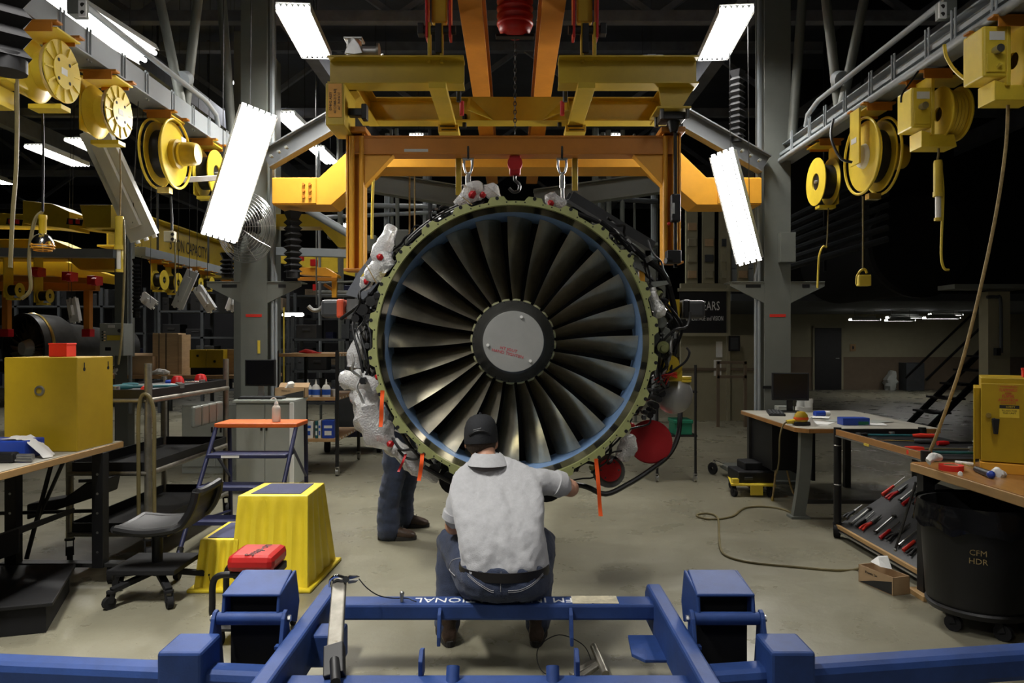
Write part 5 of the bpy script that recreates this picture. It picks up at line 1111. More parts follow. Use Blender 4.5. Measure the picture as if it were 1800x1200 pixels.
part(sd_, 'power_cord', MB().tube([p + V((-.13, -.02, .03)), p + V((-.17, -.04, .0)), p + V((-.20, -.05, -.1)), p + V((-.20, -.03, -.3)), p + V((-.19, .05, -.42))], .007, 7, res=5), 'cord')
single('shop_rag', blob(MB(), [at(1425, 733, 6.3), at(1432, 748, 6.3), at(1452, 751, 6.3), at(1475, 752, 6.35)], [.012, .022, .018, .012], amp=.3), 'rag', 'twisted white cloth on right desk beside sander', 'rag')
bl_ = thing('tissue_carton', 'blue and green carton at right end of right desk', 'carton', (3.15, 6.4, .78)); p = at(1500, 742, 6.4); p.z = .78
part(bl_, 'body', MB().box(p + V((0, 0, .032)), (.23, .12, .062)), 'blue_box', .004); part(bl_, 'green_panel', MB().box(p + V((.06, -.0602, .02)), (.09, .001, .028)), 'green_bin')
bl2 = thing('spray_can', 'blue and white can lying on right desk behind carton', 'can', at(1437, 724, 6.7)); p = fl(1432, 727, .81)
part(bl2, 'body', MB().cyl(p, p + V((.10, .02, 0)), .028, 16), 'blue_box'); part(bl2, 'cap', MB().cyl(p + V((.10, .02, 0)), p + V((.15, .03, 0)), .024, 16), 'plastic_white')
# power strip tripod cord under the desk
pt = thing('air_hose', 'orange brown air hose leaning under right desk', 'hose', fl(1358, 882)); a = fl(1358, 880)
part(pt, 'hose', MB().tube([a + V((0, 0, .01)), a + V((.03, .02, .2)), a + V((.08, .1, .45)), a + V((.1, .12, .47)), a + V((.14, .1, .4)), a + V((.2, .05, .1)), a + V((.25, .0, .01))], .010, 8, res=5), 'rope'); part(pt, 'fitting', MB().cyl(a + V((0, 0, .0)), a + V((0, 0, .04)), .014, 10), 'brass')
# yellow dolly and black case below the desk
yd = thing('case_dolly', 'small yellow dolly on black casters under right desk', 'dolly', (2.2, 7.0, 0)); c = fl(1317, 870); c.z = 0
part(yd, 'deck', MB().plate([c + V((-.20, -.08, .105)), c + V((.22, -.12, .105)), c + V((.26, .35, .105)), c + V((-.10, .38, .105))], (0, 0, .02)), 'yellow_reel', .004); part(yd, 'front_plate', MB().box(c + V((.03, -.13, .075)), (.12, .01, .10)), 'yellow_reel', .003)
part(yd, 'corner_stop', MB().box(c + V((-.15, -.04, .14)), (.06, .06, .06)), 'yellow_reel', .003)
for x, y in ((-.17, -.04), (.17, -.07), (.2, .3), (-.08, .33)): part(yd, 'caster', MB().caster(c + V((x, y, .105)), .042, .03, (.3, -1, 0)), 'rubber')
bk = thing('tool_case', 'black tool case resting on small yellow dolly', 'case', c + V((.03, .12, .125))); part(bk, 'shell', MB().box(c + V((.06, .14, .18)), (.36, .36, .11)).box(c + V((.1, .18, .27)), (.26, .26, .08)), 'black', .012); part(bk, 'latch', MB().box(c + V((-.02, -.045, .17)), (.08, .012, .03)), 'charcoal', .003)
cr_ = thing('mechanic_creeper', 'grey mechanic creeper with large caster beside yellow dolly', 'creeper', fl(1275, 845)); c = fl(1272, 838); c.z = 0
part(cr_, 'deck', MB().box(c + V((.12, .05, .10)), (.22, .3, .06)), 'grey_paint', .015); part(cr_, 'wheel', MB().lathe([(.02, -.014), (.065, -.014), (.07, 0), (.065, .014), (.02, .014)], trs(c + V((-.08, .15, .07)), 0, math.pi / 2, .5), 22), 'rubber'); part(cr_, 'fork', MB().bar(c + V((-.08, .16, .07)), c + V((-.06, .13, .16)), .02, .04).bar(c + V((-.06, .13, .15)), c + V((.05, .1, .11)), .03, .03), 'chrome', .004)
# tool cart with flat tray above and sloped tray below
rt = thing('tool_cart', 'black rolling tool cart with flat upper tray and sloped tool tray at right', 'cart', (2.8, 5.0, 0))
for x, y in ((2.50, 5.68), (2.50, 4.47), (3.15, 5.68)):
    ps = part(rt, 'post', MB().cyl((x, y, .1), (x, y, .84), .028, 14), 'black'); part(rt, 'caster', MB().caster((x, y, .11), .05, .04, (-.5, -.8, 0)), 'rubber')
    for z in (.70, .40): part(ps, 'band', MB().lathe([(.029, 0), (.031, .004), (.029, .008)], Matrix.Translation((x, y, z)), 14), 'steel')
ut_ = part(rt, 'upper_tray', MB().rng((2.50, 4.47, .78), (3.18, 5.68, .79)).rng((2.49, 4.47, .78), (2.50, 5.68, .83)).rng((2.50, 5.67, .78), (3.18, 5.68, .83)), 'black', .002)
part(ut_, 'wood_lip', MB().rng((2.478, 4.47, .785), (2.49, 5.66, .828)), 'wood_top_brown', .002); part(ut_, 'trim_strip', MB().rng((2.472, 4.47, .775), (2.482, 5.66, .783)), 'steel'); part(ut_, 'tag', MB().rng((2.468, 5.12, .772), (2.474, 5.19, .788)), 'cord_yellow')
ltr = part(rt, 'sloped_tray', MB().plate([(2.50, 4.50, .09), (2.50, 5.68, .09), (3.09, 5.68, .47), (3.09, 4.50, .47)], (.012, 0, -.02)), 'charcoal', .002); part(ltr, 'wood_lip', MB().rng((2.478, 4.50, .075), (2.50, 5.68, .102)), 'wood_edge', .002); part(ltr, 'lower_rail', MB().rng((2.48, 4.50, .05), (2.52, 5.68, .062)), 'steel')
SL = math.atan2(.38, .59); SM = Matrix.Translation((2.50, 4.50, .092)) @ Matrix.Rotation(-SL, 4, 'Y')
rnd = random.Random(5)
for k in range(22):
    u = .07 + (k % 2) * .34 + rnd.uniform(-.02, .03); v = 1.16 - (k // 2) * .105 + rnd.uniform(-.015, .015)
    hm = ('red_box', 'red', 'black', 'charcoal')[rnd.choice((0, 1, 2, 2, 3))]; kind = k % 3; L = rnd.uniform(.17, .24)
    t = thing(('pliers', 'screwdriver', 'wrench')[kind], '', 'tool', SM @ V((u, v, 0)), 'hand tools lying in the sloped tray')
    t['label'] = '%s %s in the sloped tray, %s of the %s row from its far end' % ({'red_box': 'bright red', 'red': 'dark red', 'black': 'black', 'charcoal': 'grey'}[hm], t.name.split('.')[0], ('first', 'second', 'third', 'fourth', 'fifth', 'sixth', 'seventh', 'eighth', 'ninth', 'tenth', 'eleventh')[k // 2], ('lower', 'upper')[k % 2])
    a, b = SM @ V((u, v, .012)), SM @ V((u + L * .5, v + .02, .012)); e_ = SM @ V((u + L, v + .045, .012))
    if kind == 0:
        part(t, 'handle', MB().tube([a, a.lerp(b, .5) + V((0, .014, 0)), b], .009, 8, res=3).tube([a + V((0, .05, 0)), a.lerp(b, .5) + V((0, .045, 0)), b], .009, 8, res=3), hm); part(t, 'jaw', MB().cyl(b, e_, .016, 8, .005), 'steel')
    elif kind == 1:
        part(t, 'handle', MB().cyl(a, b, .014, 10, .011), hm); part(t, 'shaft', MB().cyl(b, e_, .005, 8), 'steel')
    else:
        part(t, 'shaft', MB().bar(a, e_, .014, .007), 'steel', .002); part(t, 'head', MB().cyl(e_ - V((0, 0, .004)), e_ + V((0, 0, .006)), .017, 10), 'dark_metal'); part(t, 'head', MB().cyl(a - V((0, 0, .004)), a + V((0, 0, .006)), .015, 10), 'dark_metal')
for lab, x, y, dx, dy, L, hm, sh2, nm in (
    ('teal torque wrench with red tip on far edge of right tray', 2.95, 5.45, -.95, .1, .38, 'red_box', 'teal_tool', 'torque_wrench'),
    ('chrome air ratchet lying in middle of right tray', 2.80, 5.15, -.9, .2, .26, 'charcoal', 'chrome', 'air_ratchet'),
    ('red handled teal wrench nearest the leaning cord on right tray', 2.62, 4.62, .95, -.1, .36, 'red_box', 'teal_tool', 'torque_wrench'),
    ('second red handled wrench beside leaning cord on right tray', 2.66, 4.78, .95, -.05, .3, 'red_box', 'steel', 'torque_wrench'),
    ('dark red handled driver at back of right tray', 2.98, 5.05, .9, .1, .2, 'red', 'chrome', 'nut_driver'),
    ('black grip chrome ratchet at far left of right tray', 2.66, 5.5, .7, .2, .2, 'black', 'chrome', 'ratchet_handle')):
    socket_tool(lab, (x, y, .792), (dx, dy, 0), L, hm, sh2, nm, .015, 'tool', 'tools on the right cart tray')
# right bench
rb_ = thing('work_bench', 'brown topped work bench with black leg at right edge below flammables cabinet', 'bench', (2.9, 3.6, 0))
part(rb_, 'top', MB().rng((2.385, 2.3, .725), (3.4, 4.43, .775)), 'wood_edge', .004); part(rb_, 'top_sheet', MB().rng((2.39, 2.3, .775), (3.4, 4.425, .780)), 'wood_top_brown', .001)
for x, y in ((2.44, 4.36), (3.3, 4.36), (2.44, 2.4)): part(rb_, 'leg', MB().rng((x - .035, y - .035, .0), (x + .035, y + .035, .725)), 'black', .003)
part(rb_, 'gusset', MB().plate([(2.40, 4.40, .725), (2.62, 4.40, .725), (2.47, 4.40, .62)], (0, -.01, 0)), 'black')
part(rb_, 'foot_block', MB().rng((2.37, 4.26, 0), (2.55, 4.44, .03)), 'wood_edge', .003)
rl = thing('leaning_rod', 'thin grey rod leaning against right bench leg', 'rod', (2.5, 4.5, .1)); part(rl, 'rod', MB().cyl(at(1610, 847, 4.5), at(1574, 965, 4.6), .008, 8), 'dark_metal'); part(rl, 'tip', MB().ball(at(1574, 966, 4.6), .012, 10, 8), 'steel')
fc = thing('flammables_cabinet', 'yellow flammables cabinet with warning stencils and black handle on right bench', 'cabinet', (2.75, 4.1, .78))
FM = trs((2.60, 4.10, .78), 0, 0, math.radians(-31))
part(fc, 'body', MB().rng((0, .02, 0), (.46, .42, .52), FM), 'yellow_cab', .005)
part(fc, 'hinge_strip', MB().rng((.225, -.002, .0), (.25, .022, .49), FM), 'yellow', .002)
part(fc, 'drip_sill', MB().rng((-.005, -.03, 0), (.46, .03, .055), FM), 'orange_bright', .003)
dr_ = part(fc, 'door', MB().rng((.0, -.012, .06), (.228, .018, .49), FM), 'yellow_cab', .004)
part(fc, 'second_door', MB().rng((-.03, .06, .06), (.0, .40, .46), FM).rng((-.034, .05, .03), (-.026, .12, .46), FM), 'yellow_cab', .003)
part(dr_, 'handle', MB().plate([FM @ V(p) for p in ((.045, -.035, .30), (.08, -.035, .30), (.073, -.035, .215), (.055, -.035, .215))], (0, -.012, 0)).cyl(FM @ V((.06, -.012, .29)), FM @ V((.06, -.04, .29)), .012, 10), 'black', .003); part(dr_, 'lock', MB().cyl(FM @ V((.035, -.012, .315)), FM @ V((.035, -.025, .315)), .013, 12), 'brass')
def fcl(txt, x, z, s, m, sx=1): lettering(dr_, txt, FM @ Matrix.Translation((x, -.0128, z)) @ Matrix.Rotation(math.pi / 2, 4, 'X'), s, m, sx=sx)
fcl('! WARNING !', .125, .474, .013, 'red_ink', 1.2); fcl('FLAMMABLE', .125, .455, .024, 'red_ink', .62); fcl('KEEP', .125, .437, .014, 'red_ink'); fcl('FLAMES', .125, .421, .024, 'red_ink', .7); fcl('AWAY FROM', .125, .400, .022, 'red_ink', .7); fcl('CONTENTS', .125, .384, .015, 'red_ink', .9)
part(dr_, 'placard', MB().rng((.085, -.0132, .305), (.175, -.012, .372), FM), 'yellow_reel'); part(dr_, 'placard_header', MB().rng((.085, -.0142, .355), (.175, -.0131, .373), FM), 'black_ink')
lettering(dr_, 'SAFETY', FM @ Matrix.Translation((.135, -.0145, .364)) @ Matrix.Rotation(math.pi / 2, 4, 'X'), .013, 'yellow_reel'); lettering(dr_, 'FLUIDS FOR\nTHIS UNIT', FM @ Matrix.Translation((.13, -.0136, .336)) @ Matrix.Rotation(math.pi / 2, 4, 'X'), .013, 'black_ink')
rx = thing('paper_box', 'small bright red box standing on top of right yellow cabinet', 'box', FM @ V((.25, .2, .52))); part(rx, 'box', MB().rng((.20, .15, .52), (.31, .25, .565), FM), 'red_box', .003); part(rx, 'lid', MB().rng((.198, .148, .56), (.312, .252, .57), FM), 'red_box')
single('label_card', MB().rng((.235, -.02, .47), (.27, -.002, .515), FM), 'paper', 'white card taped to top corner of flammables cabinet', 'card')
c = fl(1672, 826, .78); c.z = .78; tape('flat red tape roll near corner of right bench', c, .062, .03, 'tape_red')
c = fl(1762, 830, .78); c.z = .78; tape('upright looking thick red tape roll beside flammables cabinet', c, .045, .05, 'tape_red')
single('shop_rag', blob(MB(), [at(1632, 812, 4.2), at(1642, 806, 4.2), at(1655, 804, 4.2)], [.018, .03, .012], amp=.5), 'rag', 'crumpled white tissue at corner of right bench', 'rag')
single('shop_rag', blob(MB(), [at(1745, 828, 3.95), at(1752, 831, 3.95), at(1766, 834, 3.95)], [.012, .03, .014], amp=.5), 'rag', 'crumpled white tissue beside thick red tape', 'rag')
sw = thing('screwdriver', 'black and blue handled screwdriver with steel shaft on right bench', 'tool', at(1720, 828, 4.0)); a = fl(1692, 815, .79); b = fl(1716, 824, .795); e_ = fl(1742, 834, .80)
part(sw, 'shaft', MB().cyl(a, b, .006, 8), 'brass'); part(sw, 'handle', MB().cyl(b, e_, .016, 12, .02), 'black'); part(sw, 'end_cap', MB().ball(e_, .021, 12, 8), 'blue_box')
single('marker_pen', MB().cyl(fl(1680, 812, .79), fl(1712, 816, .79), .010, 10), 'plastic_white', 'white marker pen lying on right bench behind screwdriver', 'pen')
single('cap_nut', MB().lathe([(0, 0), (.012, 0), (.012, .012), (.006, .02), (0, .021)], Matrix.Translation(fl(1688, 835, .78)), 12), 'plastic_white', 'small white plastic cap beside flat red tape', 'cap')
# bin
bn = thing('trash_can', 'large black round trash can with liner bag under right bench', 'trash can', (2.47, 3.9, 0)); BC = (2.47, 3.92, 0)
part(bn, 'barrel', MB().lathe([(0, .13), (.235, .13), (.245, .15), (.275, .62), (.285, .63), (.285, .645), (.27, .645), (.235, .16), (0, .15)], Matrix.Translation(BC), 48), 'black', label='black plastic barrel')
lettering(bn.children[0], 'CFM\nHDR', Matrix.Translation((2.47 - .53 * .2655, 3.92 - .848 * .2655, .42)) @ Matrix.Rotation(-.5585, 4, 'Z') @ Matrix.Rotation(math.pi / 2 - .06, 4, 'X'), .04, 'rope')
lin = MB(); rows = []
for i in range(6):
    row = []
    for j in range(60):
        a = 2 * math.pi * j / 60; r = .289 + .010 * mnoise.noise(V((math.cos(a) * 5, math.sin(a) * 5, i * .8))) + .004 * i; z = .66 - .026 * i * (1 + .45 * mnoise.noise(V((math.cos(a) * 3, math.sin(a) * 3, 7.))))
        row.append(V((BC[0] + r * math.cos(a), BC[1] + r * math.sin(a), z)))
    rows.append(row)
lin.grid(rows, True, True); part(bn, 'liner_bag', lin, 'black_gloss', label='glossy black liner bag')
part(bn, 'dolly', MB().lathe([(0, .095), (.24, .095), (.25, .12), (.24, .13), (0, .13)], Matrix.Translation(BC), 32), 'black')
for a in (200, 265, 330, 40, 110): part(bn, 'caster', MB().caster((BC[0] + .2 * math.cos(math.radians(a)), BC[1] + .2 * math.sin(math.radians(a)), .10), .042, .028, (.6, -.8, 0)), 'rubber')
kc = thing('wipes_carton', 'open cardboard carton with white tissue on floor beside right bench', 'carton', (2.24, 4.5, 0)); carton(kc, (2.265, 4.51, 0), .28, .12, .108, math.radians(-73.7), False, 'Promix Lio')
part(kc, 'tissue', MB().plate([at(1532, 988, 4.52), at(1548, 996, 4.45), at(1568, 1000, 4.45), at(1561, 978, 4.5), at(1545, 979, 4.52)], (0, .01, .004)), 'paper')
# power cord across the floor up to the reel at top right
fc_ = [fl(x, y, .008) for x, y in ((1397, 906), (1385, 898), (1362, 892), (1335, 890), (1312, 892), (1300, 898), (1290, 906), (1270, 911), (1245, 912), (1228, 908), (1226, 904), (1240, 902), (1256, 905), (1263, 915), (1264, 940), (1267, 965), (1280, 978), (1320, 988), (1400, 996), (1470, 1002), (1505, 1000))]
fc_ += [at(1545, 985, 4.62)]
single('power_cord', MB().tube(spline(fc_, 6), .009, 8), 'cord', 'dark olive power cord looping across the floor', 'cord')
# bin cart behind the engine at right
bcx = thing('bin_cart', 'black wire cart with green parts bin behind right of engine', 'cart', (2.1, 9, 0)); YB = 7.9
for x in (1.55, 1.96): part(bcx, 'post', MB().cyl((x, YB, .08), (x, YB, 1.25), .014, 10), 'black'); part(bcx, 'caster', MB().caster((x, YB, .09), .04, .025), 'steel')
for z in (.48, .95): part(bcx, 'shelf', MB().rng((1.53, YB, z), (1.98, YB + .5, z + .02)), 'black')
part(bcx, 'parts_bin', MB().rng((1.74, YB + .02, .50), (1.93, YB + .3, .66)).rng((1.73, YB + .01, .62), (1.94, YB + .31, .66)), 'green_bin', .006, 'green plastic parts bin')
# ------------------------------------------------------------ lamps
def lamp(label, p0, p1, nrm, wid, tubes=6, watts=LAMP_W, name='high_bay_lamp', group=None, lit=True, cage=True, hang=None, beam=150, shell='fixture_back'):
    """fluorescent fixture from p0 to p1 (its long axis) shining along nrm"""
    p0 = V(p0); p1 = V(p1); ax = (p1 - p0).normalized(); n = V(nrm); n = (n - ax * n.dot(ax)).normalized(); s = ax.cross(n).normalized(); L = (p1 - p0).length; c = (p0 + p1) / 2
    Mx = Matrix((s, ax, n)).transposed().to_4x4(); Mx.translation = c
    t = thing(name, label, 'light', c, group)
    part(t, 'housing', MB().rng((-wid / 2, -L / 2, -.05), (wid / 2, L / 2, -.04), Mx).rng((-wid / 2, -L / 2, -.05), (-wid / 2 + .006, L / 2, .02), Mx).rng((wid / 2 - .006, -L / 2, -.05), (wid / 2, L / 2, .02), Mx).rng((-wid * .2, -L / 2 + .1, -.10), (wid * .2, L / 2 - .1, -.05), Mx), shell, .003)
    rf = MB()
    for k in range(tubes):
        x = -wid / 2 + wid * (k + .5) / tubes; h = wid / tubes / 2
        rf.add([(x - h, -L / 2, -.0), (x, -L / 2, -.035), (x + h, -L / 2, 0), (x - h, L / 2, 0), (x, L / 2, -.035), (x + h, L / 2, 0)], [(0, 1, 4, 3), (1, 2, 5, 4)], False, Mx)
    part(t, 'reflector', rf, 'white_enamel')
    for k in range(tubes):
        x = -wid / 2 + wid * (k + .5) / tubes
        part(t, 'tube', MB().cyl(Mx @ V((x, -L / 2 - .022, -.002)), Mx @ V((x, L / 2 + .022, -.002)), min(.019, wid / tubes * .42), 8), 'tube' if lit else 'white_enamel')
    if cage:
        wg = MB()
        for k in range(9): y = -L / 2 + L * k / 8; wg.cyl(Mx @ V((-wid / 2, y, .03)), Mx @ V((wid / 2, y, .03)), .0025, 5)
        for x in (-wid / 2, wid / 2): wg.cyl(Mx @ V((x, -L / 2, .03)), Mx @ V((x, L / 2, .03)), .003, 5)
        part(t, 'wire_guard', wg, 'white_enamel')
    if hang:
        for q in (-.35, .35): part(t, 'hanger', MB().cyl(Mx @ V((0, L * q, -.1)), V(((Mx @ V((0, L * q, 0))).x, (Mx @ V((0, L * q, 0))).y, hang)), .004, 5), 'dark_metal')
    if lit and watts:
        li = bpy.data.lights.new('lamp_light', 'AREA'); li.shape = 'RECTANGLE'; li.size = wid * .95; li.size_y = L * .95; li.energy = watts; li.color = (1., .975, .92); li.spread = math.radians(beam)
        lo = bpy.data.objects.new('lamp_light', li); COL.objects.link(lo); lo.parent = t
        R = Matrix((s, -ax, -n)).transposed().to_4x4()  # a lamp shines along its own -Z
        lo.matrix_local = Matrix.Translation(n * .035) @ R
    return t
DN = (0, 0, -1)
lamp('bright high bay lamp hanging above the left end of yellow spreader', (-1.97, 6.65, 4.5), (-2.05, 7.77, 4.5), DN, .31, 6, LAMP_W, hang=ZC, beam=118)
lamp('bright high bay lamp hanging above the right end of yellow spreader', (2.03, 6.68, 4.5), (2.12, 7.82, 4.5), DN, .31, 6, LAMP_W * .5, hang=ZC, beam=118)
lamp('tilted bright lamp hanging under the left reel beam', at(455, 196, 6.5), at(385, 415, 6.7), (.55, -.8, -.15), .32, 6, LAMP_W * .6, hang=ZC)
lamp('tilted bright caged lamp hanging beside right grey column', at(1270, 270, 6.9), at(1318, 458, 6.9), (-.6, -.75, -.1), .24, 4, LAMP_W * .7, hang=ZC)
sm_ = MB(); t = bpy.data.objects['high_bay_lamp.003']; p0, p1 = at(1270, 270, 6.9), at(1318, 458, 6.9); ax = (p1 - p0).normalized(); n_ = V((-.6, -.75, -.1)); n_ = (n_ - ax * n_.dot(ax)).normalized(); s_ = ax.cross(n_)
for q in range(26):
    for o_ in (-.02, .085): c = p0.lerp(p1, .04 + .92 * q / 25) + n_ * .03 - s_ * o_; sm_.bar(c - ax * .012, c + ax * .012, .008, .004, n_)
part(t, 'slot_row', sm_, 'black_ink')['kind'] = 'stuff'
lamp('unlit tilted lamp showing its grey back under left reel beam', at(168, 228, 5.75), at(256, 418, 5.95), (.1, .98, -.15), .22, 3, 0, lit=False, cage=False, hang=3.42)
lamp('two tube strip lamp above left reel beam', (-3.28, 5.2, 3.95), (-3.12, 6.35, 3.95), (.5, -.1, -.85), .22, 2, LAMP_W * .12, name='strip_lamp', cage=False, hang=ZC)
for k, (x, y) in enumerate(((-1.95, 1.9), (1.95, 1.9), (-1.95, -2.0), (1.95, -2.0))):
    lamp(['high bay lamp overhead at left of the blue stand', 'high bay lamp overhead at right of the blue stand', 'high bay lamp overhead at left behind the camera', 'high bay lamp overhead at right behind the camera'][k], (x, y, 4.5), (x * 1.03, y + 1.12, 4.5), DN, .31, 6, LAMP_W * FRONT[k], group='high bay lamps out of view', cage=False, hang=ZC, beam=112 if k < 2 else 156)
for k, (x, y, d, lab) in enumerate(((1148, 102, 10.8, 'far high bay lamp just above right yellow beam'), (656, 100, 10.8, 'far high bay lamp peeping above left yellow beam'), (733, 238, 14, 'small far lamp between yellow and orange beams at left'), (1083, 238, 14, 'small far lamp between yellow and orange beams at right'), (556, 260, 13.5, 'far high bay lamp left of orange gooseneck'), (500, 200, 10.6, 'far high bay lamp right of tilted left lamp'), (60, 258, 11, 'far lamp at the left picture edge'), (128, 246, 12.5, 'far lamp behind the left cord reel'), (424, 146, 13, 'tiny far lamp above tilted left lamp'), (612, 395, 18, 'distant lamp left of the orange leg'), (350, 430, 24, 'very distant lamp behind crane girder'), (-60, 300, 14, 'lamp at the edge beyond far left girder'))):
    p = at(x, y, d); lamp(lab, p, p + V((.02, 1.15, 0)), DN, .3, 5, LAMP_W * FAR * (3 if x < 450 else 1), name='high_bay_lamp', cage=False, hang=ZC, beam=150 if x < 450 else 96)

p = at(515, 553, 14); lamp('distant white strip lamp right of left column', p + V((-.18, 0, 0)), p + V((.18, 0, 0)), (0, -1, -.1), .08, 1, 0, name='strip_lamp', cage=False)
for k, (x, y, L) in enumerate(((1520, 562, 50), (1590, 558, 62), (1582, 563, 48), (1662, 553, 56), (1655, 559, 60))):
    p = at(x, y, 20 + .4 * (k % 2)); w2 = L / 2 * 20 / FPX
    lamp(['leftmost ceiling strip lamp under the mezzanine', 'upper middle ceiling strip lamp under the mezzanine', 'lower middle ceiling strip lamp under the mezzanine', 'upper right ceiling strip lamp under the mezzanine', 'lower right ceiling strip lamp under the mezzanine'][k], p - V((w2, 0, 0)), p + V((w2, 0, 0)), DN, .16, 2, .5, name='strip_lamp', cage=False, hang=2.36)
# ------------------------------------------------------------ columns
def column(label, xc, s):
    Y = 8.0; t = thing('steel_column', label, 'column', (xc, Y, 0))
    part(t, 'shaft', MB().rng((xc - .14, Y - .15, 0), (xc + .14, Y - .13, ZC)).rng((xc - .14, Y + .13, 0), (xc + .14, Y + .15, ZC)).rng((xc - .012, Y - .13, 0), (xc + .012, Y + .13, ZC)), 'grey_paint', .002)
    part(t, 'base_plate', MB().rng((xc - .25, Y - .25, 0), (xc + .25, Y + .25, .03)).plate([(xc - .24, Y - .14, .03), (xc + .24, Y - .14, .03), (xc + .15, Y - .14, .35), (xc - .15, Y - .14, .35)], (0, -.015, 0)), 'grey_paint', .003)
    part(t, 'red_band', MB().rng((xc - .085, Y - .153, at(0, 557, 7.85).z), (xc + .085, Y - .15, at(0, 552, 7.85).z)), 'tape_red', label='red tape mark')
    for q in (-1, 1):
        x = xc + q * .14; z = at(0, 497, 7.9).z
        b_ = part(t, 'shelf_bracket', MB().plate([(x, Y - .15, z), (x + q * .36, Y - .15, z), (x + q * .36, Y - .15, z - .04), (x, Y - .15, z - .22)], (0, .02, 0)).rng((min(x, x + q * .36), Y - .16, z), (max(x, x + q * .36), Y + .1, z + .012)), 'grey_paint', .002)
        part(b_, 'placard', MB().rng((x + q * .12, Y - .152, z - .055) if q > 0 else (x - .2, Y - .152, z - .055), (x + q * .12 + .08, Y - .15, z - .02)), 'black')
    for k, dx in enumerate((.19, .225)):
        x = xc + s * dx; part(t, 'conduit', MB().tube([V((x, Y - .12, .4 * k)), V((x, Y - .12, 2.2)), V((x - s * .05 * k, Y - .12, 2.4)), V((x - s * .05 * k, Y - .12, 6.5))], .02 - .004 * k, 8), 'grey_beam')
    if s < 0: part(t, 'junction_box', MB().rng((xc + .0, Y - .24, at(0, 462, 7.85).z), (xc + .16, Y - .152, at(0, 410, 7.85).z)), 'grey_paint', .004)
    return t
column('grey steel column at left with wire fan and red tape mark', -2.74, 1)
part(bpy.data.objects['steel_column'], 'yellow_rule', MB().rng((-2.70, 7.845, at(0, 621, 7.85).z), (-2.672, 7.85, at(0, 598, 7.85).z)), 'cord_yellow')
single('strut_channel', MB().bar(at(310, 317, 6.5), at(380, 313, 6.9), .05, .05), 'alu', 'short bright metal channel between left motor reel and lamp', 'channel', bevel=.003)
tr_ = column('grey steel column at right behind the computer desk', 2.82, -1)
part(tr_, 'strap_band', MB().rng((2.66, 7.84, 1.0), (3.1, 7.85, 1.03)), 'black')
# wire fan on the left column
wf = thing('wall_fan', 'large round wire guarded fan mounted on left column', 'fan', at(430, 400, 7.6)); c = at(432, 400, 7.6); FN = V((-.35, -.93, -.1)).normalized(); FMx = frame(FN, loc=c)
mb = MB()
for k in range(12):
    r = .06 + .30 * k / 11; z = .11 - .10 * (k / 11) ** 2
    for sg in (1, -1): mb.tube([FMx @ V((r * math.cos(a), r * math.sin(a), sg * z)) for a in [2 * math.pi * q / 32 for q in range(32)]], .0028, 4, close=True)
for k in range(10):
    a = 2 * math.pi * k / 10; mb.tube([FMx @ V((.05 * math.cos(a), .05 * math.sin(a), .09)), FMx @ V((.22 * math.cos(a), .22 * math.sin(a), .07)), FMx @ V((.36 * math.cos(a), .36 * math.sin(a), 0))], .003, 4)
part(wf, 'wire_guard', mb, 'steel'); part(wf, 'hub', MB().cyl(FMx @ V((0, 0, .09)), FMx @ V((0, 0, .10)), .05, 16), 'dark_metal'); part(wf, 'motor', MB().cyl(FMx @ V((0, 0, -.02)), FMx @ V((0, 0, -.16)), .07, 18), 'black')
for k in range(4):
    a = k * math.pi / 2 + .3; part(wf, 'fan_blade', MB().grid([[FMx @ V((r * math.cos(a + o), r * math.sin(a + o), z)) for r in (.05, .15, .26)] for o, z in ((0, .03), (.35, .0), (.7, -.03))]), 'dark_metal')
part(wf, 'bracket', MB().bar(FMx @ V((0, 0, -.14)), (-2.76, 7.85, c.z - .1), .04, .04), 'black')
# diagonal knee braces from the columns
for lab, a, b in (('grey diagonal knee brace rising from left column', (468, 282), (600, 205)), ('grey diagonal knee brace rising from right column', (1345, 290), (1195, 205))):
    t = thing('knee_brace', lab, 'brace', at(*a, 7.7), 'knee braces'); part(t, 'channel', MB().ibeam(at(*a, 7.75), at(*b, 7.75), .20, .14, .014), 'brace_grey', .002)
    for k in range(3):
        q = at(*a, 7.7).lerp(at(*b, 7.7), .08 + .1 * k); part(t, 'bolt', MB().cyl(q + V((0, -.06, 0)), q + V((0, .0, 0)), .015, 6, smooth=False), 'grey_paint')
for lab, a, b in (('long grey sloped beam behind engine at left', (640, 318), (850, 352)), ('long grey sloped beam behind engine at right', (1170, 320), (940, 352))):
    single('sloped_beam', MB().ibeam(at(*a, 9.6), at(*b, 9.6), .26, .2, .014), 'grey_paint', lab, 'beam', 'sloped beams behind the engine')
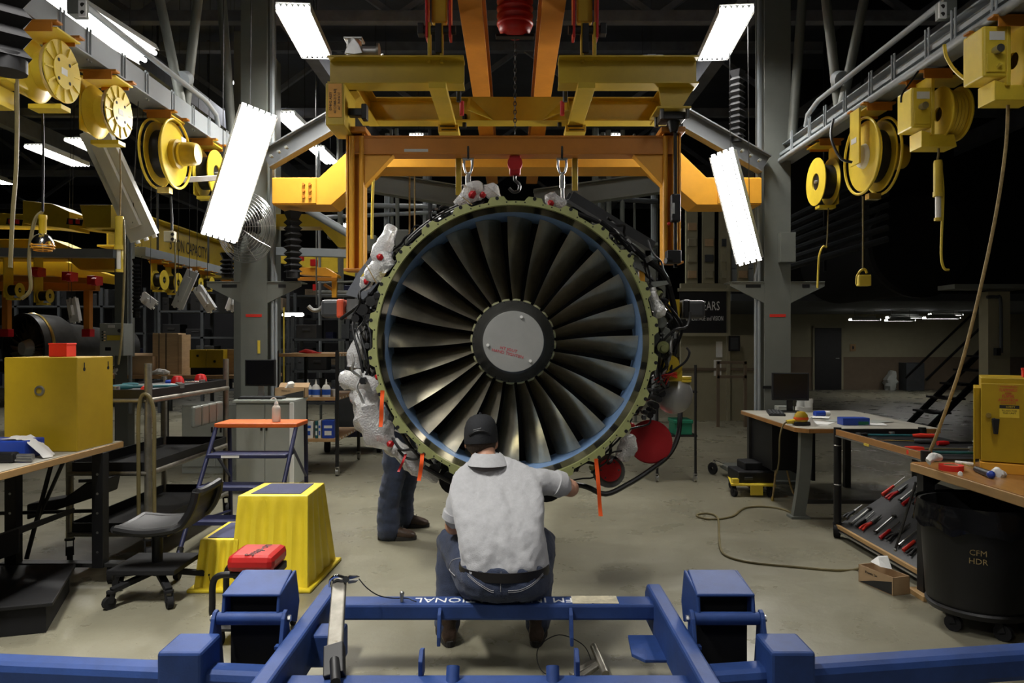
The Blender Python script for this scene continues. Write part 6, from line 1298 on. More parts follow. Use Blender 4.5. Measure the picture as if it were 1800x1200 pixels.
# ------------------------------------------------------------ reel beams and reels
BX, BZ = 2.95, 3.42
for s in (-1, 1):
    t = thing('reel_beam', ['grey overhead beam carrying yellow reels on the left', 'grey overhead beam carrying yellow reels on the right'][s > 0], 'beam', (s * BX, 6, BZ))
    if s < 0: part(t, 'beam', MB().rng((-BX - .06, 2.5, BZ + .012), (-BX + .06, 8.0, BZ + .20)).rng((-BX - .11, 2.5, BZ), (-BX + .11, 8.0, BZ + .012)), 'grey_beam', .003)
    else:
        part(t, 'beam', MB().ibeam((BX, 2.5, BZ + .09), (BX, 8.0, BZ + .09), .18, .16, .012), 'grey_beam', .002); part(t, 'rail', MB().rng((BX - .11, 2.5, BZ + .05), (BX - .08, 8.0, BZ + .08)).cyl((BX - .10, 2.5, BZ + .0), (BX - .10, 8.0, BZ + .0), .03, 12), 'grey_beam')
    part(t, 'conduit', MB().tube([V((s * (BX - .05), 2.5, BZ + .36)), V((s * (BX - .05), 7.0, BZ + .36)), V((s * (BX - .05), 7.25, BZ + .3)), V((s * (BX - .05), 7.3, BZ + .2))], .024, 10), 'grey_beam')
    for k, y in enumerate((4.35, 4.75, 5.05, 5.5, 5.85, 6.3, 6.7, 7.05, 7.5)):
        x = s * (BX - .062) if s < 0 else BX - .115; part(t, 'clamp', MB().tube([V((x, y - .02, BZ - .01)), V((x, y - .02, BZ + .215)), V((x, y + .02, BZ + .215)), V((x, y + .02, BZ - .01))], .007, 6), 'grey_beam')
    for k, (y, y2, y3) in enumerate(((4.45, 4.1, 4.8), (6.6, 6.1, 7.2))):
        part(t, 'roof_strut', MB().cyl((s * BX, y, BZ + .2), (s * (BX + .27), y, BZ + 1.5), .042, 12), 'grey_paint'); part(t, 'roof_strut', MB().cyl((s * BX, y + .08, BZ + .2), (s * (BX - .22), y + .5, ZC), .042, 12), 'grey_paint'); part(t, 'roof_strut', MB().cyl((s * (BX + .27), y, BZ + 1.45), (s * (BX + .5), y + .3, ZC), .042, 12), 'grey_paint'); part(t, 'strut_collar', MB().cyl((s * BX, y, BZ + .42), (s * BX, y + .1, BZ + .46), .07, 12), 'grey_beam')
    part(t, 'long_strut', MB().cyl((s * BX, 7.8, BZ + .15), (s * (BX + .3), 7.9, ZC), .05, 12), 'grey_paint')
def disc(x0, x1, c, r, rin, n=40): return MB().lathe([(rin, 0), (r - .006, 0), (r, .006 if x1 > x0 else .006), (r, abs(x1 - x0)), (rin, abs(x1 - x0)), (rin, 0)], frame((1 if x1 > x0 else -1, 0, 0), loc=(x0, c[1], c[2])), n)
def reel(label, c, r, s, kind, g='cord reels on the overhead beams'):
    """s: direction from the reel to the aisle"""
    c = V(c); t = thing('cord_reel', label, 'reel', c - V((0, 0, r)), g)
    for dy in (-.10, .13):
        part(t, 'clamp_plate', MB().rng((c.x - .13, c.y + dy - .03, BZ - .03), (c.x + .13, c.y + dy + .03, BZ - .016)).rng((c.x - .10, c.y + dy - .03, BZ - .085), (c.x + .10, c.y + dy - .02, BZ - .03)), 'orange', .002, 'orange clamp plate')
    w_ = .075; out = c.x + s * w_
    top = BZ - .05
    if kind == 'spoke':
        part(t, 'frame', MB().rng((c.x - s * .14 - .006, c.y - .10, c.z - r * .8), (c.x - s * .14 + .006, c.y + .10, top)).rng((c.x - .16, c.y - .11, top - .012), (c.x + .12, c.y + .13, top)).rng((c.x - .1, c.y - .04, c.z - r - .05), (c.x + .1, c.y + .06, c.z - r - .02)), 'yellow_reel', .003)
        part(t, 'drum', MB().lathe([(r * .95, 0), (r, .01), (r * .9, .03), (r * .6, .05), (r * .6, w_ * 1.6), (r * .9, w_ * 1.8)], frame((s, 0, 0), loc=c - V((s * w_ * 1.2, 0, 0))), 36), 'yellow_reel')
        f = part(t, 'face_disc', disc(out, out + s * .012, c, r, .0), 'yellow_reel'); part(f, 'hub_plate', disc(out + s * .012, out + s * .022, c, r * .55, 0), 'yellow_reel')
        for k in range(12):
            a = k * math.pi / 6 + .1; u = V((0, math.cos(a), math.sin(a))); part(f, 'rib', MB().bar(c + V((s * (w_ + .016), 0, 0)) + u * r * .56, c + V((s * (w_ + .014), 0, 0)) + u * r * .97, .008, .012), 'yellow_reel')
        for k in range(4):
            a = k * math.pi / 2 + .8; u = V((0, math.cos(a), math.sin(a))) * r * .42; part(f, 'hole', MB().cyl(c + V((s * (w_ + .022), 0, 0)) + u, c + V((s * (w_ + .0235), 0, 0)) + u, .011, 10), 'black_matte')
        part(f, 'label_plate', MB().rng((out + s * .0225 - .001, c.y - .03, c.z - .02), (out + s * .0225 + .001, c.y + .03, c.z + .02)), 'paper')
    elif kind == 'motor':
        part(t, 'frame', MB().rng((c.x - .10, c.y - .12, top - .015), (c.x + .10, c.y + .13, top)), 'yellow_reel', .003)
        if c.x > 0: part(t, 'side_plate', MB().rng((c.x + s * .14 - .008, c.y - .09, c.z - r * .25), (c.x + s * .14 + .008, c.y + .07, top)), 'yellow_reel', .003)
        for dx in (-.085, .085): part(t, 'guard_ring', MB().tube([c + V((dx, (r + .012) * math.cos(a), (r + .012) * math.sin(a))) for a in [2 * math.pi * q / 40 for q in range(40)]], .011, 8, close=True), 'yellow_reel')
        for dx in (-.06, .06): part(t, 'flange_disc', disc(c.x + dx - .006, c.x + dx + .006, c, r * .97, .03), 'yellow_reel')
        part(t, 'drum', MB().cyl(c - V((.052, 0, 0)), c + V((.052, 0, 0)), r * .72, 30), 'black'); sg = 1
        m_ = part(t, 'motor', MB().lathe([(0, 0), (r * .45, 0), (r * .45, .05), (r * .36, .06), (r * .36, .16), (r * .33, .20), (r * .30, .21), (0, .215)], frame((1, 0, 0), loc=c + V((.06, 0, 0))), 30), 'yellow_cab'); part(m_, 'band', MB().lathe([(r * .37, .07), (r * .38, .075), (r * .38, .085), (r * .37, .09)], frame((1, 0, 0), loc=c + V((.06, 0, 0))), 30), 'yellow_reel')
        part(t, 'spring_cap', MB().lathe([(0, 0), (r * .35, 0), (r * .30, .03), (r * .1, .035), (0, .035)], frame((-1, 0, 0), loc=c + V((-.066, 0, 0))), 24), 'white_enamel')
        part(t, 'name_plate', MB().rng((c.x + s * .15 - .001, c.y - .05, c.z + r * .35), (c.x + s * .15 + .001, c.y + .04, c.z + r * .5)), 'paper'); part(t, 'roller_guide', MB().box(c + V((0, -.02, -r - .04)), (.1, .07, .05)), 'brass', .004)
    elif kind == 'plain':
        part(t, 'frame', MB().rng((c.x - s * .09 - .006, c.y - .10, c.z - r * 1.0), (c.x - s * .09 + .006, c.y + .11, top)).rng((c.x - .12, c.y - .12, top - .014), (c.x + .10, c.y + .13, top)), 'yellow_reel', .003)
        part(t, 'face_disc', disc(out, out + s * .012, c, r, r * .36), 'yellow_reel'); part(t, 'back_disc', disc(c.x - s * .06, c.x - s * .05, c, r, .02), 'yellow_reel'); part(t, 'drum', MB().cyl(c - V((s * .05, 0, 0)), c + V((s * w_, 0, 0)), r * .7, 28), 'black')
        part(t, 'core', MB().cyl(c, c + V((s * (w_ - .03), 0, 0)), r * .34, 20).cyl(c, c + V((s * (w_ + .02), 0, 0)), r * .07, 10), 'alu'); part(t, 'outlet_arm', MB().box(c + V((0, -.02, -r - .02)), (.16, .1, .03)), 'yellow_reel', .004)
    else:
        part(t, 'frame', MB().rng((c.x + s * .02, c.y - .10, top - .02), (c.x - s * .26, c.y + .12, top)).rng((c.x + s * .02 - .012, c.y - .10, c.z - r * .9), (c.x + s * .02 + .012, c.y + .12, top)).plate([c + V((s * .09, -.08, -r * .7)), c + V((s * .09, -.08, -r - .06)), c + V((-s * .16, -.08, -r - .06)), c + V((-s * .14, -.08, -r * .85)), c + V((-.0, -.08, -r * .85))], (0, .16, 0)), 'yellow_reel', .004)
        g_ = part(t, 'gear_box', MB().box(c + V((s * .10, 0, .02)), (.14, .20, r * 1.5)), 'yellow_reel', .012); part(g_, 'name_plate', MB().box(c + V((s * .09, -.101, r * .55)), (.09, .002, .05)), 'paper'); part(g_, 'cable_gland', MB().cyl(c + V((s * .10, -.10, .02)), c + V((s * .10, -.15, .02)), .024, 12), 'steel'); part(g_, 'cover', MB().box(c + V((s * .10, -.104, -r * .25)), (.11, .01, r * .55)), 'yellow_reel', .004)
        for dx in (-.07, -.20): part(t, 'flange_disc', disc(c.x - s * abs(dx), c.x - s * (abs(dx) + .014), c, r, .05), 'yellow_reel')
        part(t, 'cord_winding', MB().lathe([(r * .8 + .012 * (k % 2), .012 * k) for k in range(11)], frame((-s, 0, 0), loc=c - V((s * .08, 0, 0))), 30), 'cord_yellow')
    return t
reel('spoked yellow reel nearest the left picture corner', (-2.82, 4.50, 3.14), .185, 1, 'spoke')
reel('yellow reel half hidden behind black bellows at left edge', (-3.05, 4.32, 3.10), .17, 1, 'box')
reel('spoked yellow reel, second along the left beam', (-2.90, 5.30, 3.14), .185, 1, 'spoke')
reel('ring guarded yellow reel with large motor on left beam', (-2.90, 6.20, 3.07), .27, 1, 'motor')
reel('small yellow reel behind tilted lamp on left beam', (-2.90, 7.05, 3.10), .22, 1, 'plain')
reel('box type yellow reel at upper right picture corner', (2.93, 4.43, 3.18), .2, -1, 'box')
reel('box type yellow reel with wound cord on right beam', (2.97, 5.28, 3.12), .19, -1, 'box')
reel('ring guarded yellow reel with motor on right beam', (2.92, 6.0, 3.0), .29, -1, 'motor')
reel('plain disc yellow reel nearest the right column', (2.98, 7.05, 3.02), .225, -1, 'plain')
# cords hanging from the reels and what hangs on them
def hcord(label, pts, r=.007, m='cord', d=None): return single('drop_cable', MB().tube(spline([at(*p) for p in pts], 6), r, 7), m, label, 'cord')
hcord('rope cord running from upper right reel down to right tool tray', [(1772, 185, 4.43), (1768, 260, 4.43), (1752, 370, 4.43), (1725, 500, 4.45), (1690, 640, 4.5), (1650, 755, 4.55), (1632, 800, 4.6)], .010, 'rope')
hcord('black cord hanging from ring guarded reel at right', [(1517, 345, 5.95), (1517, 410, 5.95), (1517, 475, 5.95)])
ob = thing('outlet_box', 'yellow outlet box dangling on black cord at right', 'outlet', at(1517, 505, 5.95)); part(ob, 'box', MB().box(at(1518, 493, 5.95), (.10, .06, .09), None), 'cord_yellow', .008); part(ob, 'strap', MB().tube([at(1508, 484, 5.95), at(1512, 476, 5.95), at(1520, 473, 5.95), at(1524, 480, 5.95)], .010, 8, res=4), 'cord_yellow'); part(ob, 'cord_tail', MB().tube([at(1512, 476, 5.93), at(1506, 485, 5.93), at(1505, 500, 5.93)], .006, 6, res=4), 'cord_yellow')
hcord('dark cord hanging from plain disc reel at right', [(1456, 365, 6.95), (1455, 400, 6.95), (1453, 435, 6.95)], .006)
hcord('short yellow pigtail cord looped below plain disc reel', [(1453, 434, 6.95), (1446, 434, 6.94), (1440, 450, 6.93), (1438, 480, 6.93), (1437, 506, 6.93)], .010, 'cord_yellow')
def drop_light(label, x, y0, y1, d, m='cord_yellow'):
    t = thing('drop_light', label, 'work light', at(x, y1, d)); a, b = at(x, y0, d), at(x, y1, d); L = (a - b).length
    part(t, 'handle', MB().lathe([(0, 0), (.026, 0), (.03, L * .05), (.03, L * .5), (.024, L * .55), (0, L * .55)], frame((b - a), loc=a), 16), m); part(t, 'collar', MB().cyl(a.lerp(b, .52), a.lerp(b, .60), .034, 14), m); part(t, 'lens_tube', MB().cyl(a.lerp(b, .60), a.lerp(b, .96), .019, 12), 'plastic_white'); part(t, 'spine', MB().bar(a.lerp(b, .55) + V((.018, 0, 0)), a.lerp(b, .98) + V((.018, 0, 0)), .012, .02), m); part(t, 'end_cap', MB().cyl(a.lerp(b, .95), b, .026, 12), m); return t
drop_light('yellow tubular drop light hanging at right', 1649, 282, 388, 5.25)
hcord('cord between box reel and tubular drop light at right', [(1647, 245, 5.25), (1650, 265, 5.25), (1648, 282, 5.25)], .008)
hcord('yellow tail cord hanging below tubular drop light at right', [(1654, 290, 5.25), (1658, 340, 5.25), (1655, 420, 5.25), (1655, 455, 5.25), (1660, 472, 5.25), (1668, 474, 5.25)], .009, 'cord_yellow')
hcord('yellow feed cord swooping to upper right reel', [(1660, 78, 4.7), (1664, 100, 4.7), (1680, 125, 4.65), (1705, 142, 4.55), (1735, 135, 4.4), (1760, 112, 4.3)], .011, 'cord_yellow')
hcord('black cable arching beside ring guarded reel at right', [(1465, 210, 6.2), (1461, 230, 6.1), (1463, 250, 6.0), (1478, 278, 5.9), (1498, 285, 5.85)], .011, 'black')
hcord('black cable from right beam to box reel', [(1640, 92, 5.3), (1625, 110, 5.2), (1600, 145, 5.15), (1586, 165, 5.1), (1584, 180, 5.1)], .007, 'black')
hcord('olive cord hanging at far left edge', [(28, 110, 4.3), (30, 200, 4.3), (28, 300, 4.3), (22, 380, 4.3), (18, 470, 4.3)], .012, 'cord')
hcord('dark cord carrying the caged lamp at left', [(74, 178, 4.6), (76, 260, 4.6), (75, 372, 4.6)], .007, 'black')
dl = thing('caged_lamp', 'round caged work lamp with yellow handle hanging at left', 'work light', at(75, 440, 4.6)); c = at(75, 378, 4.6)
part(dl, 'handle', MB().lathe([(0, 0), (.024, 0), (.026, .02), (.022, .03), (.022, .115), (0, .12)], frame((0, 0, -1), loc=c), 16), 'yellow_cab'); part(dl, 'reflector', MB().lathe([(.022, .115), (.045, .13), (.062, .165), (.066, .19), (.060, .165), (.02, .125)], frame((0, 0, -1), loc=c), 24), 'chrome')
mb = MB()
for z, r in ((.19, .068), (.205, .064), (.22, .05)): mb.tube([c + V((r * math.cos(a), r * math.sin(a), -z)) for a in [2 * math.pi * q / 20 for q in range(20)]], .0035, 5, close=True)
for q in range(6): a = q * math.pi / 3; mb.tube([c + V((.068 * math.cos(a), .068 * math.sin(a), -.18)), c + V((.066 * math.cos(a), .066 * math.sin(a), -.205)), c + V((.03 * math.cos(a), .03 * math.sin(a), -.225))], .003, 5)
part(dl, 'cage', mb, 'orange_bright')
hcord('yellow green cord looping down beside caged lamp', [(74, 372, 4.6), (62, 385, 4.58), (54, 420, 4.58), (51, 460, 4.58), (54, 500, 4.58), (50, 515, 4.58), (38, 525, 4.58)], .011, 'cord')
hcord('rusty cord carrying left tubular drop light', [(211, 262, 5.3), (212, 320, 5.3), (211, 378, 5.3)], .005, 'rope')
drop_light('yellow tubular drop light hanging at left below spoked reel', 210, 380, 478, 5.3)
hcord('green cord hanging behind left drop light', [(217, 385, 5.3), (219, 440, 5.3), (217, 520, 5.35), (213, 600, 5.4), (208, 640, 5.45)], .008)
hcord('black chain cord above small twin outlet at left', [(300, 345, 6.2), (302, 380, 6.2), (302, 405, 6.2)], .010, 'black')
o2 = thing('twin_outlet', 'small cream twin outlet box hanging below motor reel at left', 'outlet', at(300, 426, 6.2)); part(o2, 'box', MB().box(at(299, 416, 6.2), (.085, .06, .09)), 'cream', .006)
for dz in (-.02, .02): part(o2, 'socket', MB().cyl(at(303, 416, 6.17) + V((0, 0, dz)), at(303, 416, 6.165) + V((0, 0, dz)), .014, 10), 'black')
hcord('thin cord hanging from twin outlet at left', [(308, 420, 6.2), (308, 470, 6.2), (308, 515, 6.2)], .006)
for lab, x, y, d in (('grey twin outlet box above left reel beam', 145, 15, 4.9), ('grey twin outlet box above right reel beam', 1657, 18, 4.9)):
    t = thing('outlet_box', lab, 'outlet', at(x, y + 15, d)); part(t, 'box', MB().box(at(x - 8 if x < 900 else x + 6, y, d), (.09, .1, .11)), 'grey_paint', .004); q = part(t, 'plate', MB().box(at(x, y, d - .055), (.05, .012, .105)), 'white_enamel', .002)
    for dz in (-.025, .025): part(q, 'socket', MB().cyl(at(x, y, d - .061) + V((0, 0, dz)), at(x, y, d - .064) + V((0, 0, dz)), .014, 10), 'black')
    part(t, 'hanger', MB().cyl(at(x, y, d) + V((0, 0, .05)), V((at(x, y, d).x, d, ZC)), .012, 6), 'dark_metal')
for k, (x, lab) in enumerate(((652, 'yellow hanging cable inside left orange leg'), (720, 'tan hanging rope behind fan top, left'), (729, 'tan hanging rope behind fan top, right'))):
    hcord(lab, [(x + 6 * (k == 0), 296, 7 + k), (x + 3 * (k == 0), 350, 7 + k), (x + (0 if k else 2), 420, 7 + k)], .014 if k == 0 else .01, 'cord_yellow' if k == 0 else 'rope')
hcord('yellow pole standing right of left column', [(499, 540, 9), (499, 620, 9), (499, 684, 9)], .010, 'cord_yellow')
# ------------------------------------------------------------ roof steel
for k, y in enumerate((9.6, 13.6, 18.5, 23.)):
    mb = MB().bar((X0, y, 6.9), (X1, y, 6.9), .16, .16).bar((X0, y, 5.7), (X1, y, 5.7), .14, .14)
    n = 22
    for q in range(n):
        xa = X0 + (X1 - X0) * q / n; xb = X0 + (X1 - X0) * (q + 1) / n; mb.bar((xa, y, 5.7 if q % 2 else 6.9), (xb, y, 6.9 if q % 2 else 5.7), .08, .08)
    struct('trim_%d' % (k + 2), mb, 'roof_steel', 'steel roof truss')
mb = MB()
for x in (-9, -5.2, -2.7, 2.8, 5.6, 9): mb.bar((x, 8.2, 5.45), (x, Y1, 5.45), .18, .3)
struct('trim_6', mb, 'roof_steel', 'roof purlins along the hall')
# ------------------------------------------------------------ neighbouring bay at left
cg = thing('crane_girder', 'long yellow crane girder lettered with its ton capacity at left', 'crane', (-6.4, 13, 3.0))
part(cg, 'girder', MB().ibeam((-6.4, 11.7, 3.33), (-6.4, 17.2, 3.33), .66, .34, .03), 'yellow', .004); GT = lambda y, z: Matrix.Translation((-6.37, y, z)) @ Matrix.Rotation(math.pi / 2, 4, 'Z') @ Matrix.Rotation(math.pi / 2, 4, 'X')
lettering(cg, '5 TON CAPACITY', GT(14.6, 3.32), .34, 'black_ink', sx=.62); lettering(cg, '5 TON CAPACITY', Matrix.Translation((.19, 0, 0)) @ GT(12.6, 3.03), .13, 'black_ink', sx=1.3)
part(cg, 'end_truck', MB().rng((-7.1, 16.9, 2.95), (-5.6, 17.3, 3.4)), 'yellow', .01)
yb = thing('crane_bridge', 'yellow crane bridge with hazard striped plates in left bay', 'crane', (-8, 11, 2.3)); d_ = 11.
def lq(par, name, pts, d, t, m, lab=None, bevel=.004): return part(par, name, MB().plate([at(x, y, d) for x, y in pts], (0, t, 0)), m, bevel, lab)
lq(yb, 'upper_girder', [(-60, 372), (120, 380), (215, 392), (215, 410), (120, 398), (-60, 395)], 10.6, .4, 'yellow'); lq(yb, 'main_girder', [(-60, 420), (90, 420), (150, 445), (205, 445), (205, 474), (140, 474), (118, 455), (-60, 455)], d_, .4, 'yellow'); lq(yb, 'lower_girder', [(-60, 456), (110, 458), (200, 485), (200, 500), (95, 485), (-60, 480)], d_ + .5, .3, 'yellow')
lq(yb, 'trolley', [(40, 352), (92, 358), (122, 372), (122, 402), (40, 392)], 10.4, .5, 'yellow'); lq(yb, 'trolley', [(140, 360), (195, 360), (195, 400), (150, 400)], 10.4, .5, 'yellow')
for x, y in ((12, 388), (118, 388)):
    hz = lq(yb, 'hazard_plate', [(x, y - 5), (x + 28, y - 2), (x + 26, y + 9), (x - 2, y + 6)], 10.3, .01, 'black')
    for k in range(2): part(hz, 'stripe', MB().plate([at(x + 3 + 12 * k, y - 3, 10.295), at(x + 10 + 12 * k, y - 2, 10.295), at(x + 7 + 12 * k + 3, y + 6, 10.295), at(x + 1 + 12 * k + 2, y + 5, 10.295)], (0, -.003, 0)), 'tape_red')
for x, y in ((66, 478), (123, 486), (167, 493)): part(yb, 'wheel_box', MB().box(at(x, y, 10.8), (.13, .2, .13)).cyl(at(x - 4, y + 2, 10.65), at(x + 4, y + 2, 10.65), .06, 14), 'red', .01)
single('grey_runway', MB().bar(at(-60, 443, 10.2), at(203, 446, 10.2), .12, .12), 'grey_beam', 'grey runway beam crossing in front of yellow bridge at left', 'beam', bevel=.004)
og = thing('far_lifting_frame', 'orange lifting frame over the second engine at far left', 'frame', at(90, 600, 11.5)); part(og, 'top_beam', MB().bar(at(-20, 503, 11.4), at(172, 503, 11.4), .13, .14), 'orange', .004)
for x in (12, 155): part(og, 'leg', MB().bar(at(x, 508, 11.4), at(x, 580, 11.4), .09, .1), 'orange', .004); part(og, 'foot', MB().box(at(x, 585, 11.4), (.13, .13, .12)), 'red_cover', .006)
part(og, 'rail', MB().bar(at(-20, 488, 11.2), at(172, 494, 11.2), .05, .09), 'orange')
e2 = thing('far_engine', 'second turbofan engine with pale hub cap at far left', 'engine', at(40, 650, 11.8)); c = at(40, 612, 11.8); EM = frame(V((.42, .9, 0)), loc=c)
part(e2, 'fan_case', MB().lathe([(.52, 0), (.56, 0), (.56, .05), (.54, .5), (.42, .7), (.35, 1.3), (.3, 1.9), (.05, 2.0)], EM, 48), 'dark_metal'); part(e2, 'inner_wall', MB().lathe([(.52, 0), (.515, .3), (.1, .32)], EM, 48), 'black')
for k in range(24):
    a = k * math.pi / 12; u = V((math.cos(a), math.sin(a), 0)); v_ = V((-math.sin(a), math.cos(a), 0)); part(e2, 'fan_blade', MB().grid([[EM @ (u * .12 + v_ * .01 + V((0, 0, .08))), EM @ (u * .12 + V((0, 0, .22)))], [EM @ (u * .33 + v_ * .03 + V((0, 0, .09))), EM @ (u * .33 - v_ * .03 + V((0, 0, .20)))], [EM @ (u * .51 + v_ * .05 + V((0, 0, .1))), EM @ (u * .51 - v_ * .06 + V((0, 0, .18)))]]), 'blade')
part(e2, 'spinner_cap', MB().lathe([(0, -.02), (.10, -.02), (.11, 0), (.15, .1), (0, .1)], EM, 28), 'hub_disc')
for k in range(4): part(e2, 'band', MB().lathe([(.565 - .03 * k, .12 + .14 * k), (.575 - .03 * k, .14 + .14 * k), (.565 - .03 * k, .17 + .14 * k)], EM, 48), 'brass')
part(e2, 'stand', MB().bar(c + V((-.6, .6, -.55)), c + V((-.6, .6, -1.35)), .1, .1).bar(c + V((.7, .8, -.45)), c + V((.7, .8, -1.35)), .1, .1).bar(c + V((-.7, .7, -1.3)), c + V((.9, .7, -1.3)), .12, .12), 'navy')
cp_ = thing('control_panel', 'grey control panel box with buttons and yellow label at left', 'control box', at(203, 640, 10)); part(cp_, 'box', MB().plate([at(x, y, 10) for x, y in ((175, 568), (217, 568), (217, 625), (175, 625))], (0, .25, 0)), 'grey_cab', .006)
for k in range(8): part(cp_, 'button', MB().cyl(at(180 + 4 * (k % 2), 583 + 5 * (k // 2), 9.99), at(180 + 4 * (k % 2), 583 + 5 * (k // 2), 9.96), .012, 8), 'chrome' if k % 2 else 'black')
part(cp_, 'label_plate', MB().plate([at(x, y, 9.995) for x, y in ((188, 589), (213, 589), (213, 598), (188, 598))], (0, -.004, 0)), 'cord_yellow'); part(cp_, 'tag', MB().plate([at(x, y, 9.995) for x, y in ((190, 571), (202, 571), (202, 576), (190, 576))], (0, -.004, 0)), 'paper'); part(cp_, 'switch', MB().cyl(at(210, 581, 9.99), at(210, 581, 9.95), .025, 12), 'black'); part(cp_, 'display', MB().plate([at(x, y, 9.995) for x, y in ((185, 610), (195, 610), (195, 616), (185, 616))], (0, -.003, 0)), 'screen')
c = at(214, 600, 10.3); t = thing('steel_post', 'grey green post behind the control panel at left', 'post', (c.x, c.y, 0)); part(t, 'shaft', MB().rng((c.x - .1, c.y, 0), (c.x + .08, c.y + .2, 3.0)), 'grey_paint', .003); part(t, 'conduit', MB().cyl((c.x + .13, c.y - .02, .5), (c.x + .13, c.y - .02, 3.0), .025, 8), 'grey_beam'); part(t, 'base', MB().rng((c.x - .2, c.y - .1, 0), (c.x + .2, c.y + .3, .03)), 'grey_paint')
p = at(240, 500, 9.5); bellows('screw_bellows', 'thin black bellows hanging below crane girder at left', (p.x, p.y), at(240, 455, 9.5).z, at(240, 550, 9.5).z, .06, .05)
p = at(400, 470, 12); bellows('screw_bellows', 'black bellows at far end of crane girder near left column', (p.x, p.y), at(400, 445, 12).z, at(400, 482, 12).z, .13, .07)
# far reels and lamps under the girder
BZ = at(0, 455, 12).z
rbm = thing('far_reel_beam', 'grey beam carrying the far reels below crane girder', 'beam', (-5.75, 14, BZ)); part(rbm, 'beam', MB().rng((-5.85, 11.4, BZ - .02), (-5.65, 16.4, BZ + .12)), 'grey_beam', .004)
for y in (12, 14, 16): part(rbm, 'hanger', MB().cyl((-5.75, y, BZ + .1), (-5.75, y, ZC), .02, 6), 'dark_metal')
for k, (x, y, d, r) in enumerate(((280, 492, 12, .16), (305, 497, 12.6, .17), (345, 498, 13.2, .1), (365, 498, 14, .12), (402, 518, 16, .12), (25, 510, 10.9, .11), (78, 520, 10.9, .1))):
    reel(['far yellow disc reel below crane girder, nearest', 'far yellow reel beside nearest disc reel', 'small far yellow reel behind hanging lamp', 'fourth far yellow reel in the left bay', 'farthest yellow reel near left column', 'small far reel under orange frame at picture edge', 'small far reel under orange frame by the orange leg'][k], at(x, y, d), r, 1, 'plain', 'far reels in the left bay')
BZ = 3.42
for k, (a, b, d, nr) in enumerate((((340, 476), (312, 540), 10.5, (-.3, .9, -.2)), ((348, 505), (374, 545), 11.5, (.2, .9, 0)), ((413, 520), (404, 545), 12, (-.6, .7, -.2)), ((128, 525), (135, 565), 11, (.2, .95, 0)), ((250, 520), (272, 537), 11.5, (.2, .9, -.3)))):
    lamp(['unlit hanging lamp with pale back in left bay, largest', 'unlit pale lamp leaning right in left bay', 'small pale lamp nearest left column', 'unlit pale louvred lamp beside far orange leg', 'small silver lamp behind thin bellows'][k], at(*a, d), at(*b, d), nr, .16, 2, 0, lit=False, cage=False, name='hanging_lamp', shell='white_enamel', hang=ZC)
# storage racks with boxes in the left and middle background
ORD = ('first', 'second', 'third', 'fourth', 'fifth', 'sixth', 'seventh', 'eighth', 'ninth', 'tenth', 'eleventh', 'twelfth', 'thirteenth', 'fourteenth', 'fifteenth', 'sixteenth', 'seventeenth', 'eighteenth', 'nineteenth', 'twentieth')
SHN = ('bottom', 'second', 'third', 'fourth', 'fifth', 'sixth')
def rack(label, x0, x1, d, zs, seed, dens=.75):
    t = thing('storage_rack', 'tall dark steel storage ' + label, 'rack', ((x0 + x1) / 2, d, 0)); n = max(2, int((x1 - x0) / 1.2) + 1)
    for k in range(n + 1): x = x0 + (x1 - x0) * k / n; part(t, 'upright', MB().rng((x - .03, d, 0), (x + .03, d + .06, zs[-1] + .4)).rng((x - .03, d + .5, 0), (x + .03, d + .56, zs[-1] + .4)), 'grey_dark')
    rn = random.Random(seed); q = 0
    for zi, z in enumerate(zs):
        q = 0
        part(t, 'shelf', MB().rng((x0, d, z - .04), (x1, d + .56, z)), 'grey_dark'); x = x0 + .05
        while x < x1 - .3:
            w_ = rn.uniform(.12, .40); h_ = rn.uniform(.08, .40)
            if rn.random() < dens:
                m_, cn = rn.choice((('grey_dark', 'dark grey'), ('charcoal', 'charcoal'), ('dark_metal', 'steel'), ('black', 'black'), ('black_matte', 'matt black'), ('grey_dark', 'dark grey'), ('navy', 'navy'), ('black', 'black'), ('wall_grey', 'grey'), ('wainscot', 'brown'))); q += 1
                b_ = single('parts_box', MB().rng((x, d + .04, z), (x + w_, d + .4, z + h_)).rng((x + w_ * .3, d + .03, z + h_ * .5), (x + w_ * .7, d + .045, z + h_ * .7)), m_, '%s parts box, %s on %s shelf of %s' % (cn, ORD[q - 1], SHN[zi], label), 'box', 'boxes on the ' + label, .01)
            x += w_ + rn.uniform(.02, .18)
    return t
rack('rack by left column', -7.4, -4.7, 15.5, (.5, 1.05, 1.6, 2.15), 3)
rack('rack right of left column', -5.6, -2.6, 17.5, (.4, .95, 1.5, 2.05, 2.6), 4)
rack('rack behind shelf cart', -3.8, -1.9, 12.8, (.45, 1.0, 1.55), 8)
rack('rack behind engine', -2.6, 3.2, 19.5, (.5, 1.1, 1.7, 2.3, 2.9, 3.5), 9)
rack('far left rack', -13, -8.2, 16.5, (.5, 1.1, 1.7, 2.3), 11)
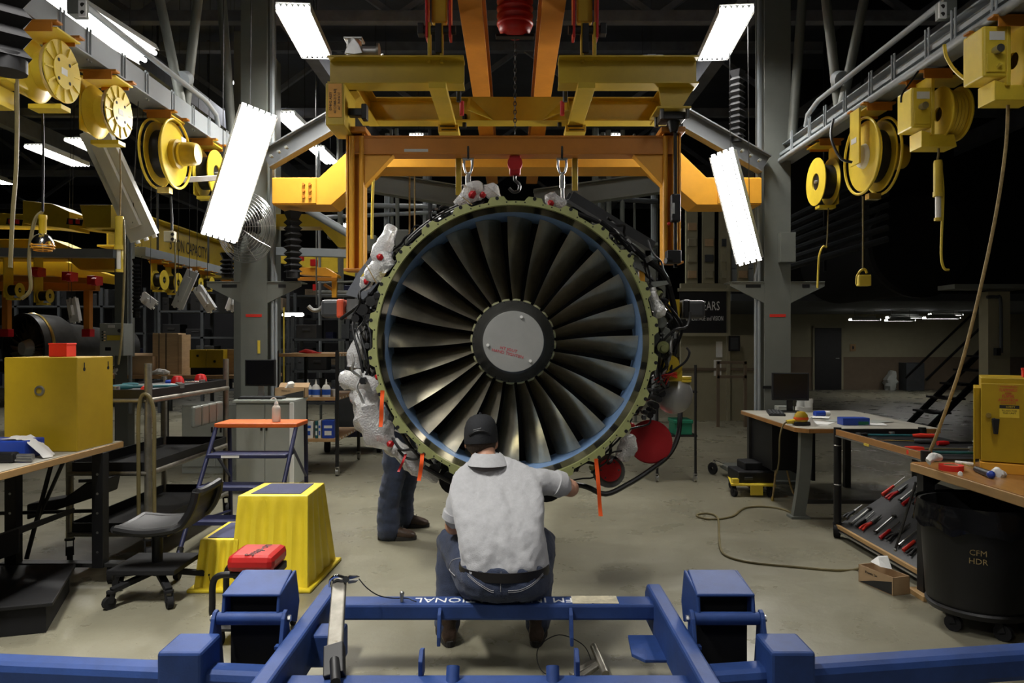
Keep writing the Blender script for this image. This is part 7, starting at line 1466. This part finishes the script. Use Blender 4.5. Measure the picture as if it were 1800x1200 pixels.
# upper galleries and pipe runs seen past the gantry
for k, (x0, x1, y, z) in enumerate(((-3.6, -1.4, 13.5, 3.4), (1.5, 2.7, 13.5, 3.3))):
    t = thing('pipe_rack', ['tangle of grey pipes behind left orange leg', 'tangle of grey pipes behind right orange leg'][k], 'pipes', ((x0 + x1) / 2, y, 2)); rn = random.Random(20 + k)
    for q in range(9): x = rn.uniform(x0, x1); part(t, 'pipe', MB().cyl((x, y + rn.uniform(0, .5), 0), (x, y + rn.uniform(0, .5), 5.4), rn.uniform(.02, .07), 8), rn.choice(('grey_paint', 'grey_beam', 'grey_dark')))
    for q in range(7): zz = rn.uniform(2.0, 4.6); part(t, 'pipe', MB().cyl((x0, y + .2, zz), (x1, y + .2, zz + rn.uniform(-.1, .1)), rn.uniform(.02, .05), 8), rn.choice(('grey_paint', 'grey_beam', 'grey_dark')))
    for q in range(4): xx = rn.uniform(x0, x1); part(t, 'valve_box', MB().box((xx, y + .05, rn.uniform(2.3, 3.6)), (.25, .2, .3)), 'grey_paint', .02)
# far yellow crane and orange frame right of the left column
fcx = thing('far_column', 'far grey column hidden behind the left column', 'column', (-3.4, 9.9, 0)); part(fcx, 'shaft', MB().rng((-3.5, 9.3, 0), (-3.25, 10.4, 5.4)), 'grey_paint', .003); part(fcx, 'base', MB().rng((-3.6, 9.2, 0), (-3.15, 10.5, .03)), 'grey_paint')
yf = thing('far_gooseneck', 'yellow gooseneck beam behind left column', 'beam', at(560, 400, 10)); lq(yf, 'beam', [(468, 376), (552, 376), (566, 378), (622, 420), (622, 434), (594, 434), (562, 398), (468, 398)], 10, .35, 'yellow')
single('grey_runway', MB().bar(at(462, 441, 9.4), at(622, 446, 9.4), .10, .10), 'grey_beam', 'pale grey runway beam right of left column', 'beam', bevel=.003)
single('diagonal_strut', MB().cyl(at(540, 368, 9.2), at(620, 415, 9.2), .05, 12), 'grey_beam', 'grey diagonal strut below left gooseneck end', 'strut')
of = thing('far_lifting_frame', 'small far orange frame right of left column', 'frame', at(560, 530, 13)); part(of, 'deck', MB().plate([at(x, y, 13) for x, y in ((524, 470), (572, 470), (593, 483), (593, 487), (524, 482))], (0, .3, 0)), 'orange_bright', .004); part(of, 'leg', MB().bar(at(588, 487, 13), at(588, 523, 13), .08, .08), 'orange_bright', .004); part(of, 'rail', MB().bar(at(524, 490, 12.9), at(592, 491, 12.9), .06, .06), 'orange', .004); part(of, 'brace', MB().bar(at(570, 500, 13), at(586, 510, 13), .05, .05), 'orange')
for x, y in ((528, 452), (552, 462)): part(of, 'wheel_box', MB().box(at(x, y, 13), (.1, .15, .12)), 'red', .01)
hk = thing('far_hook', 'small far chain hook hanging right of left column', 'hook', at(556, 545, 12)); part(hk, 'chain', MB().cyl(V((at(556, 495, 12).x, 12, ZC)), at(556, 535, 12), .012, 6), 'steel'); part(hk, 'hook', MB().tube([at(542, 538, 12), at(550, 545, 12), at(560, 545, 12), at(568, 538, 12)], .035, 8, res=3), 'alu'); part(hk, 'tag', MB().box(at(553, 505, 12), (.05, .05, .1)), 'red')
cg2 = thing('far_crane_girder', 'dull yellow crane girder far behind left orange leg', 'crane', at(560, 470, 16)); lq(cg2, 'girder', [(490, 445), (620, 455), (640, 490), (600, 480), (490, 462)], 16, .3, 'yellow')
# ------------------------------------------------------------ right background
pw_ = struct('wall_partition', MB().rng((3.2, 14, 0), (4.75, 14.12, 1.62)).rng((3.2, 14, 2.45), (4.75, 14.12, 2.6)).rng((4.05, 13.95, 0), (4.12, 14.15, 4.6)), 'cream', 'cream partition wall behind the engine at right')
sg = thing('banner_sign', 'black anniversary banner with white lettering behind engine at right', 'sign', (3.65, 13.9, 1.65)); part(sg, 'board', MB().rng((3.15, 13.9, 1.66), (4.03, 13.93, 2.44)), 'sign_black', .004)
part(sg, 'frame_rail', MB().rng((3.12, 13.88, 1.60), (4.06, 13.94, 1.66)), 'cream', .004); part(sg, 'frame_rail', MB().rng((3.12, 13.88, 2.44), (4.06, 13.94, 2.5)), 'cream', .004)
lettering(sg, '50 YEARS', facing((3.60, 13.895, 2.16)), .24, 'white_ink', sx=.62); lettering(sg, 'of HERITAGE and VISION', facing((3.62, 13.895, 1.93)), .125, 'white_ink', sx=.52)
nb = thing('notice_sheets', 'white notice sheets pinned on cream partition wall', 'notice', (3.9, 13.98, 1.0)); part(nb, 'sheet', MB().rng((3.86, 13.985, 1.2), (3.98, 14.0, 1.5)), 'paper'); part(nb, 'sheet', MB().rng((3.82, 13.985, .85), (3.96, 14.0, 1.15)), 'paper')
pf = thing('picture_frame', 'dark framed picture hanging beside right column', 'picture', at(1291, 610, 13.8)); part(pf, 'frame', MB().plate([at(x, y, 13.85) for x, y in ((1281, 590), (1301, 590), (1301, 617), (1281, 617))], (0, .03, 0)), 'black', .005); part(pf, 'print', MB().plate([at(x, y, 13.845) for x, y in ((1284, 593), (1298, 593), (1298, 614), (1284, 614))], (0, .004, 0)), 'charcoal')
wr = thing('wood_rail', 'low brown wooden rail stand behind engine at right', 'rail', at(1285, 690, 13)); 
for x in (1262, 1310): part(wr, 'post', MB().bar(at(x, 635, 13), V((at(x, 635, 13).x, 13, 0)), .05, .05), 'wainscot')
for y in (637, 662): part(wr, 'rail', MB().bar(at(1260, y, 13), at(1312, y, 13), .05, .05), 'wainscot')
part(pw_, 'wall_picture_rail', MB().rng((3.2, 13.97, .95), (4.75, 14.0, 1.0)), 'wainscot')
dp = thing('display_panels', 'tall cream display racks above banner at right', 'rack', at(1220, 520, 15)); rn = random.Random(3)
for k in range(5): x = 3.3 + .32 * k; part(dp, 'panel', MB().rng((x, 14.01, 2.6), (x + .22, 14.11, 4.4)), 'cream', .006)
for k in range(16): x = 3.3 + .32 * (k % 5); z = 2.7 + .3 * (k // 5); part(dp, 'pocket', MB().rng((x + .03, 13.97, z), (x + .19, 14.01, z + .14)), rn.choice(('cardboard', 'grey_dark', 'cream')), .006)
lv_ = thing('louvre_panel', 'blue grey louvred wall panel beside right column', 'panel', at(1265, 500, 14.5))
for k in range(9): part(lv_, 'slat', MB().rng((4.13, 14.02, 2.6 + .28 * k), (4.6, 14.05, 2.87 + .28 * k)), 'grey_beam', .012)
# dark plant at far right
du = thing('air_duct', 'big dark round duct high behind right tool tray', 'duct', at(1620, 520, 12)); c = at(1620, 430, 12); part(du, 'elbow', MB().cyl(c, c + V((0, 3, 0)), .8, 40), 'black_matte'); part(du, 'collar', MB().lathe([(.8, 0), (.86, .02), (.86, .12), (.8, .14)], frame((0, 1, 0), loc=c), 40), 'black'); part(du, 'riser', MB().rng((c.x - .7, c.y + .3, c.z), (c.x + .7, c.y + 1.6, ZC - .01)), 'black_matte')
pb = thing('pipe_bank', 'bank of dark sloping pipes right of the right column', 'pipes', at(1470, 470, 11))
for k in range(7): part(pb, 'pipe', MB().cyl(at(1385, 470 - 14 * k, 11 + .2 * k), at(1560, 420 - 20 * k, 11 + .2 * k), .05, 8), 'grey_dark')
for x in (1400, 1480, 1550): p = at(x, 470, 11.0); part(pb, 'hanger', MB().bar((p.x, 11.6, p.z), (p.x, 11.6, ZC), .04, .04), 'black')
wp = thing('wall_post', 'cream post with conduit at far right behind cabinet', 'post', at(1756, 650, 10)); c = at(1755, 560, 10); part(wp, 'post', MB().rng((c.x - .14, 10, 0), (c.x + .16, 10.2, at(0, 512, 10).z)), 'cream', .004); part(wp, 'ledge', MB().rng((c.x - .65, 9.9, at(0, 508, 10).z), (c.x + .4, 10.3, at(0, 500, 10).z)), 'grey_paint', .004); part(wp, 'conduit', MB().tube([at(1735, 522, 9.9), at(1752, 522, 9.9), at(1759, 530, 9.9), at(1760, 620, 9.9)], .022, 8, res=4), 'grey_dark'); part(wp, 'switch_box', MB().box(at(1753, 618, 9.9), (.06, .06, .1)), 'black')
sl = thing('rolling_stairs', 'dark rolling stairs standing at far right', 'stairs', fl(1660, 760)); c = fl(1650, 770); 
for k in range(6): part(sl, 'tread', MB().rng((c.x - .3 + .22 * k, c.y, .15 + .22 * k), (c.x - .02 + .22 * k, c.y + .6, .18 + .22 * k)), 'black')
for y in (0, .6): part(sl, 'stringer', MB().bar(c + V((-.3, y, .0)), c + V((1.05, y, 1.35)), .05, .08), 'black'); part(sl, 'handrail', MB().cyl(c + V((-.2, y, .9)), c + V((1.05, y, 2.1)), .02, 8), 'black'); part(sl, 'back_post', MB().cyl(c + V((1.05, y, 0)), c + V((1.05, y, 2.1)), .025, 8), 'black')
wu = thing('water_cooler', 'grey wall unit beside small white bag at far cream wall', 'cooler', (13, 22.6, 0)); part(wu, 'cabinet', MB().rng((12.0, 22.5, 0), (12.55, 22.95, .85)), 'grey_dark', .01); part(wu, 'grille', MB().rng((12.05, 22.49, .1), (12.5, 22.5, .7)), 'charcoal'); part(wu, 'bag', blob(MB(), [V((11.6, 22.7, .0)), V((11.62, 22.7, .3)), V((11.7, 22.7, .6))], [.15, .2, .08]), 'grey_cab')
wsx = thing('wall_switch', 'small square switch panel right of dark door', 'switch', (10.6, 22.97, 1.2)); part(wsx, 'plate', MB().rng((10.5, 22.97, 1.2), (10.68, 22.99, 1.42)), 'shelf_wood', .004); part(wsx, 'toggle', MB().rng((10.57, 22.95, 1.27), (10.61, 22.97, 1.35)), 'black')
